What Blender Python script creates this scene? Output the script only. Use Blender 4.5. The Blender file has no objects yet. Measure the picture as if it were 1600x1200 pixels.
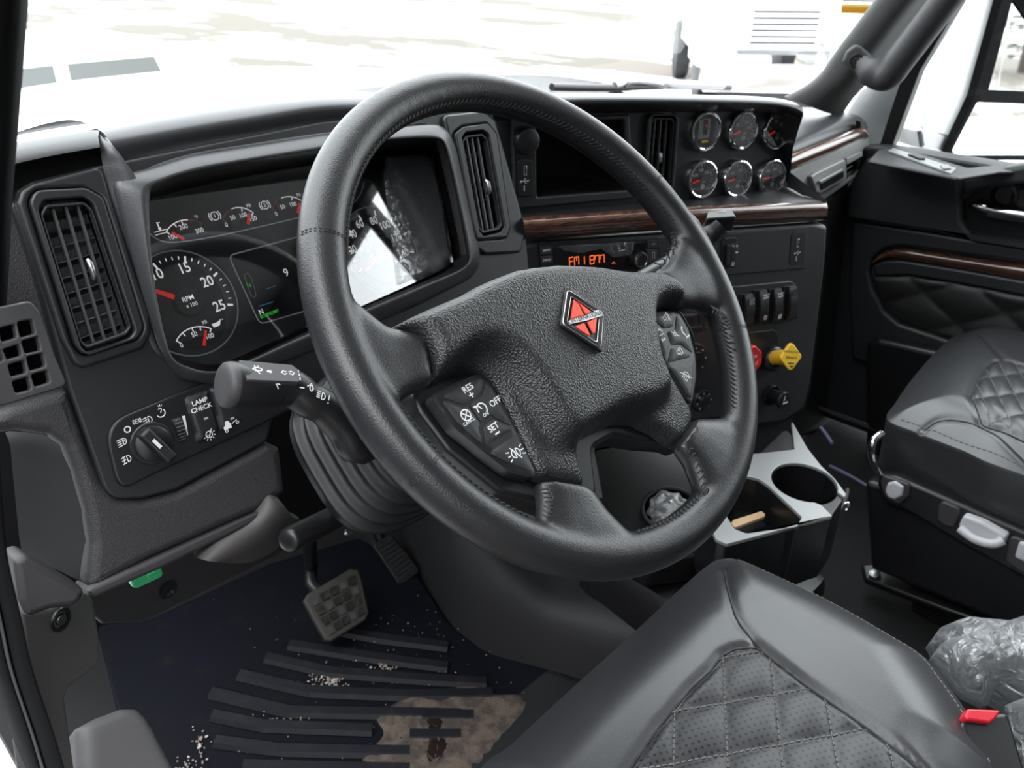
import bpy, bmesh, math, random
import numpy as np
from mathutils import Vector, Matrix
from mathutils.geometry import delaunay_2d_cdt, tessellate_polygon

# ------------------------------------------------------------------ camera, sky, exposure
SC = bpy.context.scene
COL = SC.collection
CAMZ = 1.12                                   # eye height above the cab floor (floor is z = 0)
FPX = 1300.0                                  # focal length in pixels of the 1600 px wide frame
PSI, THE = math.radians(45.3), math.radians(28.2)
C_D = Vector((math.sin(PSI)*math.cos(THE), math.cos(PSI)*math.cos(THE), -math.sin(THE)))
C_R = Vector((math.cos(PSI), -math.sin(PSI), 0))
C_U = C_R.cross(C_D)
EYE = Vector((0, 0, CAMZ))
cam = bpy.data.cameras.new('camera')
camo = bpy.data.objects.new('camera', cam); COL.objects.link(camo)
M = Matrix((C_R, C_U, -C_D)).transposed().to_4x4(); M.translation = EYE
camo.matrix_world = M
cam.sensor_width = 36.0
cam.lens = 36.0*FPX/1600.0
cam.clip_start = 0.02; cam.clip_end = 500
cam.dof.use_dof = True; cam.dof.focus_distance = 0.74; cam.dof.aperture_fstop = 12.0
SC.camera = camo

wd = bpy.data.worlds.new('overcast_sky'); SC.world = wd; wd.use_nodes = True
wn = wd.node_tree.nodes; wl = wd.node_tree.links
bg = wn['Background']
tc = wn.new('ShaderNodeTexCoord'); sx = wn.new('ShaderNodeSeparateXYZ'); mr = wn.new('ShaderNodeMapRange')
wl.new(tc.outputs['Generated'], sx.inputs[0]); wl.new(sx.outputs['Z'], mr.inputs['Value'])
mr.inputs['From Min'].default_value = 0.0; mr.inputs['From Max'].default_value = 1.0
mr.inputs['To Min'].default_value = 1.15; mr.inputs['To Max'].default_value = 1.7
wl.new(mr.outputs[0], bg.inputs['Strength'])
bg.inputs['Color'].default_value = (0.93, 0.97, 1.0, 1)

su = bpy.data.lights.new('hazy_sun', 'SUN'); su.energy = 0.4; su.angle = math.radians(40); su.color = (1, .98, .95)
suo = bpy.data.objects.new('hazy_sun', su); COL.objects.link(suo)
suo.rotation_euler = Vector((0.46, 0.22, -0.85)).to_track_quat('-Z', 'Y').to_euler()   # from the driver's open door side

SC.view_settings.view_transform = 'Standard'
SC.view_settings.look = 'None'
SC.view_settings.exposure = 2.1
SC.view_settings.gamma = 1.0
SC.view_settings.use_curve_mapping = False
SC.cycles.max_bounces = 10
SC.cycles.transparent_max_bounces = 16
SC.cycles.sample_clamp_indirect = 6.0
SC.cycles.caustics_reflective = False
SC.cycles.caustics_refractive = False
random.seed(7)
RNG = np.random.default_rng(11)

# ------------------------------------------------------------------ planes and pixels
def ray(u, v):
    return C_D + C_R*((u-800)/FPX) - C_U*((v-600)/FPX)

class Pl:
    """A real plane of the cab: origin, normal (towards the viewer), ax (right), ay (up)."""
    def __init__(s, P0, yaw=0, el=0, n=None, roll=0):
        P0 = Vector(P0) if len(P0) == 3 else P0
        s.o = P0.copy()
        if n is None:
            y, e = math.radians(yaw), math.radians(el)
            n = Vector((math.sin(y)*math.cos(e), -math.cos(y)*math.cos(e), math.sin(e)))
        s.n = Vector(n).normalized()
        a = Vector((0, 0, 1)).cross(s.n)
        if a.length < 1e-4: a = Vector((1, 0, 0))
        s.ax = a.normalized(); s.ay = s.n.cross(s.ax)
        if roll:
            c, q = math.cos(math.radians(roll)), math.sin(math.radians(roll))
            s.ax, s.ay = s.ax*c+s.ay*q, s.ay*c-s.ax*q
    def off(s, d):
        q = Pl(s.o + s.n*d, n=s.n); q.ax, q.ay = s.ax, s.ay; return q
    def at(s, u, v):                       # pixel -> world point on the plane
        k = ray(u, v); t = (s.o-EYE).dot(s.n)/k.dot(s.n); return EYE + k*t
    def px(s, u, v):                       # pixel -> plane coordinates
        p = s.at(u, v)-s.o; return (p.dot(s.ax), p.dot(s.ay))
    def W(s, x, y, z=0.0):
        return s.o + s.ax*x + s.ay*y + s.n*z
    def mat(s):
        m = Matrix((s.ax, s.ay, s.n)).transposed().to_4x4(); m.translation = s.o; return m
def R(x, y, z): return Vector((x, y, z+CAMZ))           # point given relative to the eye height
def at_x(u, v, X): k = ray(u, v); return EYE + k*(X/k.x)
def at_y(u, v, Y): k = ray(u, v); return EYE + k*(Y/k.y)
def at_z(u, v, Z): k = ray(u, v); return EYE + k*((Z-CAMZ)/k.z)

# ------------------------------------------------------------------ materials
MATS = {}
def mat(name, col, rough=.5, metal=0.0, bump=None, spec=.5, coat=0, emit=None, var=None, alpha=None, sheen=0):
    """bump = (kind, scale, strength, distance)"""
    m = bpy.data.materials.new(name); m.use_nodes = True
    n, l = m.node_tree.nodes, m.node_tree.links
    p = n['Principled BSDF']
    p.inputs['Base Color'].default_value = (*col, 1); p.inputs['Roughness'].default_value = rough
    p.inputs['Metallic'].default_value = metal; p.inputs['Specular IOR Level'].default_value = spec
    if coat: p.inputs['Coat Weight'].default_value = coat; p.inputs['Coat Roughness'].default_value = .08
    if sheen: p.inputs['Sheen Weight'].default_value = sheen
    if emit: p.inputs['Emission Color'].default_value = (*emit[0], 1); p.inputs['Emission Strength'].default_value = emit[1]
    tcn = n.new('ShaderNodeTexCoord')
    if bump:
        kind, sc, st, di = bump
        if kind == 'vor':
            t = n.new('ShaderNodeTexVoronoi'); t.inputs['Scale'].default_value = sc; o = t.outputs['Distance']
        else:
            t = n.new('ShaderNodeTexNoise'); t.inputs['Scale'].default_value = sc; t.inputs['Detail'].default_value = 4; o = t.outputs['Fac']
        l.new(tcn.outputs['Object'], t.inputs['Vector'])
        b = n.new('ShaderNodeBump'); b.inputs['Strength'].default_value = st; b.inputs['Distance'].default_value = di
        l.new(o, b.inputs['Height']); l.new(b.outputs[0], p.inputs['Normal'])
    if var:                                     # (scale, colour2, lo, hi)
        t = n.new('ShaderNodeTexNoise'); t.inputs['Scale'].default_value = var[0]; t.inputs['Detail'].default_value = 6
        l.new(tcn.outputs['Object'], t.inputs['Vector'])
        r = n.new('ShaderNodeValToRGB'); r.color_ramp.elements[0].position = var[2]; r.color_ramp.elements[1].position = var[3]
        r.color_ramp.elements[0].color = (*col, 1); r.color_ramp.elements[1].color = (*var[1], 1)
        l.new(t.outputs['Fac'], r.inputs[0]); l.new(r.outputs[0], p.inputs['Base Color'])
    MATS[name] = m
    return m
def clear(name, tint=(1, 1, 1), gloss=1.0, rough=.02, ior=1.45):
    """thin clear pane: transparent, with a fresnel reflection on it"""
    m = bpy.data.materials.new(name); m.use_nodes = True
    n, l = m.node_tree.nodes, m.node_tree.links
    n.remove(n['Principled BSDF'])
    tr = n.new('ShaderNodeBsdfTransparent'); tr.inputs[0].default_value = (*tint, 1)
    gl = n.new('ShaderNodeBsdfGlossy'); gl.inputs['Roughness'].default_value = rough
    fr = n.new('ShaderNodeFresnel'); fr.inputs['IOR'].default_value = ior
    mu = n.new('ShaderNodeMath'); mu.operation = 'MULTIPLY'; mu.inputs[1].default_value = gloss
    mx = n.new('ShaderNodeMixShader')
    l.new(fr.outputs[0], mu.inputs[0]); l.new(mu.outputs[0], mx.inputs[0]); l.new(tr.outputs[0], mx.inputs[1]); l.new(gl.outputs[0], mx.inputs[2])
    l.new(mx.outputs[0], n['Material Output'].inputs[0])
    MATS[name] = m
    return m

PL_DARK = mat('dark plastic', (.020, .021, .023), .46, bump=('noise', 900, .25, .0006))
PL_FASC = mat('fascia plastic', (.011, .0115, .013), .42, bump=('noise', 1200, .2, .0004))
PL_SOFT = mat('soft dash skin', (.034, .035, .038), .36, bump=('noise', 700, .25, .0006))
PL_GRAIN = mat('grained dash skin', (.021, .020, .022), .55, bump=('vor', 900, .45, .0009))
PL_GREY = mat('grey trim plastic', (.074, .070, .071), .6, bump=('noise', 900, .2, .0005))
PL_GREY2 = mat('mid grey trim plastic', (.036, .034, .037), .55, bump=('noise', 900, .2, .0005))
PL_BLACK = mat('black satin plastic', (.008, .008, .009), .38)
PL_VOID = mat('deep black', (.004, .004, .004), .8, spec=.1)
PL_VOID2 = mat('deep black vane', (.006, .006, .006), .5)
PL_GLOSS = mat('gloss black', (.008, .008, .009), .12)
PL_SATIN = mat('silver satin plastic', (.30, .31, .31), .38, metal=.3)
LEATHER = mat('wheel leather', (.012, .012, .0135), .36, bump=('vor', 800, .18, .0008), spec=.55)
PADSKIN = mat('horn pad skin', (.012, .012, .013), .38, bump=('vor', 640, .5, .0012), spec=.55)
SEATSKIN = mat('seat leather', (.030, .030, .033), .35, bump=('vor', 700, .10, .0006), spec=.65)
RUBBER = mat('rubber', (.008, .008, .0088), .48, bump=('noise', 500, .2, .0008))
MATRUB = mat('rubber mat', (.017, .018, .026), .52, bump=('noise', 300, .25, .001))
CHROME = mat('chrome', (.85, .85, .86), .08, metal=1)
SIDE_P = mat('shaded end panel skin', (.009, .009, .0095), .7, spec=.2)  # darkened colour stands for the shade the open door throws here
LIP_P = mat('purple grey lower skin', (.021, .0195, .0215), .6)
COVER_P = mat('column cover skin', (.052, .047, .046), .55)
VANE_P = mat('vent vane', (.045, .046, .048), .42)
CARGL = mat('hazed car glass', (.13, .135, .132), .15)  # dark glass greyed in its colour to stand for haze and overexposure
SILVERP = mat('bright silver print', (.62, .63, .64), .35, metal=.4)
STEEL = mat('dull steel', (.35, .35, .36), .35, metal=1)
DIALW = mat('backlit dial print', (.85, .85, .85), .6, emit=((1, 1, 1), .11))
SEALM = mat('door seal rubber', (.0025, .0025, .003), .8, spec=.08)
WHITE_P = mat('white print', (.70, .70, .70), .6)
GREY_P = mat('grey print', (.30, .30, .30), .6)
RED_P = mat('dark red print', (.30, .02, .02), .6)
NEEDLE = mat('red needle', (.75, .03, .025), .4, emit=((1, .03, .02), .06))
DIAL = mat('dial face', (.010, .010, .011), .5)
DIAL2 = mat('raised dial face', (.016, .016, .017), .45)
AMBER = mat('amber lit segments', (.6, .08, .02), .5, emit=((1, .16, .03), .20))
GREENLED = mat('green lit symbol', (.02, .3, .02), .5, emit=((.05, 1, .05), .07))
SCREENW = mat('white lit digits', (.7, .7, .7), .5, emit=((1, 1, 1), .12))
SCREENB = mat('blue lit line', (.05, .15, .3), .5, emit=((.1, .4, .9), .03))
YELLOW = mat('yellow knob plastic', (.80, .50, .035), .42)
REDK = mat('red knob plastic', (.62, .02, .03), .42)
REDB = mat('red latch plastic', (.60, .02, .035), .4)
BLACK_P = mat('black print', (.02, .02, .02), .6)
GREENC = mat('green clip plastic', (.06, .55, .22), .4)
THREAD = mat('stitch thread', (.16, .15, .145), .7)
THREADK = mat('black thread', (.012, .012, .012), .6)
ORANGE_E = mat('emblem red', (.80, .07, .03), .35)
PAINTW = mat('white truck paint', (.85, .86, .87), .25, coat=.5)
CORNER = mat('pale wood', (.62, .42, .24), .6)
GLENS = clear('gauge lens', (.97, .97, .97), .25, .02)
LENS = clear('instrument lens', (.96, .96, .97), 2.0, .02)
GLASS = clear('window glass', (.93, .96, .95), .9, .01)

PL_SATIN2 = mat('grey satin dash skin', (.27, .27, .265), .40)
PL_GREY3 = mat('charcoal trim plastic', (.022, .0215, .023), .6, bump=('noise', 900, .2, .0005))
PL_SOFT2 = mat('pillar trim', (.040, .039, .039), .55, bump=('noise', 700, .2, .0005))
SEATD = mat('door leather', (.014, .0135, .014), .5)
SALT = mat('salt and grit', (.55, .52, .48), .7, var=(60, (.28, .22, .18), .4, .6))
MUD = mat('dried mud', (.12, .09, .072), .8, bump=('noise', 160, .6, .004), var=(45, (.055, .043, .036), .42, .60))
WET = mat('wet mud', (.020, .012, .010), .15)
MATMUD = mat('mat rubber with dust', (.0045, .005, .009), .6, bump=('noise', 300, .25, .001), spec=.12, var=(28, (.010, .009, .010), .60, .76))
STUD = mat('dirty pedal stud', (.018, .017, .016), .3, var=(90, (.07, .06, .05), .55, .70))
WETB = mat('polished stud lightened for glints', (.06, .06, .06), .1, spec=1.0)  # polished stud, its colour lightened so the wet glints show
RIBM = mat('dusty rib rubber', (.0065, .0066, .0105), .55, var=(40, (.018, .016, .017), .55, .75), spec=.3)
PADM = mat('dusty pedal rubber', (.040, .036, .031), .6)
LILAC = mat('lilac cable sheath', (.17, .15, .26), .5)

# dark walnut: stretched noise bands
def wood(name, ax=(1, 12, 12)):
    m = mat(name, (.05, .02, .012), .22, coat=.8)
    n, l = m.node_tree.nodes, m.node_tree.links; p = n['Principled BSDF']
    t = n.new('ShaderNodeTexCoord'); mp = n.new('ShaderNodeMapping'); mp.inputs['Scale'].default_value = ax
    nz = n.new('ShaderNodeTexNoise'); nz.inputs['Scale'].default_value = 9; nz.inputs['Detail'].default_value = 7; nz.inputs['Distortion'].default_value = 1.2
    r = n.new('ShaderNodeValToRGB'); e = r.color_ramp.elements
    e[0].position = .32; e[0].color = (.018, .008, .006, 1); e[1].position = .68; e[1].color = (.14, .06, .034, 1)
    l.new(t.outputs['Object'], mp.inputs[0]); l.new(mp.outputs[0], nz.inputs['Vector']); l.new(nz.outputs['Fac'], r.inputs[0]); l.new(r.outputs[0], p.inputs['Base Color'])
    return m
WOOD = wood('dark walnut trim', (3, 3, 60))

# crumpled clear film: transparent with glossy folds
def film(name, body=.18, shine=.16, wrinkle=.02):
    m = bpy.data.materials.new(name); m.use_nodes = True
    n, l = m.node_tree.nodes, m.node_tree.links; n.remove(n['Principled BSDF'])
    tr = n.new('ShaderNodeBsdfTransparent'); df = n.new('ShaderNodeBsdfDiffuse'); df.inputs[0].default_value = (.75, .77, .8, 1)
    tl = n.new('ShaderNodeBsdfTranslucent'); tl.inputs[0].default_value = (.7, .72, .75, 1)
    gl = n.new('ShaderNodeBsdfGlossy'); gl.inputs['Roughness'].default_value = .12
    a = n.new('ShaderNodeMixShader'); b = n.new('ShaderNodeMixShader'); c = n.new('ShaderNodeMixShader')
    lw = n.new('ShaderNodeLayerWeight'); lw.inputs[0].default_value = .35
    ad = n.new('ShaderNodeMath'); ad.operation = 'MULTIPLY_ADD'; ad.inputs[1].default_value = .5; ad.inputs[2].default_value = body
    l.new(lw.outputs['Facing'], ad.inputs[0])
    a.inputs[0].default_value = .4; l.new(df.outputs[0], a.inputs[1]); l.new(tl.outputs[0], a.inputs[2])
    l.new(ad.outputs[0], b.inputs[0]); l.new(tr.outputs[0], b.inputs[1]); l.new(a.outputs[0], b.inputs[2])
    c.inputs[0].default_value = shine; l.new(b.outputs[0], c.inputs[1]); l.new(gl.outputs[0], c.inputs[2])
    l.new(c.outputs[0], n['Material Output'].inputs[0])
    tc_ = n.new('ShaderNodeTexCoord'); nz = n.new('ShaderNodeTexNoise'); nz.inputs['Scale'].default_value = 26; nz.inputs['Detail'].default_value = 5; nz.inputs['Distortion'].default_value = 1.5
    bp_ = n.new('ShaderNodeBump'); bp_.inputs['Strength'].default_value = 1; bp_.inputs['Distance'].default_value = wrinkle
    l.new(tc_.outputs['Object'], nz.inputs['Vector']); l.new(nz.outputs['Fac'], bp_.inputs['Height'])
    for q in (df, tl, gl): l.new(bp_.outputs[0], q.inputs['Normal'])
    MATS[name] = m; return m
FILM = film('clear plastic film', .30, .22)

# ------------------------------------------------------------------ objects
def link(name, me, m, parent=None, smooth=False):
    o = bpy.data.objects.new(name, me); COL.objects.link(o)
    if m is not None: me.materials.append(m)
    if parent is not None:
        o.parent = parent
        o.matrix_parent_inverse = parent.matrix_world.inverted() if parent.type != 'EMPTY' else Matrix.Translation(-parent.location)
    if smooth:
        me.shade_smooth()
        if smooth is not True:
            try: me.set_sharp_from_angle(angle=math.radians(smooth))
            except Exception: pass
    return o
def tag(o, label=None, cat=None, group=None, kind=None):
    if label: o['label'] = label
    if cat: o['category'] = cat
    if group: o['group'] = group
    if kind: o['kind'] = kind
    return o
def thing(name, label, cat, loc, group=None):
    o = bpy.data.objects.new(name, None); COL.objects.link(o); o.location = Vector(loc); o.empty_display_size = .05
    return tag(o, label, cat, group)
def mesh(vs, fs, name='m'):
    me = bpy.data.meshes.new(name); me.from_pydata([tuple(v) for v in vs], [], fs); me.update(); return me
def from_bm(bm):
    me = bpy.data.meshes.new('m'); bm.normal_update(); bm.to_mesh(me); bm.free(); return me
def eval_mesh(ob):
    dg = bpy.context.evaluated_depsgraph_get(); return bpy.data.meshes.new_from_object(ob.evaluated_get(dg))

def rp(pts, r, n=4):
    """round the corners of a polygon; r a number or one per corner"""
    out = []; N = len(pts)
    for i in range(N):
        p, a, b = Vector(pts[i]), Vector(pts[i-1]), Vector(pts[(i+1) % N])
        ri = r[i] if isinstance(r, (list, tuple)) else r
        da, db = (a-p), (b-p); la, lb = da.length, db.length
        if ri <= 0 or la < 1e-9 or lb < 1e-9: out.append(tuple(p)); continue
        c = max(-1, min(1, da.dot(db)/(la*lb))); ang = math.acos(c)
        t = min(ri/max(math.tan(ang/2), 1e-3), la*.48, lb*.48)
        p0, p1 = p+da*(t/la), p+db*(t/lb)
        for k in range(n+1):
            s = k/n; out.append(tuple(p0*(1-s)**2 + p*2*s*(1-s) + p1*s*s))
    return out
def spl(pts, n=40, closed=False):
    """Catmull-Rom through points, n samples"""
    P = [Vector(p) for p in pts]; N = len(P); segs = N if closed else N-1
    out = []
    cnt = n if closed else n-1
    for i in range(n):
        t = i/cnt*segs; k = min(int(t), segs-1); f = t-k
        g = (lambda j: P[j % N]) if closed else (lambda j: P[max(0, min(N-1, j))])
        a, b, c, d = g(k-1), g(k), g(k+1), g(k+2)
        out.append(((b*2) + (c-a)*f + (a*2-b*5+c*4-d)*f*f + (b*3-a-c*3+d)*f*f*f)*.5)
    return out
def resample(pts, n, closed=False):
    P = [Vector(p) for p in pts]
    if closed: P = P+[P[0]]
    L = [0]
    for i in range(1, len(P)): L.append(L[-1]+(P[i]-P[i-1]).length)
    out = []; k = 0
    for i in range(n):
        t = L[-1]*i/(n if closed else n-1)
        while k < len(P)-2 and L[k+1] < t: k += 1
        f = (t-L[k])/max(L[k+1]-L[k], 1e-12); out.append(P[k].lerp(P[k+1], min(1, f)))
    return out

def plate2(pl, loops, t, bev=.001, res=2):
    """mesh of a bevelled plate in plane pl: loops of plane coordinates (first outer, rest holes); front face at the plane"""
    cu = bpy.data.curves.new('c', 'CURVE'); cu.dimensions = '2D'; cu.fill_mode = 'BOTH'
    bev = min(bev, t*.45)
    cu.extrude = t/2-bev; cu.bevel_depth = bev; cu.bevel_resolution = res; cu.offset = -bev
    for lp in loops:
        s = cu.splines.new('POLY'); s.points.add(len(lp)-1)
        for i, p in enumerate(lp): s.points[i].co = (p[0], p[1], 0, 1)
        s.use_cyclic_u = True
    ob = bpy.data.objects.new('c', cu)
    me = bpy.data.meshes.new_from_object(ob); bpy.data.objects.remove(ob); bpy.data.curves.remove(cu)
    me.transform(pl.mat() @ Matrix.Translation((0, 0, -t/2)))
    return me
def plate(name, pl, loops_px, t, m, parent=None, bev=.001, r=0, res=2, smooth=35, raw=False):
    """plate from pixel outlines. r = corner radius in metres, per loop if a list"""
    loops = []
    for i, lp in enumerate(loops_px):
        q = lp if raw else [pl.px(*p) for p in lp]
        ri = r[i] if isinstance(r, list) else r
        loops.append(rp(q, ri) if ri else q)
    return link(name, plate2(pl, loops, t, bev, res), m, parent, smooth)
def recess(name, pl, loop_px, depth, m, parent=None, r=0, raw=False, floor=True, m_floor=None):
    """open box behind an opening (walls and floor)"""
    q = loop_px if raw else [pl.px(*p) for p in loop_px]
    if r: q = rp(q, r)
    n = len(q); vs = [pl.W(x, y, 0) for x, y in q]+[pl.W(x, y, -depth) for x, y in q]
    fs = [(i, (i+1) % n, n+(i+1) % n, n+i) for i in range(n)]
    if floor: fs.append(tuple(range(n, 2*n)))
    return link(name, mesh(vs, fs), m, parent, 40)
def box_bm(bm, c, ax, ay, az, sx, sy, sz):
    vs = [bm.verts.new(Vector(c)+ax*(sx*i)+ay*(sy*j)+az*(sz*k)) for i in (-.5, .5) for j in (-.5, .5) for k in (-.5, .5)]
    for f in ((0, 1, 3, 2), (4, 6, 7, 5), (0, 4, 5, 1), (2, 3, 7, 6), (0, 2, 6, 4), (1, 5, 7, 3)): bm.faces.new([vs[i] for i in f])
    return vs
def bar_bm(bm, a, b, nrm, w, h):
    """flat bar from a to b: w across, h along nrm"""
    a, b = Vector(a), Vector(b); d = (b-a); L = d.length; d.normalize(); s = d.cross(nrm).normalized()
    return box_bm(bm, (a+b)/2, d, s, Vector(nrm).normalized(), L, w, h)
def tube_bm(bm, pts, r, seg=10, caps=True, flat=None):
    """tube along pts, r number or list; flat=(normal, factor) squashes it"""
    P = [Vector(p) for p in pts]; n = len(P); rings = []
    ref = Vector((0, 0, 1))
    T = []
    for i in range(n):
        t = (P[min(i+1, n-1)]-P[max(i-1, 0)]); T.append(t.normalized() if t.length > 1e-9 else Vector((1, 0, 0)))
    if abs(T[0].dot(ref)) > .9: ref = Vector((1, 0, 0))
    u = T[0].cross(ref).normalized()
    for i in range(n):
        u = (u - T[i]*u.dot(T[i])).normalized(); w = T[i].cross(u)
        ri = r[i] if isinstance(r, (list, tuple)) else r
        ring = []
        for k in range(seg):
            a = 2*math.pi*k/seg; o = (u*math.cos(a)+w*math.sin(a))*ri
            if flat: nn = Vector(flat[0]).normalized(); o = o - nn*o.dot(nn)*(1-flat[1])
            ring.append(bm.verts.new(P[i]+o))
        rings.append(ring)
    for i in range(n-1):
        for k in range(seg):
            bm.faces.new((rings[i][k], rings[i][(k+1) % seg], rings[i+1][(k+1) % seg], rings[i+1][k]))
    if caps: bm.faces.new(rings[0][::-1]); bm.faces.new(rings[-1])
def tube(name, pts, r, m, parent=None, seg=10, flat=None):
    bm = bmesh.new(); tube_bm(bm, pts, r, seg, True, flat); return link(name, from_bm(bm), m, parent, 50)
def lathe_bm(bm, prof, c, axis, seg=32, up=None):
    """prof: (r, h) list along axis from centre c"""
    axis = Vector(axis).normalized(); ref = Vector((0, 0, 1)) if abs(axis.z) < .9 else Vector((1, 0, 0))
    u = axis.cross(ref).normalized(); w = axis.cross(u); rings = []
    for (r, h) in prof:
        if r < 1e-6: rings.append([bm.verts.new(Vector(c)+axis*h)]); continue
        rings.append([bm.verts.new(Vector(c)+axis*h+(u*math.cos(2*math.pi*k/seg)+w*math.sin(2*math.pi*k/seg))*r) for k in range(seg)])
    for a, b in zip(rings, rings[1:]):
        for k in range(seg):
            f = [a[k % len(a)], a[(k+1) % len(a)], b[(k+1) % len(b)], b[k % len(b)]]
            g = []
            for v in f:
                if v not in g: g.append(v)
            if len(g) > 2:
                try: bm.faces.new(g)
                except ValueError: pass
def lathe(name, prof, c, axis, m, parent=None, seg=32, smooth=40):
    bm = bmesh.new(); lathe_bm(bm, prof, c, axis, seg); bmesh.ops.recalc_face_normals(bm, faces=bm.faces)
    return link(name, from_bm(bm), m, parent, smooth)
def loft(name, rows, m, parent=None, closed_u=False, smooth=True, sub=0, thick=0, nu=None):
    """surface through rows of world points"""
    if nu: rows = [resample(r, nu) for r in rows]
    n = len(rows[0]); vs = [v for r in rows for v in r]; fs = []
    for i in range(len(rows)-1):
        for k in range(n if closed_u else n-1):
            fs.append((i*n+k, i*n+(k+1) % n, (i+1)*n+(k+1) % n, (i+1)*n+k))
    o = link(name, mesh(vs, fs), m, parent, smooth)
    if thick: md = o.modifiers.new('s', 'SOLIDIFY'); md.thickness = thick; md.offset = -1
    if sub: md = o.modifiers.new('u', 'SUBSURF'); md.levels = sub; md.render_levels = sub
    if thick or sub:
        me = eval_mesh(o); old = o.data; o.data = me; o.modifiers.clear(); bpy.data.meshes.remove(old)
        me.shade_smooth()
        if smooth is not True: me.set_sharp_from_angle(angle=math.radians(smooth))
    return o

def seg_dist(P, loop):
    """distance of points P (n,2) to a closed outline"""
    L = np.array([(p[0], p[1]) for p in loop]); A = L; B = np.roll(L, -1, 0); d = np.full(len(P), 1e9)
    for a, b in zip(A, B):
        ab = b-a; q = ab@ab
        t = np.clip(((P-a)@ab)/q, 0, 1) if q > 1e-18 else np.zeros(len(P))
        d = np.minimum(d, np.linalg.norm(P-(a+t[:, None]*ab), axis=1))
    return d
def inside(P, loop):
    L = np.array([(p[0], p[1]) for p in loop]); c = np.zeros(len(P), bool); j = len(L)-1
    for i in range(len(L)):
        yi, yj = L[i, 1], L[j, 1]
        m = ((yi > P[:, 1]) != (yj > P[:, 1]))
        with np.errstate(divide='ignore', invalid='ignore'):
            xx = (L[j, 0]-L[i, 0])*(P[:, 1]-yi)/(yj-yi)+L[i, 0]
        c ^= m & (P[:, 0] < xx); j = i
    return c
def pillow_me(pl, outline, h, w, s, extra=None, skirt=.004, soft=False):
    """domed cushion-like cap over an outline in plane pl: rises to h within w of the rim; extra(x, y, d) adds height"""
    ol = [Vector((p[0], p[1])) for p in outline]
    per = sum((ol[i]-ol[i-1]).length for i in range(len(ol)))
    ol = resample(ol, max(12, int(per/s)), True)
    x0, x1 = min(p.x for p in ol), max(p.x for p in ol); y0, y1 = min(p.y for p in ol), max(p.y for p in ol)
    g = []; row = 0; y = y0
    while y <= y1:
        xx = np.arange(x0+(row % 2)*s/2, x1, s); g.append(np.stack([xx, np.full(len(xx), y)], 1)); y += s*.866; row += 1
    G = np.concatenate(g); G = G[inside(G, ol)]; G = G[seg_dist(G, ol) > s*.6]
    # extra rings near the rim for a smooth roll-off
    allp = [Vector(p) for p in ol]+[Vector((a, b)) for a, b in G]
    n = len(ol)
    vo, eo, fo, *_ = delaunay_2d_cdt(allp, [(i, (i+1) % n) for i in range(n)], [list(range(n))], 1, 1e-7)
    V = np.array([(p.x, p.y) for p in vo]); d = seg_dist(V, ol)
    q = np.clip(d/w, 0, 1); z = h*np.sin(q*math.pi/2) if soft else h*np.sqrt(np.clip(1-(1-q)**2, 0, 1))
    if extra is not None: z = z + extra(V[:, 0], V[:, 1], d)
    bm = bmesh.new(); vs = [bm.verts.new(pl.W(V[i, 0], V[i, 1], z[i])) for i in range(len(V))]
    for f in fo:
        try: bm.faces.new([vs[i] for i in f])
        except ValueError: pass
    bm.normal_update()
    if sum(f.normal.dot(pl.n) for f in bm.faces) < 0: bmesh.ops.reverse_faces(bm, faces=bm.faces)
    if skirt:
        be = [e for e in bm.edges if e.is_boundary]
        ex = bmesh.ops.extrude_edge_only(bm, edges=be)
        for v in ex['geom']:
            if isinstance(v, bmesh.types.BMVert): v.co = v.co - pl.n*skirt
    return from_bm(bm)
def pillow(name, pl, outline_px, h, w, s, m, parent=None, extra=None, skirt=.004, r=0, raw=False, smooth=60):
    q = outline_px if raw else [pl.px(*p) for p in outline_px]
    if r: q = rp(q, r, 5)
    return link(name, pillow_me(pl, q, h, w, s, extra, skirt), m, parent, smooth)

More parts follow.
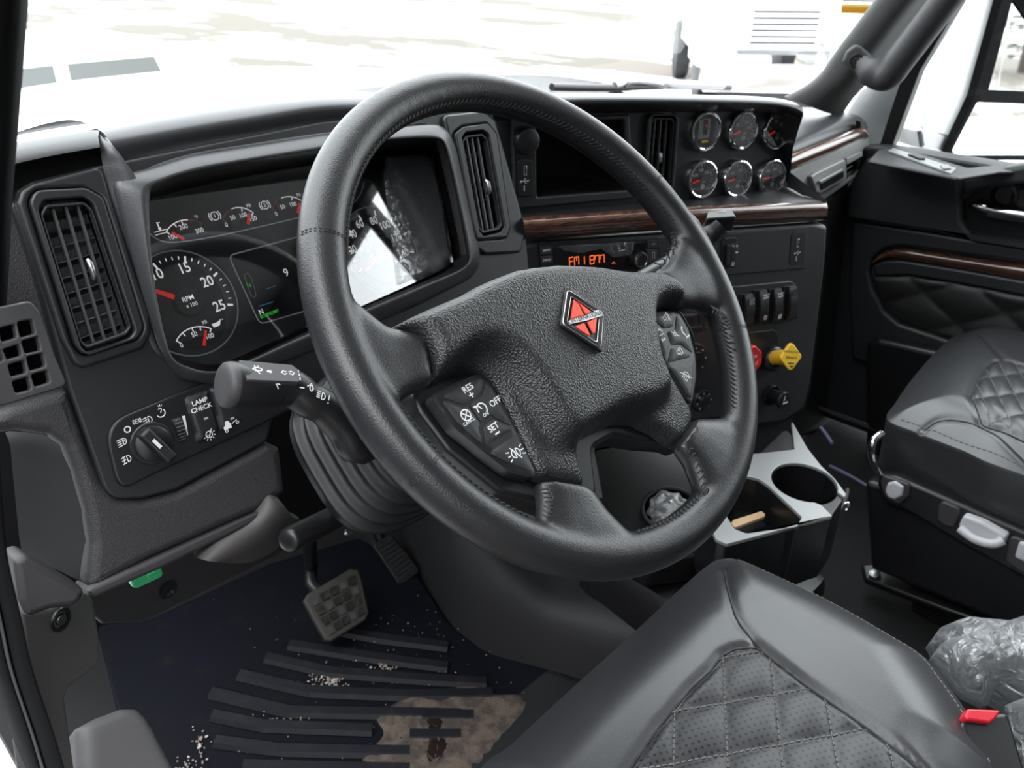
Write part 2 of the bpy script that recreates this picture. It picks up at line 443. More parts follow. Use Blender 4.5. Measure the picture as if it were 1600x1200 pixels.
# flat print on a plane: strokes, arcs, polygons and lettering gathered into one thin mesh
class Print:
    def __init__(s, pl, lift=.0003, t=.0002): s.pl, s.v, s.f, s.l, s.t = pl, [], [], lift, t
    def quadstrip(s, L, Rr):
        n = len(L); b = len(s.v); s.v += [(p[0], p[1]) for p in L]+[(p[0], p[1]) for p in Rr]
        for i in range(n-1): s.f.append((b+i, b+i+1, b+n+i+1, b+n+i))
    def stroke(s, pts, w, closed=False):
        P = [Vector((p[0], p[1])) for p in pts]
        if closed: P = P+[P[0]]
        L, Q = [], []
        for i in range(len(P)):
            if closed and i in (0, len(P)-1): t = (P[1]-P[0]).normalized()+(P[-1]-P[-2]).normalized()
            else: t = P[min(i+1, len(P)-1)]-P[max(i-1, 0)]
            if t.length < 1e-12: t = Vector((1, 0))
            t.normalize(); nrm = Vector((-t.y, t.x))
            L.append(P[i]+nrm*w/2); Q.append(P[i]-nrm*w/2)
        s.quadstrip(L, Q)
    def arc(s, c, r, a0, a1, w, n=24):
        s.stroke([(c[0]+r*math.cos(math.radians(a0+(a1-a0)*i/n)), c[1]+r*math.sin(math.radians(a0+(a1-a0)*i/n))) for i in range(n+1)], w)
    def ring(s, c, r, w, n=28): s.arc(c, r, 0, 360, w, n)
    def poly(s, pts):
        b = len(s.v); s.v += [(p[0], p[1]) for p in pts]
        for t in tessellate_polygon([[Vector((p[0], p[1], 0)) for p in pts]]): s.f.append(tuple(b+i for i in t))
    def disc(s, c, r, n=18): s.poly([(c[0]+r*math.cos(2*math.pi*i/n), c[1]+r*math.sin(2*math.pi*i/n)) for i in range(n)])
    def rect(s, c, w, h, rot=0):
        ca, sa = math.cos(math.radians(rot)), math.sin(math.radians(rot))
        s.poly([(c[0]+x*ca-y*sa, c[1]+x*sa+y*ca) for x, y in ((-w/2, -h/2), (w/2, -h/2), (w/2, h/2), (-w/2, h/2))])
    def tick(s, c, r0, r1, a, w):
        a = math.radians(a); s.stroke([(c[0]+r0*math.cos(a), c[1]+r0*math.sin(a)), (c[0]+r1*math.cos(a), c[1]+r1*math.sin(a))], w)
    def text(s, body, c, size, rot=0, bold=.0, sx=1.0, align='CENTER', sp=1.0):
        cu = bpy.data.curves.new('t', 'FONT'); cu.body = body; cu.size = size; cu.align_x = align; cu.align_y = 'CENTER'
        cu.offset = bold*size; cu.space_line = .9; cu.resolution_u = 3; cu.space_character = sp
        ob = bpy.data.objects.new('t', cu); me = bpy.data.meshes.new_from_object(ob); bpy.data.objects.remove(ob); bpy.data.curves.remove(cu)
        b = len(s.v); ca, sa = math.cos(math.radians(rot)), math.sin(math.radians(rot))
        for v in me.vertices:
            x, y = v.co.x*sx, v.co.y; s.v.append((c[0]+x*ca-y*sa, c[1]+x*sa+y*ca))
        for p in me.polygons: s.f.append(tuple(b+i for i in p.vertices))
        bpy.data.meshes.remove(me)
    def build(s, name, m, parent=None, zf=None):
        vs = [s.pl.W(x, y, s.l+(zf(x, y) if zf else 0)) for x, y in s.v]
        return link(name, mesh(vs, s.f), m, parent)
def stitches_bm(bm, pts, ln, gap, r, lift=None):
    """row of thread stitches along a polyline of world points"""
    P = [Vector(p) for p in pts]; L = sum((P[i+1]-P[i]).length for i in range(len(P)-1)); n = max(2, int(L/(ln+gap)))
    Q = resample(P, n*6+1)
    for i in range(n):
        a, b = Q[i*6], Q[min(len(Q)-1, int(i*6+6*ln/(ln+gap)))]
        tube_bm(bm, [a, (a+b)/2+(lift or Vector((0, 0, 0))), b], r, 4)
# ------------------------------------------------------------------ the cab shell
XL, XR, YB, ROOF = .10, 1.98, -1.15, 1.86
def quadobj(name, vs, m, kind='structure', parent=None, thick=.02, **k):
    me = mesh(vs, [tuple(range(len(vs)))]); o = link(name, me, m, parent)
    if thick:
        md = o.modifiers.new('s', 'SOLIDIFY'); md.thickness = thick; md.offset = -1
        o.data = eval_mesh(o); o.modifiers.clear()
    if kind: o['kind'] = kind
    return o
HEADL = mat('pale headliner cloth', (.38, .37, .36), .9)
CARPET = mat('dark cab floor', (.007, .007, .008), .8, bump=('noise', 600, .4, .001))
def bxo(name, lo, hi, m, parent=None, kind=None, bev=.004):
    bm = bmesh.new(); lo, hi = Vector(lo), Vector(hi); c = (lo+hi)/2; d = hi-lo
    box_bm(bm, c, Vector((1, 0, 0)), Vector((0, 1, 0)), Vector((0, 0, 1)), *d)
    bmesh.ops.recalc_face_normals(bm, faces=bm.faces)
    if bev: bmesh.ops.bevel(bm, geom=bm.edges[:], offset=bev, segments=2, affect='EDGES', profile=.6)
    o = link(name, from_bm(bm), m, parent, 40)
    if kind: o['kind'] = kind
    return o
bxo('floor', (XL-.03, YB, -.05), (XR+.03, 1.32, 0), CARPET, kind='structure', bev=0)
bxo('ceiling', (XL-.03, YB, ROOF), (XR+.03, .62, ROOF+.05), HEADL, kind='structure', bev=0)
bxo('wall_back', (XL, YB-.05, 0), (XR, YB, ROOF), PL_GREY, kind='structure', bev=0)
bxo('wall_left', (XL-.05, YB, 0), (XL, -.34, ROOF), PL_GREY, kind='structure', bev=0)
wr_ = Pl(Vector((XR, -.8, 1.0)), n=Vector((-1, 0, 0)))
plate('wall_right', wr_, [[(-.43, -1.0), (.35, -1.0), (.35, .86), (-.43, .86)], [(-.42, .05), (.33, .05), (.33, .68), (-.42, .68)]], .05, PL_GREY, None, .003, r=[0, .05], raw=True)['kind'] = 'structure'
link('window_3', mesh([(XR+.02, -.37, 1.03), (XR+.02, -1.14, 1.03), (XR+.02, -1.14, 1.84), (XR+.02, -.37, 1.84)], [(0, 1, 2, 3)]), GLASS)['kind'] = 'structure'  # unseen rear side window, added for the white reflection in the lens
bxo('wall_left_header', (XL-.05, -.34, 1.66), (XL, .60, ROOF), PL_GREY, kind='structure', bev=0)
# the driver's door stands open against the front of the frame, out of view, added to block light from the left
od = Pl(Vector((.02, .70, .75)), n=Vector((-.30, -1, 0)))
plate('door_2', od, [[(-.95, -.85), (-.03, -.85), (-.03, .10), (-.25, .95), (-.95, .95)], [(-.88, -.02), (-.12, -.02), (-.30, .88), (-.88, .88)]], .07, PL_DARK, None, .01, raw=True)['kind'] = 'structure'
bxo('wall_front', (XL-.02, 1.32, -.05), (XR+.02, 1.36, .74), PL_BLACK, kind='structure', bev=0)
# door opening frame on the driver's side: the near pillar and the sill seal
def frame_strip(name, pts, w, m, X):
    """flat strip through pixel points in the door plane"""
    L = []; Q = []
    P = [Vector(p) for p in pts]
    for i in range(len(P)):
        t = (P[min(i+1, len(P)-1)]-P[max(i-1, 0)]).normalized(); nrm = Vector((-t.y, t.x))
        L.append(at_x(*(P[i]+nrm*w[i]), X)); Q.append(at_x(*(P[i]-nrm*w[i]), X))
    return L, Q
# ------------------------------------------------------------------ dashboard
FP = Pl(R(.3, .71, -.40), 0, 17)               # driver fascia
CL = Pl(R(.3206, .7775, -.3232), 6.2, 29.6)    # instrument dials
CP = Pl(R(1.114, .699, -.2554), -16.3, 2.6)    # gauge panel of the centre stack
SP = Pl(R(1.3, .571, -.385), -16.3, 8)         # lower centre stack
DASH = thing('dashboard', 'black moulded truck dashboard running from the driver fascia to the passenger door', 'dashboard', R(.9, .85, -.5))

HOLE = [(233, 306), (247, 288), (312, 266), (472, 239), (592, 221), (678, 217), (698, 236), (733, 398), (726, 418), (660, 446), (480, 522), (350, 578), (292, 572), (264, 548), (240, 430)]
HOLE = [tuple(p) for p in spl(HOLE, 70, True)]
VL = [(44, 316), (53, 297), (132, 293), (160, 308), (224, 513), (214, 530), (128, 556), (115, 540)]
VM = [(708, 209), (722, 198), (760, 193), (774, 210), (795, 356), (789, 372), (742, 375), (734, 345)]
fo0 = [(22, 322), (28, 297), (50, 283), (160, 257), (500, 190), (700, 172), (757, 171), (775, 187), (790, 240), (812, 319), (822, 360), (832, 470), (640, 560), (430, 640), (418, 690), (275, 766), (225, 779), (168, 782), (140, 700), (107, 607), (60, 440)]
fo = rp(fo0, [{(225, 779): 45, (168, 782): 50, (140, 700): 30, (418, 690): 16}.get(p, 8) for p in fo0], 8)
plate('driver_fascia', FP, [fo, VL, VM, HOLE], .018, PL_FASC, DASH, .003, r=[0, .010, .006, 0])
# raised ring round the instruments and raised pods round the vents
bez_o = [(170, 275), (222, 266), (294, 243), (500, 210), (600, 200), (690, 192), (713, 222), (752, 400), (746, 430), (660, 474), (480, 552), (350, 604), (275, 592), (246, 540), (207, 410)]
plate('vent_pod', FP.off(.006), [[(26, 318), (32, 298), (52, 286), (160, 258), (172, 300), (207, 410), (236, 490), (237, 524), (224, 545), (132, 576), (116, 570), (95, 530)], VL], .012, PL_FASC, DASH, .0035, r=[.008, .010], res=3)
plate('vent_pod', FP.off(.006), [[(693, 180), (757, 173), (774, 187), (789, 240), (811, 319), (821, 366), (815, 395), (760, 398), (740, 385)], VM], .012, PL_FASC, DASH, .0035, r=[.008, .006], res=3)
# tunnel from the ring down to the dials
DIALO = [(225, 330), (250, 308), (400, 275), (594, 246), (664, 238), (676, 252), (704, 402), (694, 418), (560, 478), (480, 508), (350, 566), (290, 562), (240, 540), (222, 430)]
DIALO = [tuple(p) for p in spl(DIALO, 70, True)]
def ang_order(lp):
    c = Vector((sum(p[0] for p in lp)/len(lp), sum(p[1] for p in lp)/len(lp)))
    q = resample(lp, 400, True); A = {}
    out = []
    an = [math.atan2(p.y-c.y, p.x-c.x) for p in q]
    for k in range(120):
        t = -math.pi+2*math.pi*k/120
        j = min(range(len(q)), key=lambda i: abs((an[i]-t+math.pi) % (2*math.pi)-math.pi)); out.append(tuple(q[j]))
    return out
h1, d1 = ang_order(HOLE), ang_order(DIALO)
b1_ = ang_order(rp(bez_o, [14]*len(bez_o), 5))
mid_b = [tuple(Vector(a).lerp(Vector(b), .85)) for a, b in zip(b1_, h1)]; mid_a = [tuple(Vector(a).lerp(Vector(b), .12)) for a, b in zip(b1_, h1)]
loft('instrument_hood_ring', [[FP.off(-.004).at(*p) for p in b1_], [FP.off(.006).at(*p) for p in b1_], [FP.off(.0085).at(*p) for p in mid_a], [FP.off(.019).at(*p) for p in mid_b], [FP.off(.019).at(*p) for p in h1], [FP.off(.002).at(*p) for p in h1]], PL_SOFT, DASH, closed_u=True, sub=1)
loft('instrument_tunnel', [[FP.off(.004).at(*p) for p in h1], [CL.at(*p) for p in d1]], PL_BLACK, DASH, closed_u=True, smooth=60)
# brow over the instruments
cr = [(150, 201), (230, 185), (300, 173), (400, 159), (500, 149), (600, 150), (660, 160), (694, 176)]
cf = [(176, 226), (205, 222), (300, 205), (400, 188), (500, 171), (600, 168), (655, 178), (702, 198)]
cb = [(214, 290), (228, 268), (294, 244), (400, 226), (500, 211), (600, 200), (672, 194), (714, 226)]
N = 40
r_cr = [at_y(*p, .815) for p in spl(cr, N)]; r_cf = [at_y(*p, .775) for p in spl(cf, N)]
r_cm = [at_y(*(Vector(a).lerp(Vector(b), .5)), .792) for a, b in zip(spl(cf, N), spl(cb, N))]
r_cb = [FP.off(.002).at(*p) for p in spl(cb, N)]
r_b1 = [p+Vector((.02, .12, -.004)) for p in r_cr]; r_b2 = [p+Vector((.04, .50, -.09)) for p in r_cr]
r_mid = [a.lerp(b, .5)+Vector((0, 0, .004)) for a, b in zip(r_cr, r_cf)]
loft('instrument_brow', [r_b2, r_b1, r_cr, r_mid, r_cf, r_cm, r_cb], PL_SOFT, DASH, sub=2)
# left flank of the brow, from the vent pod up to the ring
fl = [at_y(150, 201, .815), at_y(155, 226, .785)]+[FP.off(.002).at(*p) for p in ((160, 256), (167, 288), (182, 336), (207, 410), (244, 528))]
fr_ = [at_y(158, 212, .803), at_y(176, 227, .775)]+[FP.off(.012).at(*p) for p in ((200, 258), (217, 290), (217, 340), (229, 420), (252, 538))]
fm_ = [a.lerp(b, .5)-Vector((.0, .004, 0)) for a, b in zip(fl, fr_)]
loft('brow_flank', [spl(fl, 30), spl(fm_, 30), spl(fr_, 30)], PL_SOFT, DASH, sub=1)
bw = [r_b2[0], r_b1[0], r_cr[0]]
# left end pad with its shadow gap
lt = [(-40, 240), (20, 223), (80, 212), (149, 201)]; lf = [(-40, 268), (16, 250), (88, 236), (156, 226)]; lb = [(-40, 288), (15, 268), (88, 250), (158, 236)]
rt_ = [at_y(*p, .80) for p in spl(lt, 12)]; rf_ = [at_y(*p, .77) for p in spl(lf, 12)]; rb_ = [at_y(*p, .772) for p in spl(lb, 12)]
loft('end_pad', [[p+Vector((.03+.16*i/11, .50, -.11)) for i, p in enumerate(rt_)], [p+Vector((.01+.03*i/11, .06, -.010)) for i, p in enumerate(rt_)], rt_, rf_, rb_, [p+Vector((0, .06, 0)) for p in rb_]], PL_DARK, DASH, sub=1, smooth=50)
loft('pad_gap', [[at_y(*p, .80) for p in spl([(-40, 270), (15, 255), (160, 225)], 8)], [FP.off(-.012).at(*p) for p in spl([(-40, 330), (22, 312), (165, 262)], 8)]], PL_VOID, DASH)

def vent(label, pl, outer, inner, vanes, ncross, tab, r, group=None, depth=.05, bright=()):
    q = [pl.px(*p) for p in outer]; c = sum((Vector(p) for p in q), Vector((0, 0)))/len(q)
    t = thing('air_vent', label, 'air vent', pl.W(c.x, c.y), group)
    def grow(lp, d):
        a = [Vector(pl.px(*p)) for p in lp]; cc = sum(a, Vector((0, 0)))/len(a); return [tuple(p+(p-cc).normalized()*d) for p in a]
    plate('frame', pl.off(.004), [grow(outer, -.0004), grow(inner, .0035)], .010, PL_FASC, t, .002, r=[r, r*.7], raw=True)
    recess('duct', pl.off(-.003), grow(inner, .0040), depth, PL_VOID, t, r=r*.7, raw=True)
    plate('louver_frame', pl.off(.0015), [grow(inner, .0), grow(inner, -.0028)], .008, PL_DARK, t, .001, r=[r*.6, r*.4], raw=True)
    ic = sum((Vector(pl.px(*p)) for p in inner), Vector((0, 0)))/len(inner)
    for a, b in vanes:
        a, b = pl.off(-.001).at(*a), pl.off(-.001).at(*b); bm = bmesh.new()
        bar_bm(bm, a-pl.n*.004, b-pl.n*.004, pl.n, .0022, .004); link('vane', from_bm(bm), VANE_P, t)
    (a0, b0), (a1, b1) = vanes[0], vanes[-1]
    A0, B0, A1, B1 = [Vector(pl.px(*p)) for p in (a0, b0, a1, b1)]
    for i in range(ncross):
        f = (i+.5)/ncross; L = A0.lerp(B0, f); Q = A1.lerp(B1, f); d = (Q-L); ext = d*(1/(max(1, len(vanes)-1)))*.92
        L, Q = L-ext, Q+ext; bm = bmesh.new()
        bar_bm(bm, pl.W(L.x, L.y, -.016), pl.W(Q.x, Q.y, -.016), (pl.n+Vector((0, 0, .9))), .0012, .008)
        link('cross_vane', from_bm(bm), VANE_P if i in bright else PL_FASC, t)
    if tab:
        a, b = pl.off(.001).at(*tab[0]), pl.off(.001).at(*tab[1]); d = b-a
        bm = bmesh.new(); tube_bm(bm, [a, a+d*.2+pl.n*.003, a+d*.8+pl.n*.003, b], [.0022, .0030, .0030, .0022], 8); link('thumb_tab', from_bm(bm), STEEL, t, 60)
    return t
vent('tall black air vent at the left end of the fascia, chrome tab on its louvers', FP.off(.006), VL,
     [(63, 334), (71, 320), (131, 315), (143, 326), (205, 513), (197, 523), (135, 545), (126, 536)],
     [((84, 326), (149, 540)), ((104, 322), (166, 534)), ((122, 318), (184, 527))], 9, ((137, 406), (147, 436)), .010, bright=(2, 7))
vent('tall narrow air vent between the instruments and the centre cubby', FP.off(.006), VM,
     [(721, 220), (727, 212), (752, 209), (760, 216), (784, 352), (779, 359), (753, 365), (747, 357)],
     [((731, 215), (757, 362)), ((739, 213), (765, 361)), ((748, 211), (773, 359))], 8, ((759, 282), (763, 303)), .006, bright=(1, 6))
CV = [(1010, 186), (1016, 177), (1053, 177), (1060, 185), (1051, 292), (1045, 303), (1006, 305), (1003, 296)]
# demister grille on the left end
EP_ = Pl(R(.13, .60, -.25), 22, 12)
gr = thing('demister_grille', 'small grey grille of square openings at far left of the dash', 'grille', EP_.at(50, 560))
gh = [[(0, 50), (95, 25), (110, 110), (10, 140)], [(108, 12), (205, -4), (225, 85), (130, 112)], [(17, 185), (122, 150), (142, 222), (40, 250)], [(134, 132), (240, 102), (260, 190), (160, 212)], [(50, 280), (155, 250), (172, 330), (70, 356)], [(166, 230), (270, 205), (290, 290), (190, 320)], [(75, 385), (180, 355), (202, 435), (100, 460)], [(196, 340), (300, 315), (317, 390), (220, 420)]]
gh = [[(x/4, 500+y/4) for x, y in h] for h in gh]
gh = [[(-32, 519), (-4, 513), (-2, 536), (-26, 542)], [(-26, 552), (1, 547), (8, 563), (-20, 572)]] + gh
plate('grille_face', EP_, [[(-45, 500), (-40, 488), (48, 470), (62, 486), (84, 552), (106, 602), (16, 631), (-25, 640)]]+gh, .005, PL_GREY2, gr, .0012, r=[.005]+[.002]*len(gh))
recess('duct', EP_.off(-.0045), [(-44, 505), (45, 478), (98, 600), (14, 622)], .05, PL_VOID, gr)
# body of the dash round the fascia
bo = [(-30, 655), (15, 634), (107, 606), (141, 700), (164, 752), (190, 777), (225, 779), (276, 767), (418, 690), (440, 700), (448, 770), (405, 800), (240, 873), (150, 922), (137, 917), (143, 850), (135, 800), (117, 737), (100, 697), (75, 680), (25, 674), (-30, 680)]
plate('knee_bolster', FP.off(-.002), [bo], .05, PL_GRAIN, DASH, .010, r=.006, res=4)
plate('end_panel', FP.off(-.016), [[(-50, 500), (10, 300), (30, 285), (160, 250), (250, 500), (180, 640), (110, 640), (107, 615), (20, 650), (-40, 660)]], .03, PL_GRAIN, DASH, .004, r=.004)
rid = spl([(10, 674), (25, 674), (75, 680), (100, 697), (117, 737), (135, 800), (143, 850), (138, 917)], 24)
sid = spl([(8, 676), (10, 680), (14, 690), (17, 705), (20, 740), (26, 800), (30, 840), (36, 870)], 24)
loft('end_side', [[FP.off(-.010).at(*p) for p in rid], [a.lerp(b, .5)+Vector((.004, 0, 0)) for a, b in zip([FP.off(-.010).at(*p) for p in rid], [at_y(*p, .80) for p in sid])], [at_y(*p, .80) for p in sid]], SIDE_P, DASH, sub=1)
plate('lower_lip', FP.off(.002), [[(146, 916), (240, 874), (405, 800), (410, 812), (260, 886), (150, 934), (136, 925)]], .04, LIP_P, DASH, .004)
# brow of the gauge panel
tp = [(770, 160), (870, 152), (960, 151), (1100, 153), (1200, 156), (1240, 163), (1254, 171)]
bt = [(770, 178), (870, 168), (960, 165), (1100, 165), (1200, 168), (1238, 174), (1252, 182)]
ub = [(770, 190), (870, 180), (960, 175), (1100, 174), (1200, 176), (1228, 180), (1238, 200)]
B4 = CP.off(.045); n2 = 40
a1 = [B4.at(*p) for p in spl(tp, n2)]; b1 = [B4.at(*p) for p in spl(bt, n2)]; c1 = [CP.off(.002).at(*p) for p in spl(ub, n2)]
loft('gauge_brow', [[p+Vector((-.02, .62, -.17)) for p in a1], [p+Vector((.0, .30, -.075)) for p in a1], [p+Vector((.0, .10, -.016)) for p in a1], [B4.off(-.045).at(p.x, p.y-9) for p in spl(tp, n2)], a1, [x.lerp(y, .5)+CP.n*.004 for x, y in zip(a1, b1)], b1, c1], PL_SOFT, DASH, sub=1)
ck = [(1252, 171), (1255, 180), (1247, 205), (1239, 232), (1236, 262), (1233, 284)]
ci = [(1232, 175), (1232, 190), (1231, 210), (1231, 235), (1230, 262), (1229, 284)]
co = [B4.at(*p) if i < 3 else CP.off([.045, .045, .040, .026, .012, .004][i]).at(*p) for i, p in enumerate(ck)]
loft('brow_cheek', [[CP.off(.001).at(*p) for p in ci], co, [p-CP.n*.10+CP.ax*.012 for p in co], [p-CP.n*.25+CP.ax*.03 for p in co]], PL_DARK, DASH, smooth=40)
# gauge panel with cubby and centre vent openings
CUB = [(838, 192), (975, 187), (984, 297), (839, 308)]
plate('gauge_panel', CP, [[(770, 178), (1240, 170), (1234, 290), (1226, 312), (815, 338)], CUB, CV], .012, PL_FASC, DASH, .002, r=[.004, .004, .006])
plate('cubby_frame', CP.off(.006), [[(799, 186), (984, 179), (991, 303), (990, 310), (806, 327)], CUB], .010, PL_DARK, DASH, .0025, r=[.004, .004])
recess('cubby_liner', CP, CUB, .13, PL_BLACK, DASH, r=.004)
vent('upright black air vent between the cubby and the six round gauges', CP.off(.003), CV,
     [(1017, 190), (1021, 184), (1049, 184), (1053, 190), (1046, 288), (1041, 295), (1011, 296), (1010, 290)],
     [((1026, 184), (1017, 296)), ((1035, 184), (1027, 296)), ((1044, 184), (1036, 296))], 9, ((1030, 238), (1029, 254)), .006)
# shelf and walnut strip below the gauges
S6 = SP.off(.012)
sh_b = [CP.off(.002).at(*p) for p in spl([(812, 334), (950, 322), (1090, 310), (1229, 292)], 20)]
sh_f = [S6.at(*p) for p in spl([(818, 341), (950, 333), (1090, 325), (1284, 314)], 20)]
loft('gauge_shelf', [sh_b, [a.lerp(b, .5)-Vector((0, 0, .003)) for a, b in zip(sh_b, sh_f)], sh_f, [p-Vector((0, 0, .006))+SP.n*.002 for p in sh_f]], PL_DARK, DASH, smooth=50)
pt = [(1229, 290), (1233, 268), (1283, 313)]
loft('shelf_end', [[CP.off(.004).at(1229, 292), CP.off(.004).at(1231, 280), CP.off(.008).at(1233, 268)], [S6.at(1284, 316), S6.at(1284, 312), S6.at(1286, 309)], [S6.at(1290, 330), S6.at(1291, 322), S6.at(1292, 314)]], PL_SOFT, DASH)
w0 = spl([(817, 339), (950, 330), (1100, 321), (1270, 314), (1292, 316)], 40)
w1 = spl([(820, 358), (950, 349), (1100, 340), (1270, 331), (1294, 331)], 40)
w2 = spl([(822, 376), (950, 366), (1100, 356), (1270, 346), (1291, 345)], 40)
loft('walnut_strip', [[S6.off(-.02).at(*p) for p in w0], [S6.at(*p) for p in w0], [S6.off(.012).at(*(Vector(a).lerp(Vector(b), .45))) for a, b in zip(w0, w1)], [S6.off(.012).at(*p) for p in w1], [S6.at(*p) for p in w2], [S6.off(-.02).at(*p) for p in w2]], WOOD, DASH, sub=1)
# lower stack
lo = [(790, 372), (823, 378), (1275, 347), (1295, 352), (1290, 420), (1278, 520), (1268, 600), (1258, 640), (1225, 661), (1000, 690), (860, 720), (810, 640)]
plate('centre_stack_panel', SP, [lo], .06, PL_DARK, DASH, .008, r=.012, res=4)
loft('stack_side', [[SP.off(-.01).at(*p) for p in ((1293, 350), (1290, 420), (1278, 520), (1268, 600), (1258, 640))], [SP.off(-.01).at(*p)+Vector((.0, .4, 0)) for p in ((1293, 350), (1290, 420), (1278, 520), (1268, 600), (1258, 640))]], PL_DARK, DASH)
loft('stack_underside', [[SP.off(-.012).at(*p) for p in ((1256, 640), (1225, 658), (1000, 690), (860, 720))], [SP.off(-.012).at(*p)+Vector((.0, .4, .02)) for p in ((1256, 640), (1225, 658), (1000, 690), (860, 720))]], PL_BLACK, DASH)
# ------------------------------------------------------------------ steering wheel
WP = Pl(R(.4914, .4278, -.2743), yaw=3.43, el=42.6)
WR, WT = .2126, .0176
def wang(u, v):
    x, y = WP.px(u, v); return math.atan2(y, x)
def rim_pt(a, b, rr=1.0):                       # a round the rim, b round the tube (0 = inner side, 90 deg = front)
    rad = WR - WT*rr*math.cos(b)
    return WP.W(rad*math.cos(a), rad*math.sin(a), WT*rr*math.sin(b))
def build_wheel():
    t = thing('steering_wheel', 'black leather-wrapped four-spoke steering wheel with red diamond emblem on its pad', 'steering wheel', WP.o - WP.n*.05)
    # rim and leather spokes: one skin
    bm = bmesh.new()
    NA, NB = 160, 20
    rings = [[bm.verts.new(rim_pt(2*math.pi*i/NA, 2*math.pi*k/NB)) for k in range(NB)] for i in range(NA)]
    for i in range(NA):
        for k in range(NB):
            bm.faces.new((rings[i][k], rings[(i+1) % NA][k], rings[(i+1) % NA][(k+1) % NB], rings[i][(k+1) % NB]))
    def spoke(secs, thick, zoff):
        """secs: pairs of pixel points (two edges) from the rim to the pad"""
        rr = []
        for j, (p, q) in enumerate(secs):
            a, b = Vector(WP.px(*p)), Vector(WP.px(*q)); c = (a+b)/2; h = (b-a)/2
            tk = thick[j]; ring = []
            for k in range(16):
                an = 2*math.pi*k/16; cs, sn = math.cos(an), math.sin(an)
                e = .75
                xx = math.copysign(abs(cs)**e, cs); zz = math.copysign(abs(sn)**e, sn)
                pt = c+h*xx; ring.append(bm.verts.new(WP.W(pt.x, pt.y, zoff[j]+tk*zz)))
            rr.append(ring)
        for r0, r1 in zip(rr, rr[1:]):
            for k in range(16): bm.faces.new((r0[k], r0[(k+1) % 16], r1[(k+1) % 16], r1[k]))
        bm.faces.new(rr[0][::-1]); bm.faces.new(rr[-1])
    T3, Z3 = [.014, .014, .013, .012], [0, -.001, -.002, -.002]
    spoke([((500, 430), (575, 655)), ((548, 470), (612, 640)), ((598, 510), (640, 618)), ((655, 522), (672, 606))], T3, Z3)
    spoke([((1075, 330), (1165, 545)), ((1050, 385), (1130, 500)), ((1040, 412), (1090, 484)), ((1022, 425), (1062, 484))], T3, Z3)
    spoke([((1165, 640), (1110, 820)), ((1132, 652), (1092, 775)), ((1108, 654), (1076, 728)), ((1086, 655), (1056, 700))], T3, Z3)
    spoke([((800, 865), (1040, 872)), ((838, 825), (985, 838)), ((842, 790), (948, 800)), ((838, 752), (922, 764))], T3, Z3)
    bmesh.ops.recalc_face_normals(bm, faces=bm.faces)
    o = link('rim', from_bm(bm), LEATHER, t)
    md = o.modifiers.new('r', 'REMESH'); md.mode = 'VOXEL'; md.voxel_size = .0026
    md = o.modifiers.new('s', 'SMOOTH'); md.iterations = 14; md.factor = .5
    me = eval_mesh(o); old = o.data; o.modifiers.clear(); o.data = me; bpy.data.meshes.remove(old); me.shade_smooth()
    # seams across the rim
    for (u, v, b0, b1) in ((497, 378, -60, 170), (657, 736, -60, 170), (1014, 290, -60, 170), (1150, 522, -60, 170)):
        a = wang(u, v); bm = bmesh.new()
        for da in (-.0045, .0045):
            stitches_bm(bm, [rim_pt(a+da, math.radians(b0+(b1-b0)*i/40), .985) for i in range(41)], .0022, .0012, .0005)
        tag(link('seam_stitching', from_bm(bm), THREADK, t), kind='stuff')
    # chain stitch along the inner side of the rim
    bm = bmesh.new(); N = 250
    blocked = [(wang(560, 520), .30), (wang(1085, 430), .30), (wang(1125, 725), .30), (wang(900, 850), .26)]
    for i in range(N):
        a = 2*math.pi*i/N
        if any(abs((a-b+math.pi) % (2*math.pi)-math.pi) < w for b, w in blocked): continue
        d = 2*math.pi/N
        p = [rim_pt(a, math.radians(30), .99), rim_pt(a+d*.5, math.radians(24), 1.03), rim_pt(a+d*1.1, math.radians(18), .99)]
        tube_bm(bm, p, .0010, 5)
        p = [rim_pt(a, math.radians(30), .99), rim_pt(a-d*.1, math.radians(36), .995)]
        tube_bm(bm, p, .0006, 4)
    tag(link('rim_stitching', from_bm(bm), THREADK, t), kind='stuff')
    # stitches where the leather closes round the spokes
    bm = bmesh.new()
    for pts in (((1098, 490), (1118, 500), (1130, 520), (1134, 560)), ((1090, 775), (1078, 735), (1062, 705)), ((838, 765), (846, 790), (838, 815)), ((1015, 425), (1042, 395), (1040, 370))):
        for q in range(len(pts)-1):
            for f in (0, .25, .5, .75):
                x, y = (Vector(WP.px(*pts[q])).lerp(Vector(WP.px(*pts[q+1])), f)); dx, dy = Vector(WP.px(*pts[q+1]))-Vector(WP.px(*pts[q]))
                L = math.hypot(dx, dy); dx, dy = dx/L, dy/L
                tube_bm(bm, [WP.W(x-dy*.004, y+dx*.004, .0105), WP.W(x+dx*.003, y+dy*.003, .0125), WP.W(x+dx*.002+dy*.004, y+dy*.002-dx*.004, .0105)], .0007, 5)
    tag(link('spoke_stitching', from_bm(bm), THREADK, t), kind='stuff')
    # horn pad
    PP = WP.off(-.006)
    pad = [(592, 521), (620, 506), (655, 490), (700, 472), (745, 450), (790, 434), (840, 428), (900, 429), (958, 435), (1012, 434), (1036, 446), (1050, 460), (1060, 480),
           (1048, 487), (1024, 487), (1014, 497), (1016, 520), (1030, 552), (1052, 590), (1086, 645), (1086, 660), (1074, 690), (1058, 699), (1026, 676), (992, 661), (960, 663),
           (900, 692), (910, 725), (921, 766), (880, 762), (838, 748), (826, 725), (800, 670), (772, 612), (756, 592), (735, 584), (700, 592), (668, 607), (663, 590), (656, 562), (640, 532), (612, 516)]
    ol = [PP.px(*p) for p in pad]; ol = rp(ol, .004, 3)
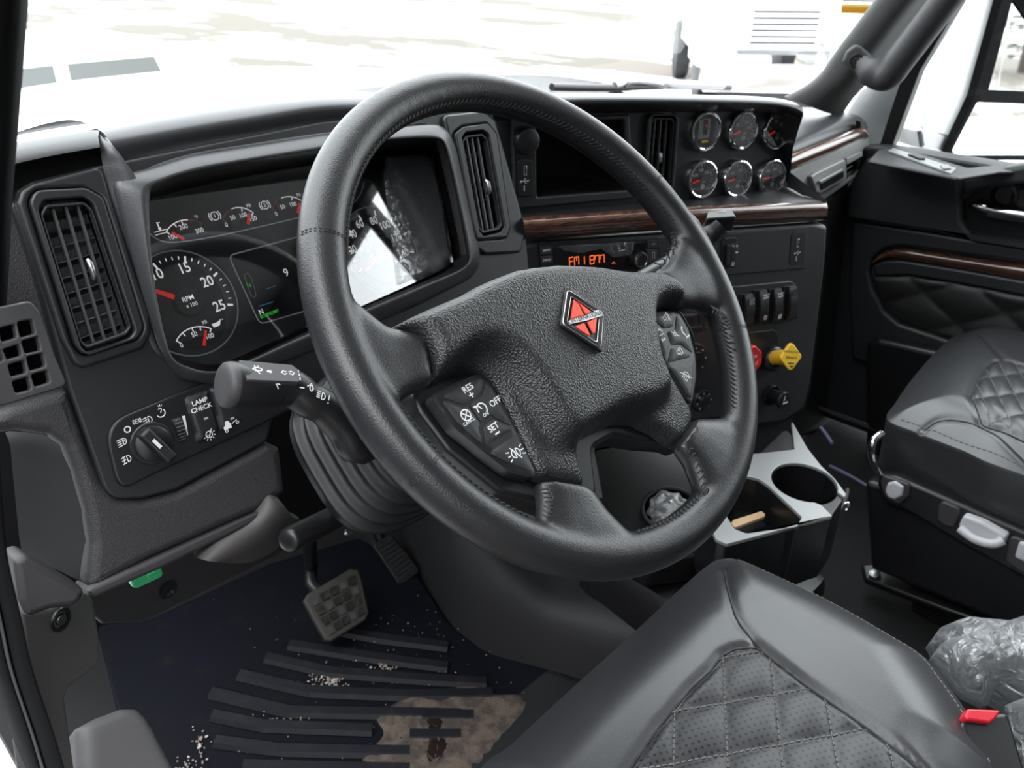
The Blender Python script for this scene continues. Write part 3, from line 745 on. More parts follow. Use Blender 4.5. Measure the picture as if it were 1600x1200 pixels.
    # raised middle plateau and the valleys towards the lower arms
    plat = [PP.px(*p) for p in ((592, 519), (700, 440), (840, 400), (1000, 405), (1070, 450), (1066, 480), (1012, 490), (1014, 560), (1032, 612), (1005, 640), (960, 652), (896, 690), (868, 690), (838, 655), (795, 590), (760, 560), (720, 560), (668, 600), (600, 560))]
    plat = [tuple(p) for p in spl(plat, 120, True)]
    def ex(x, y, d):
        P = np.stack([x, y], 1); i = inside(P, plat); dd = seg_dist(P, plat); sd = np.where(i, dd, -dd)
        s = np.clip((sd+.008)/.018, 0, 1); s = s*s*(3-2*s)
        return .013*s + .006*np.exp(-((x/.11)**2+((y-.01)/.08)**2)) - .006*np.clip(d/.004, 0, 1)*(1-s)
    hp = link('horn_pad', pillow_me(PP, ol, .011, .013, .0032, ex, .028), PADSKIN, t, 70)
    md = hp.modifiers.new('s', 'SMOOTH'); md.iterations = 14; md.factor = .5; me = eval_mesh(hp); hp.modifiers.clear(); hp.data = me; me.shade_smooth()
    # small leaping mark pressed in the pad
    HP = PP.off(.0285)
    # hub shell behind the pad and its tray under the buttons
    BP = WP.off(-.020)
    plate('hub_shell', BP, [[(640, 610), (700, 575), (765, 560), (900, 470), (1030, 470), (1066, 484), (1086, 520), (1092, 560), (1088, 600), (1080, 650), (1070, 694), (1020, 690), (960, 680), (925, 700), (935, 775), (890, 790), (845, 785), (780, 770), (700, 705), (655, 645)]], .03, PL_BLACK, t, .004, r=.012)
    plate('lower_bezel', WP.off(-.034), [[(650, 640), (850, 560), (1070, 560), (1082, 655), (1066, 706), (1030, 690), (975, 675), (930, 690), (945, 775), (945, 782), (860, 800), (760, 762), (690, 705)]], .02, PL_BLACK, t, .003, r=.01)
    # button packs
    def pack(cells, frame, icons, zoff, lab):
        KP = WP.off(zoff)
        b = link(lab, pillow_me(KP.off(-.0015), rp([KP.px(*p) for p in frame], .005, 4), .0015, .002, .004, None, .012), PL_BLACK, t, 50)
        for c in cells:
            q = [Vector(KP.px(*p)) for p in c]; cen = sum(q, Vector((0, 0)))/len(q)
            q = [cen+(p-cen)*(1-.0011/max((p-cen).length, .002)) for p in q]
            link('button', pillow_me(KP.off(.0005), rp(q, .0012, 2), .0012, .0015, .003, None, .003), PL_DARK, b, 50)
        g = Print(KP.off(.0017), .0002)
        icons(g, KP)
        g.build('button_symbols', WHITE_P, b)
    def deg(KP, p, q):
        a, b = Vector(KP.px(*p)), Vector(KP.px(*q)); return math.degrees(math.atan2(b.y-a.y, b.x-a.x))
    def icL(g, K):
        r = deg(K, (723, 612), (737, 603)); s = .0070
        g.text('RES', K.px(729, 608), s, r, .012); g.text('+', K.px(735, 619), s*1.35, r, .01)
        g.text('OFF', K.px(772, 629), s, r, .012); g.text('SET', K.px(769, 669), s, r, .012)
        c = K.px(775, 678); g.rect(c, .0050, .0011, r)
        g.text('CANCL', K.px(731, 660), s*.52, r, .012); g.text('ON', K.px(757, 649), s*.52, r, .012)
        c = K.px(726, 650); g.ring(c, .0042, .0009); g.stroke([(c[0]-.003, c[1]-.003), (c[0]+.003, c[1]+.003)], .0009); g.stroke([(c[0]-.003, c[1]+.003), (c[0]+.003, c[1]-.003)], .0009)
        c = K.px(751, 640); g.arc(c, .0044, -60, 200, .0011); g.tick(c, 0, .0038, 120, .0011); g.stroke([(c[0]-.0066, c[1]+.004), (c[0]-.003, c[1]+.0035)], .0010); g.disc((c[0]-.0045, c[1]+.0035), .0011)
        c = K.px(804, 709); a = .0032
        for sgn in (-1, 1):
            g.stroke([(c[0]+sgn*.001, c[1]+a), (c[0]+sgn*.001, c[1]-a)], .0008); g.arc((c[0]+sgn*.001, c[1]), a, 90, 90-180*sgn, .0009)
            for k in (-1, 0, 1): g.stroke([(c[0]+sgn*.0055, c[1]+k*.0028), (c[0]+sgn*.0085, c[1]+k*.0038)], .0008)
        g.stroke([(c[0]-.003, c[1]+.0055), (c[0]+.003, c[1]-.0055)], .0009)
    pack([[(688, 621), (722, 600), (750, 590), (757, 594), (752, 614), (730, 632), (722, 634)],                     # RES
          [(686, 623), (720, 636), (731, 633), (752, 664), (748, 668), (755, 697), (740, 685), (712, 660)],          # CANCEL
          [(732, 632), (752, 616), (758, 596), (770, 606), (784, 634), (803, 668), (774, 655), (768, 650), (751, 663)],  # ON/OFF
          [(752, 668), (770, 653), (804, 669), (758, 698)],                                                        # SET
          [(762, 707), (808, 677), (834, 738), (808, 730), (780, 718)]],                                             # road symbol
         [(674, 617), (705, 600), (748, 583), (766, 594), (788, 630), (812, 675), (842, 748), (800, 738), (758, 706), (712, 668)], icL, -.002, 'cruise_buttons')
    def icR(g, K):
        def horn(c, s, w):
            g.stroke([(c[0]-s, c[1]-s*.5), (c[0]-s, c[1]+s*.5), (c[0]-s*.3, c[1]+s*.5), (c[0]+s*.5, c[1]+s*1.2), (c[0]+s*.5, c[1]-s*1.2), (c[0]-s*.3, c[1]-s*.5)], w, True)
        c = K.px(1037, 498); horn(c, .0030, .0009); g.arc(c, .0046, -45, 45, .0010); g.arc(c, .0062, -45, 45, .0010)
        c = K.px(1059, 551); horn(c, .0030, .0009); g.arc(c, .0046, -45, 45, .0010)
        c = K.px(1053, 523); horn(c, .0028, .0008); g.stroke([(c[0]-.004, c[1]+.004), (c[0]+.004, c[1]-.004)], .0009)
        for (p, up) in (((1030, 522), 1), ((1066, 519), 0)):
            c = K.px(*p)
            if up: g.arc(c, .0038, 10, 170, .0018); g.stroke([(c[0]-.004, c[1]-.0015), (c[0]+.004, c[1]-.0015)], .0008)
            else: g.arc((c[0]+.003, c[1]), .0048, 100, 230, .0018)
            c = K.px(*((1034, 532) if up else (1072, 527)))
            for k in (-1, 1): g.poly([(c[0]+k*.0002-.002, c[1]+.0018), (c[0]+k*.0002-.002, c[1]-.0018), (c[0]+.0012, c[1])]); c = (c[0]+.0030, c[1])
        c = K.px(1070, 588); g.arc(c, .0036, -70, 110, .0009); g.stroke([(c[0]-.0012, c[1]+.0034), (c[0]+.0012, c[1]-.0034)], .0009)
        for k in range(4): g.stroke([(c[0]-.0025+k*.0006, c[1]+.002-k*.0018), (c[0]-.0062+k*.0006, c[1]+.0006-k*.0018)], .0007)
        g.stroke([(c[0]-.005, c[1]+.0055), (c[0]+.0055, c[1]-.005)], .0009)
    pack([[(1018, 497), (1028, 490), (1056, 488), (1052, 512), (1036, 515)],
          [(1017, 499), (1035, 516), (1040, 519), (1046, 542), (1040, 566), (1026, 535)],
          [(1041, 518), (1053, 514), (1057, 489), (1068, 508), (1084, 554), (1064, 540), (1048, 540)],
          [(1047, 543), (1063, 541), (1083, 557), (1042, 568)],
          [(1044, 573), (1083, 562), (1084, 585), (1080, 624), (1074, 620)]],
         [(1013, 496), (1024, 486), (1061, 484), (1078, 512), (1089, 556), (1090, 590), (1082, 634), (1060, 606), (1028, 552)], icR, -.002, 'audio_buttons')
    # emblem
    EP = WP.off(.026)
    dia = [(886, 452), (943, 490), (940, 545), (884, 505)]
    dia = [(887, 451), (944, 488), (940, 545), (879, 506)]
    plate('emblem', EP.off(-.001), [[(884, 446), (947, 487), (943, 551), (876, 508)]], .003, PL_BLACK, t, .0008, r=[.003])
    e = bpy.data.objects['emblem']
    inner = [(893, 463), (937, 491), (933, 534), (887, 504)]
    plate('emblem_frame', EP.off(.0008), [dia, inner], .002, CHROME, e, .0006, r=[.004, .0015])
    def ip(u, v): return (u, v)
    for tri in ([(898, 469), (923, 487), (913, 492), (893, 503), (891, 497)], [(895, 511), (915, 504), (925, 527), (922, 526)], [(922, 501), (933, 497), (933, 509), (929, 522)]):
        pass
    plate('emblem_panel', EP.off(.0012), [[(897, 468), (904, 475), (913, 493), (892, 500)]], .0012, ORANGE_E, e, .0002)
    plate('emblem_panel', EP.off(.0012), [[(901, 470), (924, 487), (916, 491), (906, 474)]], .0012, ORANGE_E, e, .0002)
    plate('emblem_panel', EP.off(.0012), [[(899, 510), (913, 504), (923, 525), (917, 522)]], .0012, ORANGE_E, e, .0002)
    plate('emblem_panel', EP.off(.0012), [[(918, 503), (933, 496), (930, 520), (927, 520)]], .0012, ORANGE_E, e, .0002)
    plate('emblem_banner', EP.off(.0018), [[(889, 501), (892, 506), (917, 501), (942, 493), (942, 487), (934, 484), (915, 493), (897, 498)]], .0014, SILVERP, e, .0003)
    g = Print(EP.off(.0019), .0002); a, b = EP.px(893, 502), EP.px(938, 490); r = math.degrees(math.atan2(b[1]-a[1], b[0]-a[0]))
    g.text('INTERNATIONAL', ((a[0]+b[0])/2, (a[1]+b[1])/2), .0058, r, .012, .88); g.build('emblem_lettering', BLACK_P, e)
    return t
STW = build_wheel()
# ------------------------------------------------------------------ instruments
def circ3(a, b, c):
    ax, ay = a; bx, by = b; cx, cy = c
    d = 2*(ax*(by-cy)+bx*(cy-ay)+cx*(ay-by))
    ux = ((ax*ax+ay*ay)*(by-cy)+(bx*bx+by*by)*(cy-ay)+(cx*cx+cy*cy)*(ay-by))/d
    uy = ((ax*ax+ay*ay)*(cx-bx)+(bx*bx+by*by)*(ax-cx)+(cx*cx+cy*cy)*(bx-ax))/d
    return (ux, uy), math.hypot(ax-ux, ay-uy)
def pang(c, p): return math.degrees(math.atan2(p[1]-c[1], p[0]-c[0]))
def cluster():
    K = CL
    t = thing('instrument_cluster', 'black instrument cluster with tachometer, speedometer, small gauges and a dark screen', 'gauges', CL.at(440, 420))
    base = [K.px(*p) for p in DIALO]
    cc = sum((Vector(p) for p in base), Vector((0, 0)))/len(base)
    base = [tuple(Vector(p)+(Vector(p)-cc).normalized()*.006) for p in base]
    plate('dial_plate', K, [base], .008, DIAL, t, .0005, raw=True)
    TC, TR = K.px(291, 473.5), .055
    ta = thing  # (dials are parts of the cluster)
    def dial(name, c, r):
        d = link(name, from_bm((lambda b: (lathe_bm(b, [(r, .0006), (r-.0010, .0016), (r-.0016, .0008)], K.W(*c), K.n, 72), b)[1])(bmesh.new())), SILVERP, t, 50)
        return d
    tach = dial('tachometer', TC, TR); spc = K.px(595.8, 390.2); spd = dial('speedometer', spc, TR)
    g = Print(K.off(.0014)); TKA = [pang(TC, K.px(*p)) for p in ((237, 411), (288, 402), (338, 427), (363, 477))]; av = lambda v: float(np.interp(v, [5, 10, 15, 20, 25], [2*TKA[0]-TKA[1]]+TKA))
    for v in range(8, 26):
        if v % 5: g.tick(TC, .0445, .0480, av(v), .0011)
        else: g.tick(TC, .0425, .0485, av(v), .0022)
    for v in (10, 15, 20, 25):
        a = math.radians(av(v)); rr = .0345 if v else .034
        g.text(str(v), K.px(*{10: (244, 430), 15: (287, 420), 20: (323, 441), 25: (342, 479)}[v]), .0150, 0, .012, .9)
    g.build('numerals', DIALW, tach)
    dsk = lathe('hub', [(.0150, .0006), (.0143, .0065), (.0138, .0072), (0, .0072)], K.W(*TC), K.n, DIAL2, tach, 40)
    g = Print(K.off(.0073)); g.text('RPM', (TC[0], TC[1]+.0028), .0070, 0, .008); g.text('x 100', (TC[0]+.0008, TC[1]-.0042), .0056, 0, .006); g.build('hub_lettering', DIALW, tach)
    def needle(c, a, r0, r1, w0, w1, z, par):
        d = Vector((math.cos(math.radians(a)), math.sin(math.radians(a)))); s = Vector((-d.y, d.x)); c = Vector(c)
        q = [c+d*r0+s*w0/2, c+d*r1+s*w1/2, c+d*r1-s*w1/2, c+d*r0-s*w0/2]
        return plate('needle', K.off(z), [[tuple(p) for p in q]], .0012, NEEDLE, par, .0003, raw=True)
    needle(TC, pang(TC, K.px(238, 456)), .012, .045, .0052, .0030, .0058, tach)
    ring = lathe('dial_band', [(.0535, .0005), (.0530, .0012), (.0415, .0007), (.0410, .0004)], K.W(*TC), K.n, DIAL2, tach, 72)
    def small(pts_w, pts_r, nums, ticks, word, wpos, ndl, par, icon=None, sz=.0070, rticks=()):
        w = Print(K.off(.0008)); rd = Print(K.off(.0008)); allp = [K.px(*p) for p in pts_w]
        c, r = circ3(allp[0], allp[len(allp)//2], allp[-1])
        a0, a1 = pang(c, allp[0]), pang(c, allp[-1])
        if a0 < a1: a0 += 360
        w.arc(c, r, a0, a1, .0011)
        if pts_r:
            q = [K.px(*p) for p in pts_r]; b0, b1 = pang(c, q[0]), pang(c, q[-1])
            if b0 < b1: b0 += 360
            rd.arc(c, r, b0, b1, .0012)
        for p in ticks: a = pang(c, K.px(*p)); w.tick(c, r+.0004, r-.0042, a, .0012)
        for p in rticks: a = pang(c, K.px(*p)); rd.tick(c, r+.0004, r-.0038, a, .0012)
        for s_, p in nums: w.text(s_, K.px(*p), sz, 0, .006, .92)
        w.text(word, K.px(*wpos), sz*.72, 0, .004, .9)
        if icon: icon(w)
        w.build('scale', DIALW, par)
        if pts_r: rd.build('red_band', RED_P, par)
        a, b = Vector(K.px(*ndl[0])), Vector(K.px(*ndl[1])); d = (b-a).normalized(); s = Vector((-d.y, d.x))
        plate('needle', K.off(.003), [[tuple(a+s*.0018), tuple(b+s*.0010), tuple(b-s*.0010), tuple(a-s*.0018)]], .0012, NEEDLE, par, .0003, raw=True)
    # oil pressure, inside the tachometer
    oil = plate('oil_gauge', K.off(.0010), [[(262, 526), (280, 508), (300, 499), (330, 497), (350, 492), (352, 512), (342, 532), (322, 547), (290, 551), (268, 546)]], .0009, PL_BLACK, tach, .0003, r=.004)
    K0 = K; 
    def oilcan(w):
        x, y = K.px(337, 506); w.poly([(x-.005, y+.001), (x+.002, y+.001), (x+.007, y+.003), (x+.003, y-.003), (x-.004, y-.003)]); w.disc((x+.0085, y+.002), .0007)
    small([(275, 533), (299, 512.5), (329, 514)], None, [('0', (283, 540)), ('50', (303, 523)), ('100', (327, 526))], [(275, 533), (284, 520), (299, 512.5), (312, 511), (329, 514)], 'PSI', (319, 504), ((317.5, 541), (320, 517)), tach, oilcan)
    # strip of small gauges along the top
    def thermo(w):
        x, y = K.px(249, 358)
        for k in range(2): w.stroke([(x-.007, y-.002-k*.003), (x+.007, y-.002-k*.003)], .0008)
        w.stroke([(x, y), (x, y+.007)], .0014); w.stroke([(x, y+.006), (x+.003, y+.006)], .0009); w.disc((x, y), .0016)
    temp = plate('coolant_gauge', K.off(.0004), [[(236, 352), (256, 336), (318, 330), (322, 362), (300, 375), (258, 380)]], .0004, DIAL, t, .0001)
    small([(259, 363), (271, 350), (293, 344)], [(294, 344), (303, 347), (312, 354)], [('100', (269, 371)), ('200', (286, 355)), ('300', (311, 361))], [(259.5, 363), (271, 350), (282.5, 345)], '°F', (306, 340), ((286, 375), (267, 364)), temp, thermo, rticks=[(297, 345), (312, 354)])
    def psi(dx, dy, n, name):
        S = lambda p: (p[0]+dx, p[1]+dy)
        p = plate(name, K.off(.0004), [[S(q) for q in ((330, 330), (340, 318), (400, 312), (402, 342), (385, 356), (345, 360))]], .0004, DIAL, t, .0001)
        def ic(w):
            x, y = K.px(*S((335, 338))); w.ring((x, y), .0044, .0009)
            for sg in (0, 180): w.arc((x, y), .0066, sg-42, sg+42, .0010, 10)
            w.text(n, (x, y), .0060, 0, .006)
        small([S(q) for q in ((361, 327), (377, 325), (395, 333))], [S(q) for q in ((346, 344), (350, 335), (360, 327))], [('0', S((353, 352))), ('50', S((363, 341))), ('100', S((379, 337))), ('150', S((394.5, 342.5)))],
              [S((377, 325)), S((395, 333))], 'PSI', S((388, 322)), (S((386, 351)), S((388, 335))), p, ic, rticks=[S((346, 344)), S((359, 328))])
    psi(0, 0, '1', 'air_gauge'); psi(78, -17, '2', 'air_gauge')
    # silver lines
    g = Print(K.off(.0008), .0004)
    ln = spl([(226, 355), (236, 368), (252, 377), (275, 379), (330, 371), (400, 356), (460, 342), (530, 326), (548, 320), (559, 309), (565, 297), (568, 284)], 60)
    g.stroke([K.px(*p) for p in ln], .0013); g.build('silver_line', SILVERP, t)
    scr_o = [(356, 400), (456, 373), (520, 356), (540, 452), (474, 487), (405, 507)]
    sc = plate('screen', K.off(.0012), [scr_o], .002, PL_GLOSS, t, .0004, r=.006)
    q = [K.px(*p) for p in scr_o]; g = Print(K.off(.0014), .0002); g.stroke(rp(q, .007, 5), .0014, True); g.build('screen_border', SILVERP, sc)
    g = Print(K.off(.0014), .0003); g.text('9', K.px(446, 427), .0125, 0, .004); g.text('N', K.px(407, 488), .0075, 0, .008); g.build('screen_digits', SCREENW, sc)
    g = Print(K.off(.0014), .0003); x, y = K.px(388, 447); g.text('N', (x, y), .0068, 0, .015); x, y = K.px(420, 491); g.text('ECONOMY', (x, y), .0048, 0, .03); g.build('green_symbols', GREENLED, sc)
    g = Print(K.off(.0014), .0003); g.stroke(rp([K.px(*p) for p in ((380, 430), (386, 427), (392, 436), (399, 461), (397, 466), (391, 462))], .002, 3), .0007, True); g.build('gear_box_outline', GREY_P, sc)
    g = Print(K.off(.0014), .0003); g.stroke([K.px(404, 479), K.px(426, 472)], .0010); g.stroke([K.px(415, 452), K.px(430, 447)], .0008); g.build('blue_lines', SCREENB, sc)
    # speedometer print
    lathe('dial_band', [(.0535, .0005), (.0530, .0012), (.0415, .0007), (.0410, .0004)], K.W(*spc), K.n, DIAL2, spd, 72)
    g = Print(K.off(.0014)); g2 = Print(K.off(.0014)); a8 = pang(spc, K.px(584, 329)); a12 = pang(spc, K.px(634, 364)); st = (a8-a12)/2
    for i in range(0, 15):
        a = a8-(i-8)*st/2
        if i % 2: g2.tick(spc, .0440, .0475, a, .0010)
        else: g.tick(spc, .0420, .0490, a, .0021)
    for s_, p in (('20', (550, 391)), ('40', (550, 367)), ('60', (561, 351)), ('80', (583, 346)), ('100', (600, 353)), ('120', (618, 372)), ('140', (629, 397))): g.text(s_, K.px(*p), .0135, 0, .010, .86)
    for s_, p in (('15', (563, 390)), ('25', (565, 376)), ('35', (570, 367)), ('45', (580, 363)), ('55', (591, 365)), ('65', (601, 371))): g2.text(s_, K.px(*p), .0062, 0, .004, .88)
    for i in range(9): g2.tick(spc, .0195, .0220, 190-i*22, .0008)
    g2.text('km/h', K.px(596, 385), .0058)
    g.build('numerals', DIALW, spd); g2.build('inner_numerals', GREY_P, spd)
    lathe('hub', [(.0150, .0006), (.0143, .0065), (.0138, .0072), (0, .0072)], K.W(*spc), K.n, DIAL2, spd, 40)
    needle(spc, a8-(-.4-8)*st/2, .012, .045, .0052, .0030, .0058, spd)
    # lens
    lens = [tuple(Vector(p)+(Vector(p)-cc).normalized()*-.002) for p in base]
    KL = Pl(K.W(cc.x, cc.y, .036), 6.2, 27.2); lens = [tuple(Vector(KL.px(*(Vector(p)+(Vector(p)-Vector((460, 410))).normalized()*3)))) for p in DIALO]
    plate('lens', KL, [lens], .0012, LENS, t, .0002, raw=True)
    # loose protective film still on the right part of the lens
    fo_ = [(604, 244), (640, 243), (664, 240), (676, 256), (690, 320), (703, 402), (692, 416), (648, 436), (622, 446), (616, 400), (606, 330), (600, 280)]
    q = [KL.off(.0006).px(*p) for p in fo_]
    def wr(x, y, d):
        r = 0
        for f, ph, kx, ky, am in ((1, 0, 90, 60, .0011), (1, 2, -60, 150, .0008), (1, 1, 210, 90, .0005), (1, 4, 40, -190, .0005), (1, .5, 320, -160, .0003)):
            r = r + am*np.abs(np.sin(x*kx+y*ky+ph+1.3*np.sin(y*70+x*30)))
        return r*np.clip(d/.004, 0, 1)
    f = pillow('protective_film', KL.off(.0006), q, .0002, .004, .0022, FILM2, t, wr, 0, raw=True, smooth=True)
    f['label'] = 'crinkled clear film over the right of the lens'
    return t
FILM2 = film('thin lens film', .03, .16, .003)
cluster()

# six round chrome gauges
def round_gauge(px, label, word, ndl_a, digital=False, icon=None):
    c = CP.px(*px); P = CP
    t = thing('round_gauge', label, 'gauge', P.W(*c), 'round gauges on the centre stack')
    lathe('bezel', [(.0300, .0005), (.0300, .006), (.0285, .0095), (.0265, .0102), (.0245, .0090), (.0238, .0050)], P.W(*c), P.n, CHROME, t, 48)
    lathe('dial', [(.0245, .0035), (0, .0035)], P.W(*c), P.n, DIAL, t, 40)
    w = Print(P.off(.0037), .0002)
    if digital:
        pl = P.off(.0045); cx, cy = c
        plate('display', pl, [[(cx-.012, cy-.011), (cx+.010, cy-.011), (cx+.010, cy+.017), (cx-.012, cy+.017)]], .001, mat('pale display', (.22, .22, .21), .3), t, .0002, r=.001, raw=True)
        plate('display_window', P.off(.0050), [[(cx-.003, cy-.006), (cx+.005, cy-.006), (cx+.005, cy+.016), (cx-.003, cy+.016)]], .0006, PL_GLOSS, t, .0001, raw=True)
        g = Print(P.off(.0052)); g.rect((cx+.001, cy+.008), .004, .0015); g.build('red_mark', NEEDLE, t)
        g = Print(P.off(.0040)); g.rect((cx+.002, cy-.0155), .012, .0035); g.build('yellow_mark', YELLOW, t)
        for k in range(5): w.stroke([(cx-.010, cy-.008+k*.004), (cx-.006, cy-.008+k*.004)], .0006)
    else:
        for k in range(21):
            a = 225-k*13.5; w.tick(c, .0225, .0195 if k % 5 else .0178, a, .0009 if k % 5 else .0014)
        for s_, a in word: r = .0135; w.text(s_, (c[0]+r*math.cos(math.radians(a)), c[1]+r*math.sin(math.radians(a))), .0062, 0, .006)
        x, y = c[0]+.004, c[1]-.012; w.ring((x, y), .0030, .0009); w.stroke([(x-.002, y), (x+.002, y)], .001); w.stroke([(x-.001, y+.0055), (x+.003, y+.008), (x+.004, y+.0055)], .0009)
        a = math.radians(ndl_a); d = Vector((math.cos(a), math.sin(a))); s = Vector((-d.y, d.x)); cv = Vector(c)
        plate('needle', P.off(.0058), [[tuple(cv-d*.004+s*.0016), tuple(cv+d*.0185+s*.0009), tuple(cv+d*.0185-s*.0009), tuple(cv-d*.004-s*.0016)]], .0009, NEEDLE, t, .0002, raw=True)
        lathe('needle_hub', [(.0045, .0040), (.0042, .0066), (0, .0068)], P.W(*c), P.n, PL_BLACK, t, 20)
    w.build('scale', GREY_P if digital else WHITE_P, t)
    lathe('lens', [(.0238, .0082), (0, .0086)], P.W(*c), P.n, GLENS, t, 32)
round_gauge((1098, 204), 'chrome-ringed digital gauge with pale display, upper left of the six', [], 0, True)
round_gauge((1157, 203), 'chrome-ringed dial gauge, middle of the upper row', [('50', 140), ('100', 55), ('150', 10)], 195)
round_gauge((1210, 203), 'chrome-ringed dial gauge at the right end of the upper row', [('0', 160), ('75', 95), ('150', 35)], 200)
round_gauge((1093, 279), 'chrome-ringed dial gauge below the digital one, left of the lower row', [('150', 150), ('200', 95), ('250', 40)], 193)
round_gauge((1148, 278), 'chrome-ringed dial gauge, middle of the lower row', [('150', 140), ('250', 60)], 188)
round_gauge((1202, 276), 'chrome-ringed dial gauge at the right end of the lower row', [('150', 130), ('200', 60)], 182)
# ------------------------------------------------------------------ controls on the driver fascia
LP = FP.off(.004)
def light_panel():
    t = thing('light_switch_panel', 'black light switch panel with rotary knob and white symbols on the driver fascia', 'switch panel', LP.at(240, 690))
    plate('faceplate', LP, [rp([(160, 664), (300, 605), (440, 553), (456, 640), (400, 668), (240, 742), (186, 770)], [52, 0, 8, 8, 0, 20, 60], 10)], .010, PL_BLACK, t, .0025, res=3)
    c = Vector(LP.px(236, 692)); P = LP.off(.001)
    lathe('knob_base', [(.0200, 0), (.0200, .0020), (.0190, .0030), (0, .0030)], P.W(*c), P.n, PL_FASC, t, 48)
    kn = lathe('knob', [(.0168, .003), (.0165, .006), (.0150, .0072), (0, .0072)], P.W(*c), P.n, PL_BLACK, t, 40)
    a, b = Vector(LP.px(211, 675)), Vector(LP.px(260, 722)); d = (b-a).normalized(); a = c-d*.0180; b = c+d*.0205
    s = Vector((-d.y, d.x)); P2 = LP.off(.019)
    plate('knob_grip', P2, [[tuple(a+s*.0060), tuple(b+s*.0060), tuple(b-s*.0060), tuple(a-s*.0060)]], .016, PL_FASC, kn, .003, r=.003, raw=True, res=3)
    g = Print(P2, .0002); m = c-d*.002; g.stroke([tuple(m-d*.0052), tuple(m+d*.0052)], .0032); g.build('knob_mark', WHITE_P, kn)
    g = Print(LP, .0002)
    def beam(p, s, lines=4, mirror=1, letter=None, fog=False):
        x, y = LP.px(*p); g.stroke([(x, y+s), (x, y-s)], .0008); g.arc((x, y), s, 90, -90, .0008, 14)
        for k in range(lines): yy = y+s-.0003-k*2*s/(lines-1)*.95; g.stroke([(x-.0012, yy), (x-.0050, yy-.0006)], .0009)
        if letter: g.text(letter, (x+s*.42, y), s*1.2, 0, .01)
        if fog: g.stroke([(x-.0032, y+s*1.1), (x-.0026, y), (x-.0036, y-s*1.1)], .0007)
    beam((232, 656), .0032); beam((192, 690), .0031, letter='A'); beam((199, 717), .0031, 3, fog=True)
    x, y = LP.px(199, 671); g.ring((x, y), .0026, .0011)
    x, y = LP.px(214, 658)
    for sg in (-1, 1):
        g.arc((x+sg*.0035, y), .0018, 90, 90+sg*180, .0008, 10); g.stroke([(x+sg*.0035, y+.0018), (x+sg*.0035, y-.0018)], .0007)
        for k in (-1, 0, 1): g.stroke([(x+sg*.0012, y+k*.0015), (x-sg*.0004, y+k*.0021)], .0006)
    x, y = LP.px(251, 645); g.arc((x, y), .0040, 200, 395, .0010); g.tick((x, y), 0, .0034, 60, .0008); g.arc((x, y), .0040, 60, 110, .0009)
    for k in range(3): g.tick((x+.001, y+.005), .001, .003, 40+k*40, .0006)
    g.build('symbols', WHITE_P, t)
    sun = Print(LP, .0002); x, y = LP.px(265, 712); sun.ring((x, y), .0021, .0009)
    for k in range(8): sun.tick((x, y), .0031, .0045, k*45, .0008)
    sun.build('dimmer_symbol', WHITE_P, t)
    # thumb wheel and its wedge
    a, b = LP.at(273, 650), LP.at(286, 692); d = (b-a).normalized(); mid = (a+b)/2
    recess('wheel_slot', LP.off(.0003), [(266, 648), (277, 644), (293, 690), (283, 695)], .002, PL_VOID, t)
    wh = bmesh.new(); rad = (b-a).length*.52; sax = LP.n.cross(d).normalized()
    lathe_bm(wh, [(rad*.8, -.0042), (rad, -.0040), (rad, .0040), (rad*.8, .0042)], mid-LP.n*(rad-.006), sax, 40)
    link('thumb_wheel', from_bm(wh), PL_BLACK, t, 40)
    bm = bmesh.new()
    for k in range(7):
        an = math.radians(-42+k*14); p = mid-LP.n*(rad-.006)+(LP.n*math.cos(an)+d*math.sin(an))*(rad+.0002)
        bar_bm(bm, p-sax*.0038, p+sax*.0038, (LP.n*math.cos(an)+d*math.sin(an)), .0008, .0012)
    link('wheel_ridges', from_bm(bm), PL_GREY, t)
    g = Print(LP, .0003); g.poly([LP.px(284, 650), LP.px(289, 649.5), LP.px(294, 679), LP.px(292.5, 680)]); g.build('dimmer_wedge', WHITE_P, t)
    # two rocker switches
    for pts, nm in (([(287, 622), (322, 606), (342, 676), (307, 695)], 0), ([(324, 606), (357, 592), (378, 658), (344, 675)], 1)):
        q = [LP.off(.005).px(*p) for p in pts]
        r_ = link('rocker', pillow_me(LP.off(.001), rp([LP.px(*p) for p in pts], .002, 3), .003, .003, .004, None, .003), PL_FASC, t, 50)
        g = Print(LP.off(.0042), .0003)
        if nm == 0:
            g.text('LAMP', LP.px(309, 627), .0064, 0, .02); g.text('CHECK', LP.px(312, 637), .0064, 0, .02)
            x, y = LP.px(324, 678); g.ring((x, y), .0032, .0008); g.stroke([(x-.002, y), (x-.0005, y-.002), (x+.003, y+.004)], .0010)
            for k in range(7): g.tick((x, y), .0046, .0062, 200+k*35, .0008)
        else:
            x, y = LP.px(355, 664); g.poly([(x-.006, y-.003), (x+.002, y-.003), (x+.002, y+.001), (x, y+.005), (x-.003, y+.005), (x-.004, y+.001), (x-.006, y)]); g.ring((x-.004, y-.0045), .0013, .0007)
            g.stroke([(x+.003, y+.0005), (x+.009, y+.003)], .0007); g.ring((x+.009, y), .0013, .0007)
        g.build('rocker_symbol', WHITE_P, r_)
        g = Print(LP.off(.0042), .0003); x, y = LP.px(*((319, 653) if nm == 0 else (360, 653))); g.rect((x, y), .004, .0022); g.build('indicator', GREY_P, r_)
    return t
light_panel()

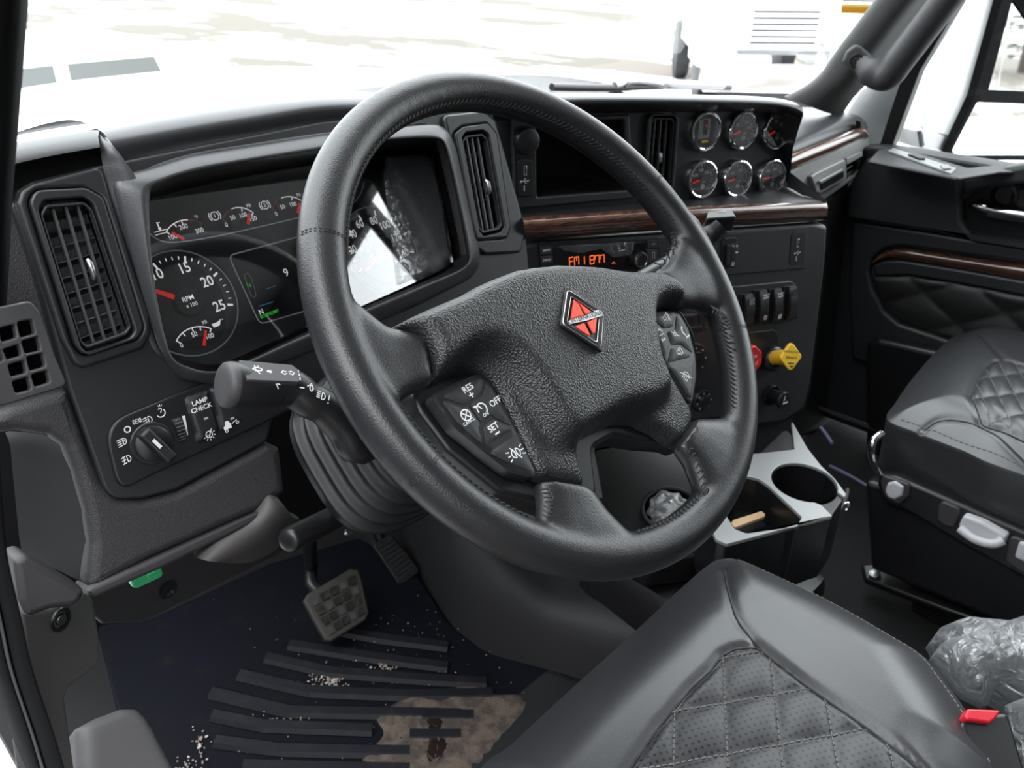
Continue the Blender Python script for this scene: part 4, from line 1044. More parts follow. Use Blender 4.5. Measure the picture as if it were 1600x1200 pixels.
# ------------------------------------------------------------------ column, bellows, stalk, levers
CN = WP.n
def colp(d): return WP.o - CN*d
BP2 = Pl(colp(.2), n=CN)
def boot():
    t = thing('column_bellows', 'black ribbed rubber bellows round the steering column below the wheel', 'bellows', colp(.30))
    rows = []; n = 48
    ups = WP.ay; rts = WP.ax
    d0, d1, NR = .17, .345, 145
    for i in range(NR):
        f = i/(NR-1); d = d0+(d1-d0)*f
        hw = .072+.034*f; hh = .058+.034*f
        rip = .0095*abs(math.cos(math.pi*f*8))**7 if .03 < f < .97 else 0
        ring = []
        for k in range(n):
            a = 2*math.pi*k/n; c, s = math.cos(a), math.sin(a); e = .62
            x = math.copysign(abs(c)**e, c)*(hw+rip); y = math.copysign(abs(s)**e, s)*(hh+rip)
            ring.append(colp(d)+rts*x+ups*(y-.006))
        rows.append(ring)
    loft('bellows', rows, RUBBER, t, closed_u=True)
    rows = []
    for d, hw, hh in ((.075, .060, .045), (.080, .068, .052), (.12, .074, .058), (.165, .080, .066), (.172, .080, .066), (.176, .072, .058)):
        ring = []
        for k in range(n):
            a = 2*math.pi*k/n; c, s = math.cos(a), math.sin(a); e = .62
            ring.append(colp(d)+rts*math.copysign(abs(c)**e, c)*hw+ups*(math.copysign(abs(s)**e, s)*hh-.010))
        rows.append(ring)
    sh = loft('column_shroud', rows, PL_BLACK, t, closed_u=True, smooth=50)
    bm = bmesh.new(); lathe_bm(bm, [(.042, .02), (.045, .08)], WP.o, -CN, 32); link('column_neck', from_bm(bm), PL_BLACK, t, 50)
    return t
boot()
def stalk():
    t = thing('indicator_stalk', 'black column stalk with grey round end and white wiper and indicator symbols', 'stalk', colp(.14)-WP.ax*.07)
    tip, mid_, bend, base = at_y(352, 601, .53), at_y(440, 606, .525), at_y(505, 636, .515), at_y(566, 700, .50)
    ax = (mid_-tip).normalized()
    # octagonal barrel with slanted flats
    view = (EYE-tip).normalized(); u = (view-ax*view.dot(ax)).normalized(); w = ax.cross(u)
    bm = bmesh.new(); prof = [(0, .0150), (.002, .0172), (.006, .0178), (.0275, .0174), (.030, .0170), ((mid_-tip).length-.006, .0158), ((mid_-tip).length, .0152)]
    rings = []
    for h, r in prof:
        rings.append([bm.verts.new(tip+ax*h+(u*math.cos(2*math.pi*(k+.5)/40)+w*math.sin(2*math.pi*(k+.5)/40))*r*(1 if h < .007 else .94+.06*math.cos(4*2*math.pi*(k+.5)/40)))for k in range(40)])
    for a, b in zip(rings, rings[1:]):
        for k in range(40): bm.faces.new((a[k], a[(k+1) % 40], b[(k+1) % 40], b[k]))
    bm.faces.new(rings[0][::-1]); bm.faces.new(rings[-1]); bmesh.ops.recalc_face_normals(bm, faces=bm.faces)
    link('barrel', from_bm(bm), PL_BLACK, t, 35)
    lathe('end_cap', [(0, -.0030), (.010, -.0028), (.0150, -.0020), (.0170, -.0003), (.0176, .0030), (.0176, .0060)], tip, ax, PL_GREY2, t, 48, 50)
    arm = spl([mid_-ax*.004, mid_+ax*.01, mid_.lerp(bend, .6), bend, bend.lerp(base, .5), base, base.lerp(colp(.135)-WP.ax*.03, .6)], 24)
    rr = [.0145, .0145, .0145, .0145, .0145, .0142, .014, .0138, .0135, .013]; rr = list(np.interp(np.linspace(0, 1, 24), np.linspace(0, 1, len(rr)), rr))
    tube('arm', arm, rr, PL_BLACK, t, 24)
    tube('base_collar', [base.lerp(arm[-1], .25), base.lerp(arm[-1], .45), base.lerp(arm[-1], .7)], [.0150, .0156, .0154], PL_BLACK, t, 24)
    # print wrapped on the barrel flats: symbols lie on planes touching the barrel
    up = (Vector((0, 0, 1))-ax*ax.z).normalized()
    fn = (view*.55+up*.8); fn = (fn-ax*fn.dot(ax)).normalized()
    K = Pl(tip+fn*.0166, n=fn); K.ax = ax; K.ay = K.n.cross(ax)
    plate('grey_flat', K.off(.0002), [[(.008, -.0100), (.050, -.0088), (.054, .0040), (.050, .0092), (.007, .0100)]], .005, PL_GREY2, t, .0006, r=.001, raw=True)
    g = Print(K.off(.0002), .0002)
    def wip(x, y, s):
        g.arc((x, y-s*.6), s*1.7, 40, 140, .0008); g.arc((x, y-s*.6), s*.7, 40, 140, .0008); g.stroke([(x+s*.2, y-s*1.1), (x-s*.7, y+s*.8)], .0008)
        for sg in (40, 140): a = math.radians(sg); g.stroke([(x+s*.7*math.cos(a), y-s*.6+s*.7*math.sin(a)), (x+s*1.7*math.cos(a), y-s*.6+s*1.7*math.sin(a))], .0008)
    wip(.0190, 0, .0030); g.stroke([(.0172, .0042), (.0180, .0052)], .001); g.stroke([(.0208, .0042), (.0200, .0052)], .001)
    g.poly([(.0262, .0010), (.0282, .0010), (.0282, .0020), (.0305, 0), (.0282, -.0020), (.0282, -.0010), (.0262, -.0010)])
    for sg, x in ((-1, .0425), (1, .0440)):
        g.stroke([(x, .0011), (x+sg*.0020, .0011), (x+sg*.0020, .0024), (x+sg*.0048, 0), (x+sg*.0020, -.0024), (x+sg*.0020, -.0011), (x, -.0011)], .0008)
    g.build('symbols', WHITE_P, t)
    fn2 = (view*.85+up*.25); fn2 = (fn2-ax*fn2.dot(ax)).normalized(); L = (mid_-tip).length
    K2 = Pl(tip+fn2*.0166, n=fn2); K2.ax = ax; K2.ay = K2.n.cross(ax)
    g = Print(K2, .0003); x = L-.012; wip0 = g
    s = .0034; y = -.002
    g.arc((x, y-s*.6), s*1.7, 40, 140, .0008); g.arc((x, y-s*.6), s*.7, 40, 140, .0008); g.stroke([(x, y-s*1.1), (x-s*.5, y+s*.8)], .0008)
    for k, yy in enumerate((.0075, .0045, .0015)): g.rect((L+.006+k*.0004, yy+.002), .0008+.0002*k, .0022)
    g.text('–  0', (L+.012, -.0035), .0075, -4, .01)
    g.build('wiper_symbols', WHITE_P, t)
    ad = (bend-mid_).normalized(); vb = (EYE-bend).normalized(); fn3 = (vb*.8+up*.5); fn3 = (fn3-ad*fn3.dot(ad)).normalized()
    K3 = Pl(mid_.lerp(bend, .75)+fn3*.0150, n=fn3); K3.ax = ad; K3.ay = K3.n.cross(ad)
    g = Print(K3, .0003); g.stroke([(-.002, .0030), (-.002, -.0030)], .0008); g.arc((-.002, 0), .0030, 90, -90, .0008, 12)
    for k in range(4): g.stroke([(-.0035, .0026-k*.0017), (-.0068, .0026-k*.0017)], .0008)
    g.rect((.0045, .0012), .0010, .0045); g.rect((.0045, -.0035), .0010, .0012); g.stroke([(-.016, .002), (-.013, .006), (-.010, .002)], .0008); g.build('lamp_symbols', WHITE_P, t)
stalk()
# tilt lever under the column
def tilt():
    a, b = at_y(449, 845, .63), at_y(532, 804, .66)
    t = thing('tilt_lever', 'black tilt lever with rounded grip under the steering column', 'lever', b)
    d = (b-a); P = [a-d*.03, a+d*.05, a+d*.15, a+d*.5, a+d*.85, b+d*.25]
    tube('grip', spl(P, 40), [.0132*math.sqrt(max(.02, 1-(1-min(1, i/7))**2)) for i in range(40)], PL_BLACK, t, 20)
    tube('pivot_bracket', [b+d*.15, b+d*.6+Vector((0, .03, .0)), b+d*1.3+Vector((0, .10, -.01))], [.007, .008, .008], PL_BLACK, t, 10, flat=((0, 0, 1), .5))
    tube('bracket_bolt', [at_y(542, 832, .67), at_y(546, 830, .665)], .004, STEEL, t, 10)
tilt()
# right hand stalk, its block handle showing past the rim
def rstalk():
    Y = .50
    c = at_y(1124, 340, Y)
    t = thing('shift_stalk', 'black stalk with square block handle seen past the wheel rim at right', 'stalk', c)
    K = Pl(c, n=Vector((-.12, -.25, .96)))
    plate('handle', K, [[(1106, 330), (1145, 328), (1151, 339), (1103, 342)]], .020, PL_BLACK, t, .002, r=.003, res=3)
    g = Print(K, .0004); x, y = K.px(1128, 331); g.rect((x, y), .010, .0016, -3); g.build('handle_mark', GREY_P, t)
    tube('arm', spl([at_y(1122, 352, Y+.004), at_y(1108, 366, Y+.008), at_y(1085, 392, Y+.01), colp(.14)+WP.ax*.09, colp(.14)+WP.ax*.03], 16), [.014]*6+[.012]*10, PL_BLACK, t, 14)
rstalk()

# ------------------------------------------------------------------ centre stack fittings
def disc_pl(px, pl): return pl.W(*pl.px(*px))
def socket():
    P = CP.off(.006); c = P.px(819, 219)
    t = thing('power_socket', 'black capped power socket left of the cubby', 'socket', P.W(*c))
    plate('backplate', P, [[(801, 196), (837, 193), (838, 309), (806, 311)]], .003, PL_DARK, t, .001, r=.002)
    lathe('cap', [(.0175, 0), (.0175, .010), (.0165, .0125), (.014, .0135), (0, .0138)], P.W(*c), P.n, PL_BLACK, t, 40)
    u = thing('usb_port', 'small black USB port plate with white symbol below the capped socket', 'port', P.at(820, 280))
    usb(u, P.off(.0012), [(808, 254), (812, 250), (829, 250), (832, 254), (834, 302), (830, 306), (812, 307), (809, 303)], (820, 267), (820, 283), (819, 294))
def usb(u, P, frame, a, s, b):
    plate('backplate', P, [frame], .0015, PL_FASC, u, .0005, r=.002)
    q = Vector(P.px(*a)); k = .0034
    plate('port_shell', P.off(.0012), [[(q.x-k*.8, q.y-k*2), (q.x+k*.8, q.y-k*2), (q.x+k*.8, q.y+k*2), (q.x-k*.8, q.y+k*2)], [(q.x-k*.1, q.y-k*1.6), (q.x+k*.55, q.y-k*1.6), (q.x+k*.55, q.y+k*1.6), (q.x-k*.1, q.y+k*1.6)]], .001, CHROME, u, .0002, raw=True)
    g = Print(P, .0004); x, y = P.px(*s); w = .0009
    g.stroke([(x-.006, y), (x+.005, y)], w); g.stroke([(x-.003, y), (x, y+.003), (x+.002, y+.003)], w); g.stroke([(x-.001, y), (x+.001, y-.003), (x+.003, y-.003)], w); g.disc((x-.006, y), .0016); g.poly([(x+.004, y+.0014), (x+.004, y-.0014), (x+.007, y)])
    x, y = P.px(*b); g.rect((x, y), .0016, .0075); g.build('symbol', WHITE_P, u)
socket()
def radio():
    P = SP.off(.004)
    t = thing('radio', 'black dash radio with amber FM1 87.7 display and ringed volume knob', 'radio', P.at(935, 400))
    plate('faceplate', P, [[(842, 382), (1030, 371), (1035, 436), (848, 452)]], .006, PL_BLACK, t, .001, r=.002)
    plate('display', P.off(.0012), [[(868, 388), (1008, 379), (1010, 420), (870, 428)]], .002, PL_GLOSS, t, .0003, r=.001)
    for pts in ([(844, 386), (862, 385), (863, 397), (845, 398)], [(845, 401), (863, 400), (864, 411), (846, 412)], [(1011, 376), (1027, 375), (1028, 386), (1012, 387)], [(1011, 391), (1027, 390), (1029, 410), (1013, 411)]):
        plate('button', P.off(.0014), [pts], .002, PL_DARK, t, .0004, r=.001)
    g = Print(P.off(.0014), .0003); x0, y0 = P.px(853, 391); g.text('MENU', (x0, y0), .0042, 0, .01); x0, y0 = P.px(854, 406); g.text('DISPLAY', (x0, y0), .0036, 0, .01)
    g.rect(P.px(970, 391), .012, .0012); g.build('lettering', WHITE_P, t)
    g = Print(P.off(.0014), .0003); rx, ry = P.px(1020, 399); g.rect((rx-.002, ry), .001, .010); g.rect((rx+.002, ry), .001, .010); g.rect((rx, ry+.005), .005, .001); g.rect(P.px(1020, 381), .006, .0012); g.build('button_marks', GREY_P, t)
    g = Print(P.off(.0014), .0003); seg = {'F': 'aefg', 'M': 'abcefj', '1': 'bc', '8': 'abcdefg', '7': 'abcf'}
    def seven(ch, x, y, w, h):
        th = .0014; S = {'a': [(-w, h), (w, h)], 'b': [(w, h), (w, 0)], 'c': [(w, 0), (w, -h)], 'd': [(-w, -h), (w, -h)], 'e': [(-w, 0), (-w, -h)], 'f': [(-w, h), (-w, 0)], 'g': [(-w, 0), (w, 0)], 'j': [(0, h), (0, 0)]}
        for k in seg[ch]:
            a, b = S[k]; g.stroke([(x+a[0]*.9, y+a[1]*.93), (x+b[0]*.9, y+b[1]*.93)], th)
    for ch, p in (('F', (892, 408)), ('M', (900, 407.5)), ('1', (909, 407)), ('8', (924, 405.5)), ('7', (932, 405)), ('7', (940, 404.5))):
        x, y = P.px(*p); seven(ch, x, y, .0037, .0060)
    g.disc(P.px(936, 409), .0008); g.stroke([P.px(955, 412), P.px(958, 409), P.px(960, 412)], .001); g.build('amber_digits', AMBER, t)
    c = P.px(994, 405)
    k = lathe('volume_knob', [(.0125, 0), (.0120, .012), (.0105, .0135), (0, .0135)], P.W(*c), P.n, PL_BLACK, t, 36)
    lathe('knob_ring', [(.0106, .0134), (.0102, .0146), (.0088, .0146), (.0084, .0134)], P.W(*c), P.n, CHROME, k, 36)
    # crinkled film on its face
    q = [P.px(*p) for p in ((872, 384), (990, 377), (985, 398), (955, 402), (938, 388), (905, 395), (880, 392))]
    f = pillow('display_film', P.off(.0030), q, .0002, .003, .003, FILM2, t, lambda x, y, d: .0012*np.abs(np.sin(x*260+y*120))*np.clip(d/.004, 0, 1), 0, raw=True, smooth=True)
    f['label'] = 'crinkled clear film on the radio display'
radio()
def blank():
    P = SP.off(.003)
    t = thing('switch_blank_panel', 'plain black panel with one rocker switch and a USB port, right of the wheel', 'switch panel', P.at(1190, 395))
    plate('faceplate', P, [[(1116, 366), (1262, 355), (1259, 419), (1119, 431)]], .005, PL_DARK, t, .001, r=.003)
    P2 = P.off(.002)
    plate('rocker_frame', P2, [[(1128, 376), (1132, 372), (1150, 371), (1152, 375), (1151, 412), (1147, 418), (1133, 420), (1129, 416)]], .004, PL_BLACK, t, .001, r=.001)
    rk = link('rocker', pillow_me(P2.off(.001), rp([P2.px(*p) for p in ((1135, 380), (1151, 379), (1150, 401), (1144, 415), (1134, 416))], .002, 3), .006, .005, .003, lambda x, y, d: 0*x, .002), PL_FASC, t, 50)
    g = Print(P2.off(.0085), .0004); x, y = P2.px(1139, 411); g.ring((x, y), .0022, .0008)
    for k in range(6): g.tick((x, y), .0030, .0040, k*60, .0007)
    x, y = P2.px(1145, 393); g.rect((x, y), .005, .002); g.build('rocker_symbol', WHITE_P, rk)
    u = thing('usb_port', 'small black USB port plate at the right edge of the plain switch panel', 'port', P.at(1247, 388))
    usb(u, P.off(.001), [(1237, 367), (1241, 363), (1257, 362), (1259, 366), (1257, 408), (1253, 413), (1237, 414), (1234, 410)], (1246, 380), (1246, 395), (1244, 404))
blank()
def rockers():
    P = SP.off(.004)
    plate('rocker_surround', P, [[(1095, 460), (1100, 452), (1236, 439), (1243, 444), (1247, 492), (1243, 499), (1170, 508), (1100, 515)]], .004, PL_DARK, DASH, .0015, r=.004)
    names = ['black rocker switch with pale worn top, nearest the wheel rim in the row of four', 'black rocker switch marked PARKED REGEN', 'black rocker switch marked INHIBIT REGEN', 'plain black rocker switch at the right end of the row']
    for i, (pts, words) in enumerate((([(1155, 461), (1174, 459), (1177, 505), (1159, 507)], None), ([(1177, 455), (1196, 453), (1199, 502), (1180, 504)], ('PARKED', 'REGEN')), ([(1200, 453), (1219, 451), (1221, 500), (1203, 502)], ('INHIBIT', 'REGEN')), ([(1223, 449), (1242, 447), (1244, 496), (1226, 498)], None))):
        c = [P.px(*p) for p in pts]; cen = sum((Vector(q) for q in c), Vector((0, 0)))/4
        t = thing('rocker_switch', names[i], 'switch', P.W(*cen), 'rocker switches in a row on the centre stack')
        plate('housing', P.off(.003), [[tuple(cen+(Vector(q)-cen)*1.06) for q in c]], .006, PL_BLACK, t, .0008, raw=True)
        y0, y1 = c[3][1], c[0][1]; xa, xb = cen.x-.0085, cen.x+.0085
        rows = []
        for k in range(13):
            f = k/12; y = y0+.001+(y1-y0-.002)*f; z = .004+.0065*(abs(2*f-1)**1.5) if i != 9 else .006
            z = .010 - .0055*(1-abs(2*f-1))**1.0 if i in (1, 2) else .0035+.007*f
            z = .004+.0075*math.sin(math.pi*min(1, .15+f*.8))
            rows.append([P.W(xa, y, .002), P.W(xa, y, z-.001), P.W(xa+.001, y, z), P.W(xb-.001, y, z), P.W(xb, y, z-.001), P.W(xb, y, .002)])
        loft('rocker', rows, PL_FASC, t, smooth=40)
        g = Print(P.off(.0115), .0006)
        if words:
            zf = lambda x, y: -.0012
            g.text(words[0], (cen.x, y1-.007), .0044, 0, .015, .9); g.text(words[1], (cen.x, y1-.0115), .0044, 0, .015, .9)
            x, y = cen.x, y0+.009; g.ring((x, y), .0022, .0009)
            for k in range(8): g.tick((x, y), .003, .0044, k*45, .001)
            if i == 2: g.stroke([(x-.004, y-.004), (x+.004, y+.004)], .0009)
            g.build('lettering', WHITE_P, t)
        elif i == 0:
            g.rect((cen.x, y1-.011), .011, .011); g.build('pale_patch', mat('pale switch window', (.16, .16, .16), .3), t)
        else:
            g.rect((cen.x, y1-.009), .012, .011); g.build('pale_patch', PL_GREY2, t)
rockers()
def brakes():
    P = SP.off(.003)
    plate('valve_panel', P, [[(1148, 526), (1155, 522), (1208, 515), (1215, 520), (1219, 571), (1214, 577), (1160, 584), (1152, 580)]], .004, PL_BLACK, DASH, .001, r=.003)
    # yellow parking brake knob
    b = P.at(1205, 559); t = thing('parking_brake_knob', 'yellow diamond parking brake knob on a stem, right of the wheel', 'brake knob', b)
    h = at_y(1237, 558, b.y-.055)
    ax = (h-b).normalized()
    lathe('boss', [(.021, 0), (.021, .008), (.017, .012), (.013, .012)], b, P.n, PL_BLACK, t, 32)
    tube('stem', [b, b+ax*.01, h-ax*.006, h], [.0118, .0118, .0120, .0125], YELLOW, t, 28)
    K = Pl(h+ax*.004, n=(P.n*.55+(EYE-h).normalized()))
    dm = [(1237, 533), (1254, 557), (1236, 582), (1218, 559)]
    plate('knob', K.off(.004), [dm], .010, YELLOW, t, .0022, r=.006, res=4)
    x, y = K.off(.004).px(1237, 550); g = Print(K.off(.004), .0003); g.text('PARKING', (x, y), .0058, -2, .006); g.text('BRAKE', (x, y-.009), .0058, -2, .006)
    g.rect((x, y-.018), .010, .0022, -2); g.poly([(x-.004, y-.021), (x+.005, y-.0215), (x+.001, y-.025)]); g.build('lettering', BLACK_P, t)
    b = P.at(1166, 563); t = thing('trailer_air_knob', 'red octagonal trailer air supply knob partly behind the wheel rim', 'brake knob', b)
    h = at_y(1172, 563, b.y-.045); ax = (h-b).normalized()
    lathe('boss', [(.021, 0), (.021, .008), (.017, .012), (.013, .012)], b, P.n, PL_BLACK, t, 32)
    tube('stem', [b, h], [.0118, .0122], REDK, t, 24)
    K = Pl(h+ax*.004, n=P.n); c = Vector(K.px(1171, 563))
    oc = [tuple(c+Vector((math.cos(math.radians(22.5+45*k)), math.sin(math.radians(22.5+45*k))))*.0235) for k in range(8)]
    plate('knob', K.off(.004), [oc], .011, REDK, t, .002, r=.002, raw=True, res=3)
    g = Print(K.off(.004), .0003); g.text('TRAILER\nAIR\nSUPPLY', tuple(c), .0062, 0, .01); g.build('lettering', WHITE_P, t)
brakes()
def lighter():
    P = SP.off(.002); c = P.px(1204, 617)
    t = thing('cigarette_lighter', 'black cigarette lighter knob with white symbol below the yellow knob', 'lighter', P.W(*c))
    lathe('ring', [(.0185, 0), (.0180, .004), (.0160, .005), (.0135, .002)], P.W(*c), P.n, PL_GLOSS, t, 36)
    h = P.W(*c)+P.n*.028
    lathe('knob', [(.0120, -.026), (.0120, -.006), (.0140, -.003), (.0145, .002), (.0135, .004), (0, .0042)], h, P.n, PL_BLACK, t, 36)
    g = Print(Pl(h+P.n*.0044, n=P.n), .0003); g.rect((.001, -.004), .011, .0034); g.stroke([(-.003, .0005), (-.0005, .003), (-.002, .0055), (.001, .008)], .0018); g.build('symbol', WHITE_P, t)
    # climate panel, glimpsed through the wheel
    Pk = SP.off(.003)
    u = thing('climate_panel', 'black climate control panel glimpsed between the wheel spokes at right', 'climate controls', Pk.at(1080, 560))
    plate('faceplate', Pk, [[(940, 500), (1135, 487), (1142, 650), (950, 668)]], .004, PL_DARK, u, .001, r=.004)
    for px in ((1093, 624), (1080, 560)):
        c = Pk.px(*px); R_ = .0185 if px[1] > 600 else .026
        kb = lathe('dial', [(R_, 0), (R_, .007), (R_*.93, .010), (R_*.55, .011), (R_*.5, .016), (0, .0165)], Pk.W(*c), Pk.n, PL_BLACK, u, 36)
        g = Print(Pk.off(.0108), .0006)
        for k in range(7): a = math.radians(230-k*46); g.disc((c[0]+R_*.74*math.cos(a), c[1]+R_*.74*math.sin(a)), .0019, 10)
        g.build('dial_marks', GREY_P, kb)
    for pts in ([(1070, 494), (1086, 493), (1087, 505), (1071, 507)], [(1072, 512), (1098, 510), (1099, 518), (1073, 520)], [(1092, 492), (1108, 491), (1109, 503), (1093, 505)]):
        plate('button', Pk.off(.0015), [pts], .002, PL_BLACK, u, .0004, r=.001)
lighter()
# ------------------------------------------------------------------ passenger side of the dashboard
PD = Pl(R(1.88, .77, -.43), 2, 5)
def pass_dash():
    ted = [(1180, 250), (1237, 229), (1327, 191), (1352, 186)]
    e1 = [PD.off(-.012).at(*p) for p in spl(ted, 12)]
    loft('passenger_top', [[p+Vector((-.02, .55, -.10)) for p in e1], [p+Vector((0, .16, .020)) for p in e1], [p+Vector((0, .03, .010)) for p in e1], e1, [PD.off(-.014).at(*p) for p in spl([(1180, 266), (1236, 244), (1300, 219), (1350, 198)], 12)]], PL_SOFT, DASH, sub=1)
    e2 = spl([(1180, 262), (1236, 241), (1300, 216), (1346, 198), (1357, 205)], 20); e3 = spl([(1180, 290), (1239, 267), (1300, 240), (1346, 217), (1356, 216)], 20)
    w = loft('passenger_walnut', [[PD.off(-.01).at(*p) for p in e2], [PD.off(.004).at(*p) for p in e2], [PD.off(.014).at(*(Vector(a).lerp(Vector(b), .5))) for a, b in zip(e2, e3)], [PD.off(.006).at(*p) for p in e3], [PD.off(-.01).at(*p) for p in e3]], WOOD, DASH, sub=1)
    f = [(1180, 282), (1239, 264), (1346, 216), (1357, 213), (1360, 245), (1352, 268), (1288, 313), (1180, 365)]
    vr = [(1323, 247), (1348, 236), (1349, 262), (1324, 281)]; vl = [(1230, 300), (1258, 286), (1272, 300), (1240, 325)]
    plate('passenger_fascia', PD, [f, vr, vl], .02, PL_SATIN2, DASH, .004, r=[.008, .004, .004])
    plate('passenger_corner_grille', PD.off(.004), [[(1344, 187), (1354, 190), (1358, 202), (1346, 206)]], .012, PL_BLACK, DASH, .003, r=.004)
    plate('passenger_lower_face', PD.off(-.02), [[(1150, 330), (1180, 340), (1290, 312), (1354, 267), (1364, 300), (1372, 420), (1372, 640), (1150, 720)]], .03, PL_DARK, DASH, .01, r=.01)
    def pv(lp, label, ns):
        t = thing('air_vent', label, 'air vent', PD.at(*lp[0]))
        recess('duct', PD.off(-.002), lp, .05, PL_VOID, t)
        a, b, c, d = [Vector(PD.px(*p)) for p in lp]
        for k in range(ns):
            g = (k+.5)/ns; L = a.lerp(d, g); Q = b.lerp(c, g); bm = bmesh.new()
            bar_bm(bm, PD.W(L.x, L.y, -.008), PD.W(Q.x, Q.y, -.008), PD.n+Vector((0, 0, 1)), .0022, .012); link('vane', from_bm(bm), PL_DARK, t)
        m = a.lerp(b, .6).lerp(d.lerp(c, .6), .5); bm = bmesh.new(); box_bm(bm, PD.W(m.x, m.y, .000), PD.ax, PD.ay, PD.n, .02, .012, .012); link('thumb_tab', from_bm(bm), PL_BLACK, t)
        plate('hood', PD.off(.006), [[lp[0], lp[1], tuple(Vector(lp[1]).lerp(Vector(lp[2]), .32)), tuple(Vector(lp[0]).lerp(Vector(lp[3]), .32))]], .008, PL_SATIN2, t, .002, r=.002)
    pv(vr, 'small horizontal air vent at the passenger end of the dash', 4)
    pv(vl, 'horizontal air vent half hidden behind the corner of the gauge shelf', 3)
    t = thing('ash_tray', 'closed silver-grey drawer between the two passenger vents', 'ashtray', PD.at(1297, 275))
    plate('drawer_front', PD.off(.010), [[(1268, 276), (1274, 271), (1320, 249), (1322, 252), (1322, 281), (1282, 303), (1276, 300)]], .014, PL_SATIN2, t, .003, r=.003)
    plate('pull_slot', PD.off(.013), [[(1282, 284), (1318, 265), (1319, 277), (1284, 297)]], .003, PL_BLACK, t, .001, r=.002)
    plate('pull_lip', PD.off(.018), [[(1282, 283), (1318, 264), (1318, 268), (1283, 288)]], .006, PL_SATIN, t, .002)
pass_dash()

# ------------------------------------------------------------------ passenger door, right pillar, handle
DX = Pl(Vector((1.90, .4, .52)), n=Vector((-1, 0, 0)))
def L_(y, z): return (-(y-.4), z-.52)                  # door plane coordinates from world y, z
d1 = tag(plate('door_1', DX, [[L_(.86, .02), L_(.86, .66), L_(.80, .70), L_(.74, .712), L_(-.335, .712), L_(-.335, .02)]], .06, PL_DARK, None, .006, r=.01, raw=True), kind='structure')
plate('upper_block', DX.off(.03), [[(1352, 250), (1365, 244), (1497, 276), (1502, 300), (1503, 345), (1520, 368), (1900, 426), (1900, 436), (1441, 362), (1318, 344), (1322, 290)]], .05, PL_DARK, d1, .010, r=.006, res=3)
plate('sill_ledge', Pl(Vector((1.9, .5, .718)), n=Vector((0, 0, 1))), [[(1357, 250), (1372, 234), (1402, 229), (1512, 262), (1660, 246), (1700, 266), (1560, 268), (1497, 278)]], .008, PL_DARK, d1, .004, r=.006)
plate('sill_switch_plate', Pl(Vector((1.9, .5, .722)), n=Vector((0, 0, 1))), [[(1388, 235), (1396, 231), (1494, 262), (1486, 270)]], .004, PL_SATIN, d1, .001)
for q in ([(1419, 240), (1440, 242), (1446, 247), (1436, 247)], [(1470, 257), (1482, 256), (1486, 262), (1474, 263)]):
    plate('sill_button', Pl(Vector((1.9, .5, .726)), n=Vector((0, 0, 1))), [q], .004, PL_BLACK if q[0][0] < 1450 else PL_SATIN2, d1, .001)
plate('armrest_top', DX.off(.05), [[(1499, 279), (1540, 268), (1640, 250), (1800, 236), (1800, 276), (1640, 284), (1570, 292), (1520, 300), (1503, 320)]], .06, PL_DARK, d1, .010, r=.01, res=3)
plate('handle_cup', DX.off(.004), [[(1503, 300), (1560, 290), (1640, 286), (1640, 380), (1524, 366), (1505, 345)]], .003, PL_BLACK, d1, .001, r=.01)
for c in ((1570, 305), (1602, 310)):
    p = DX.off(.006).at(*c); lathe('cup_socket', [(.026, 0), (.026, .006), (.020, .008), (.018, .002), (0, .002)], p, DX.n, PL_BLACK, d1, 28)
pts = spl([DX.off(.012).at(1517, 321), DX.off(.03).at(1530, 325), DX.off(.034).at(1560, 333), DX.off(.034).at(1600, 339), DX.off(.034).at(1640, 345)], 16)
tube('door_handle', pts, list(np.interp(range(16), [0, 3, 15], [.006, .011, .0125])), CHROME, d1, 14, flat=((1, 0, 0), .6))
inset = [(1402, 384), (1380, 390), (1362, 404), (1357, 425), (1362, 450), (1381, 487), (1404, 507), (1483, 533), (1640, 575), (1900, 668), (1900, 455), (1640, 417)]
plate('lower_moulding', DX.off(.016), [[(1330, 345), (1441, 361), (2020, 458), (2020, 800), (1500, 620), (1330, 560), (1326, 450)], inset], .03, PL_DARK, d1, .008, r=[.02, .01], res=3)
tr0 = spl([(1360, 412), (1372, 398), (1404, 388), (1500, 400), (1640, 420), (1900, 458)], 40); tr1 = spl([(1362, 414), (1378, 408), (1404, 406), (1500, 421), (1640, 446), (1900, 486)], 40)
loft('door_walnut', [[DX.off(.001).at(*p) for p in tr0], [DX.off(.014).at(*(Vector(a).lerp(Vector(b), .3))) for a, b in zip(tr0, tr1)], [DX.off(.014).at(*(Vector(a).lerp(Vector(b), .7))) for a, b in zip(tr0, tr1)], [DX.off(.001).at(*p) for p in tr1]], WOOD, d1, sub=1)
plate('trim_band', DX.off(.010), [[(1362, 415), (1378, 409), (1404, 407), (1500, 422), (1640, 447), (1900, 488), (1900, 514), (1640, 470), (1500, 443), (1420, 430), (1368, 432)]], .012, PL_DARK, d1, .005)
ux, uy = .085, .052
def dq(x, y, d):
    a = x/ux+y/uy; b = x/ux-y/uy
    s = np.abs(np.sin(math.pi*a/2*1.0))*np.abs(np.sin(math.pi*b/2))
    return .010*np.power(np.clip(s, 0, 1), .45)*np.clip(d/.01, 0, 1)
pillow('quilted_insert', DX.off(.001), [(1362, 428), (1420, 430), (1500, 442), (1640, 468), (1900, 508), (1900, 666), (1640, 574), (1483, 531), (1404, 505), (1382, 486), (1364, 452)], .001, .01, .007, SEATD, d1, dq, .002)
def door_pocket():
    plate('map_pocket', DX.off(.05), [[(1352, 536), (1372, 530), (1440, 545), (1700, 600), (1700, 900), (1352, 780)]], .05, PL_BLACK, d1, .012, r=.02)
door_pocket()
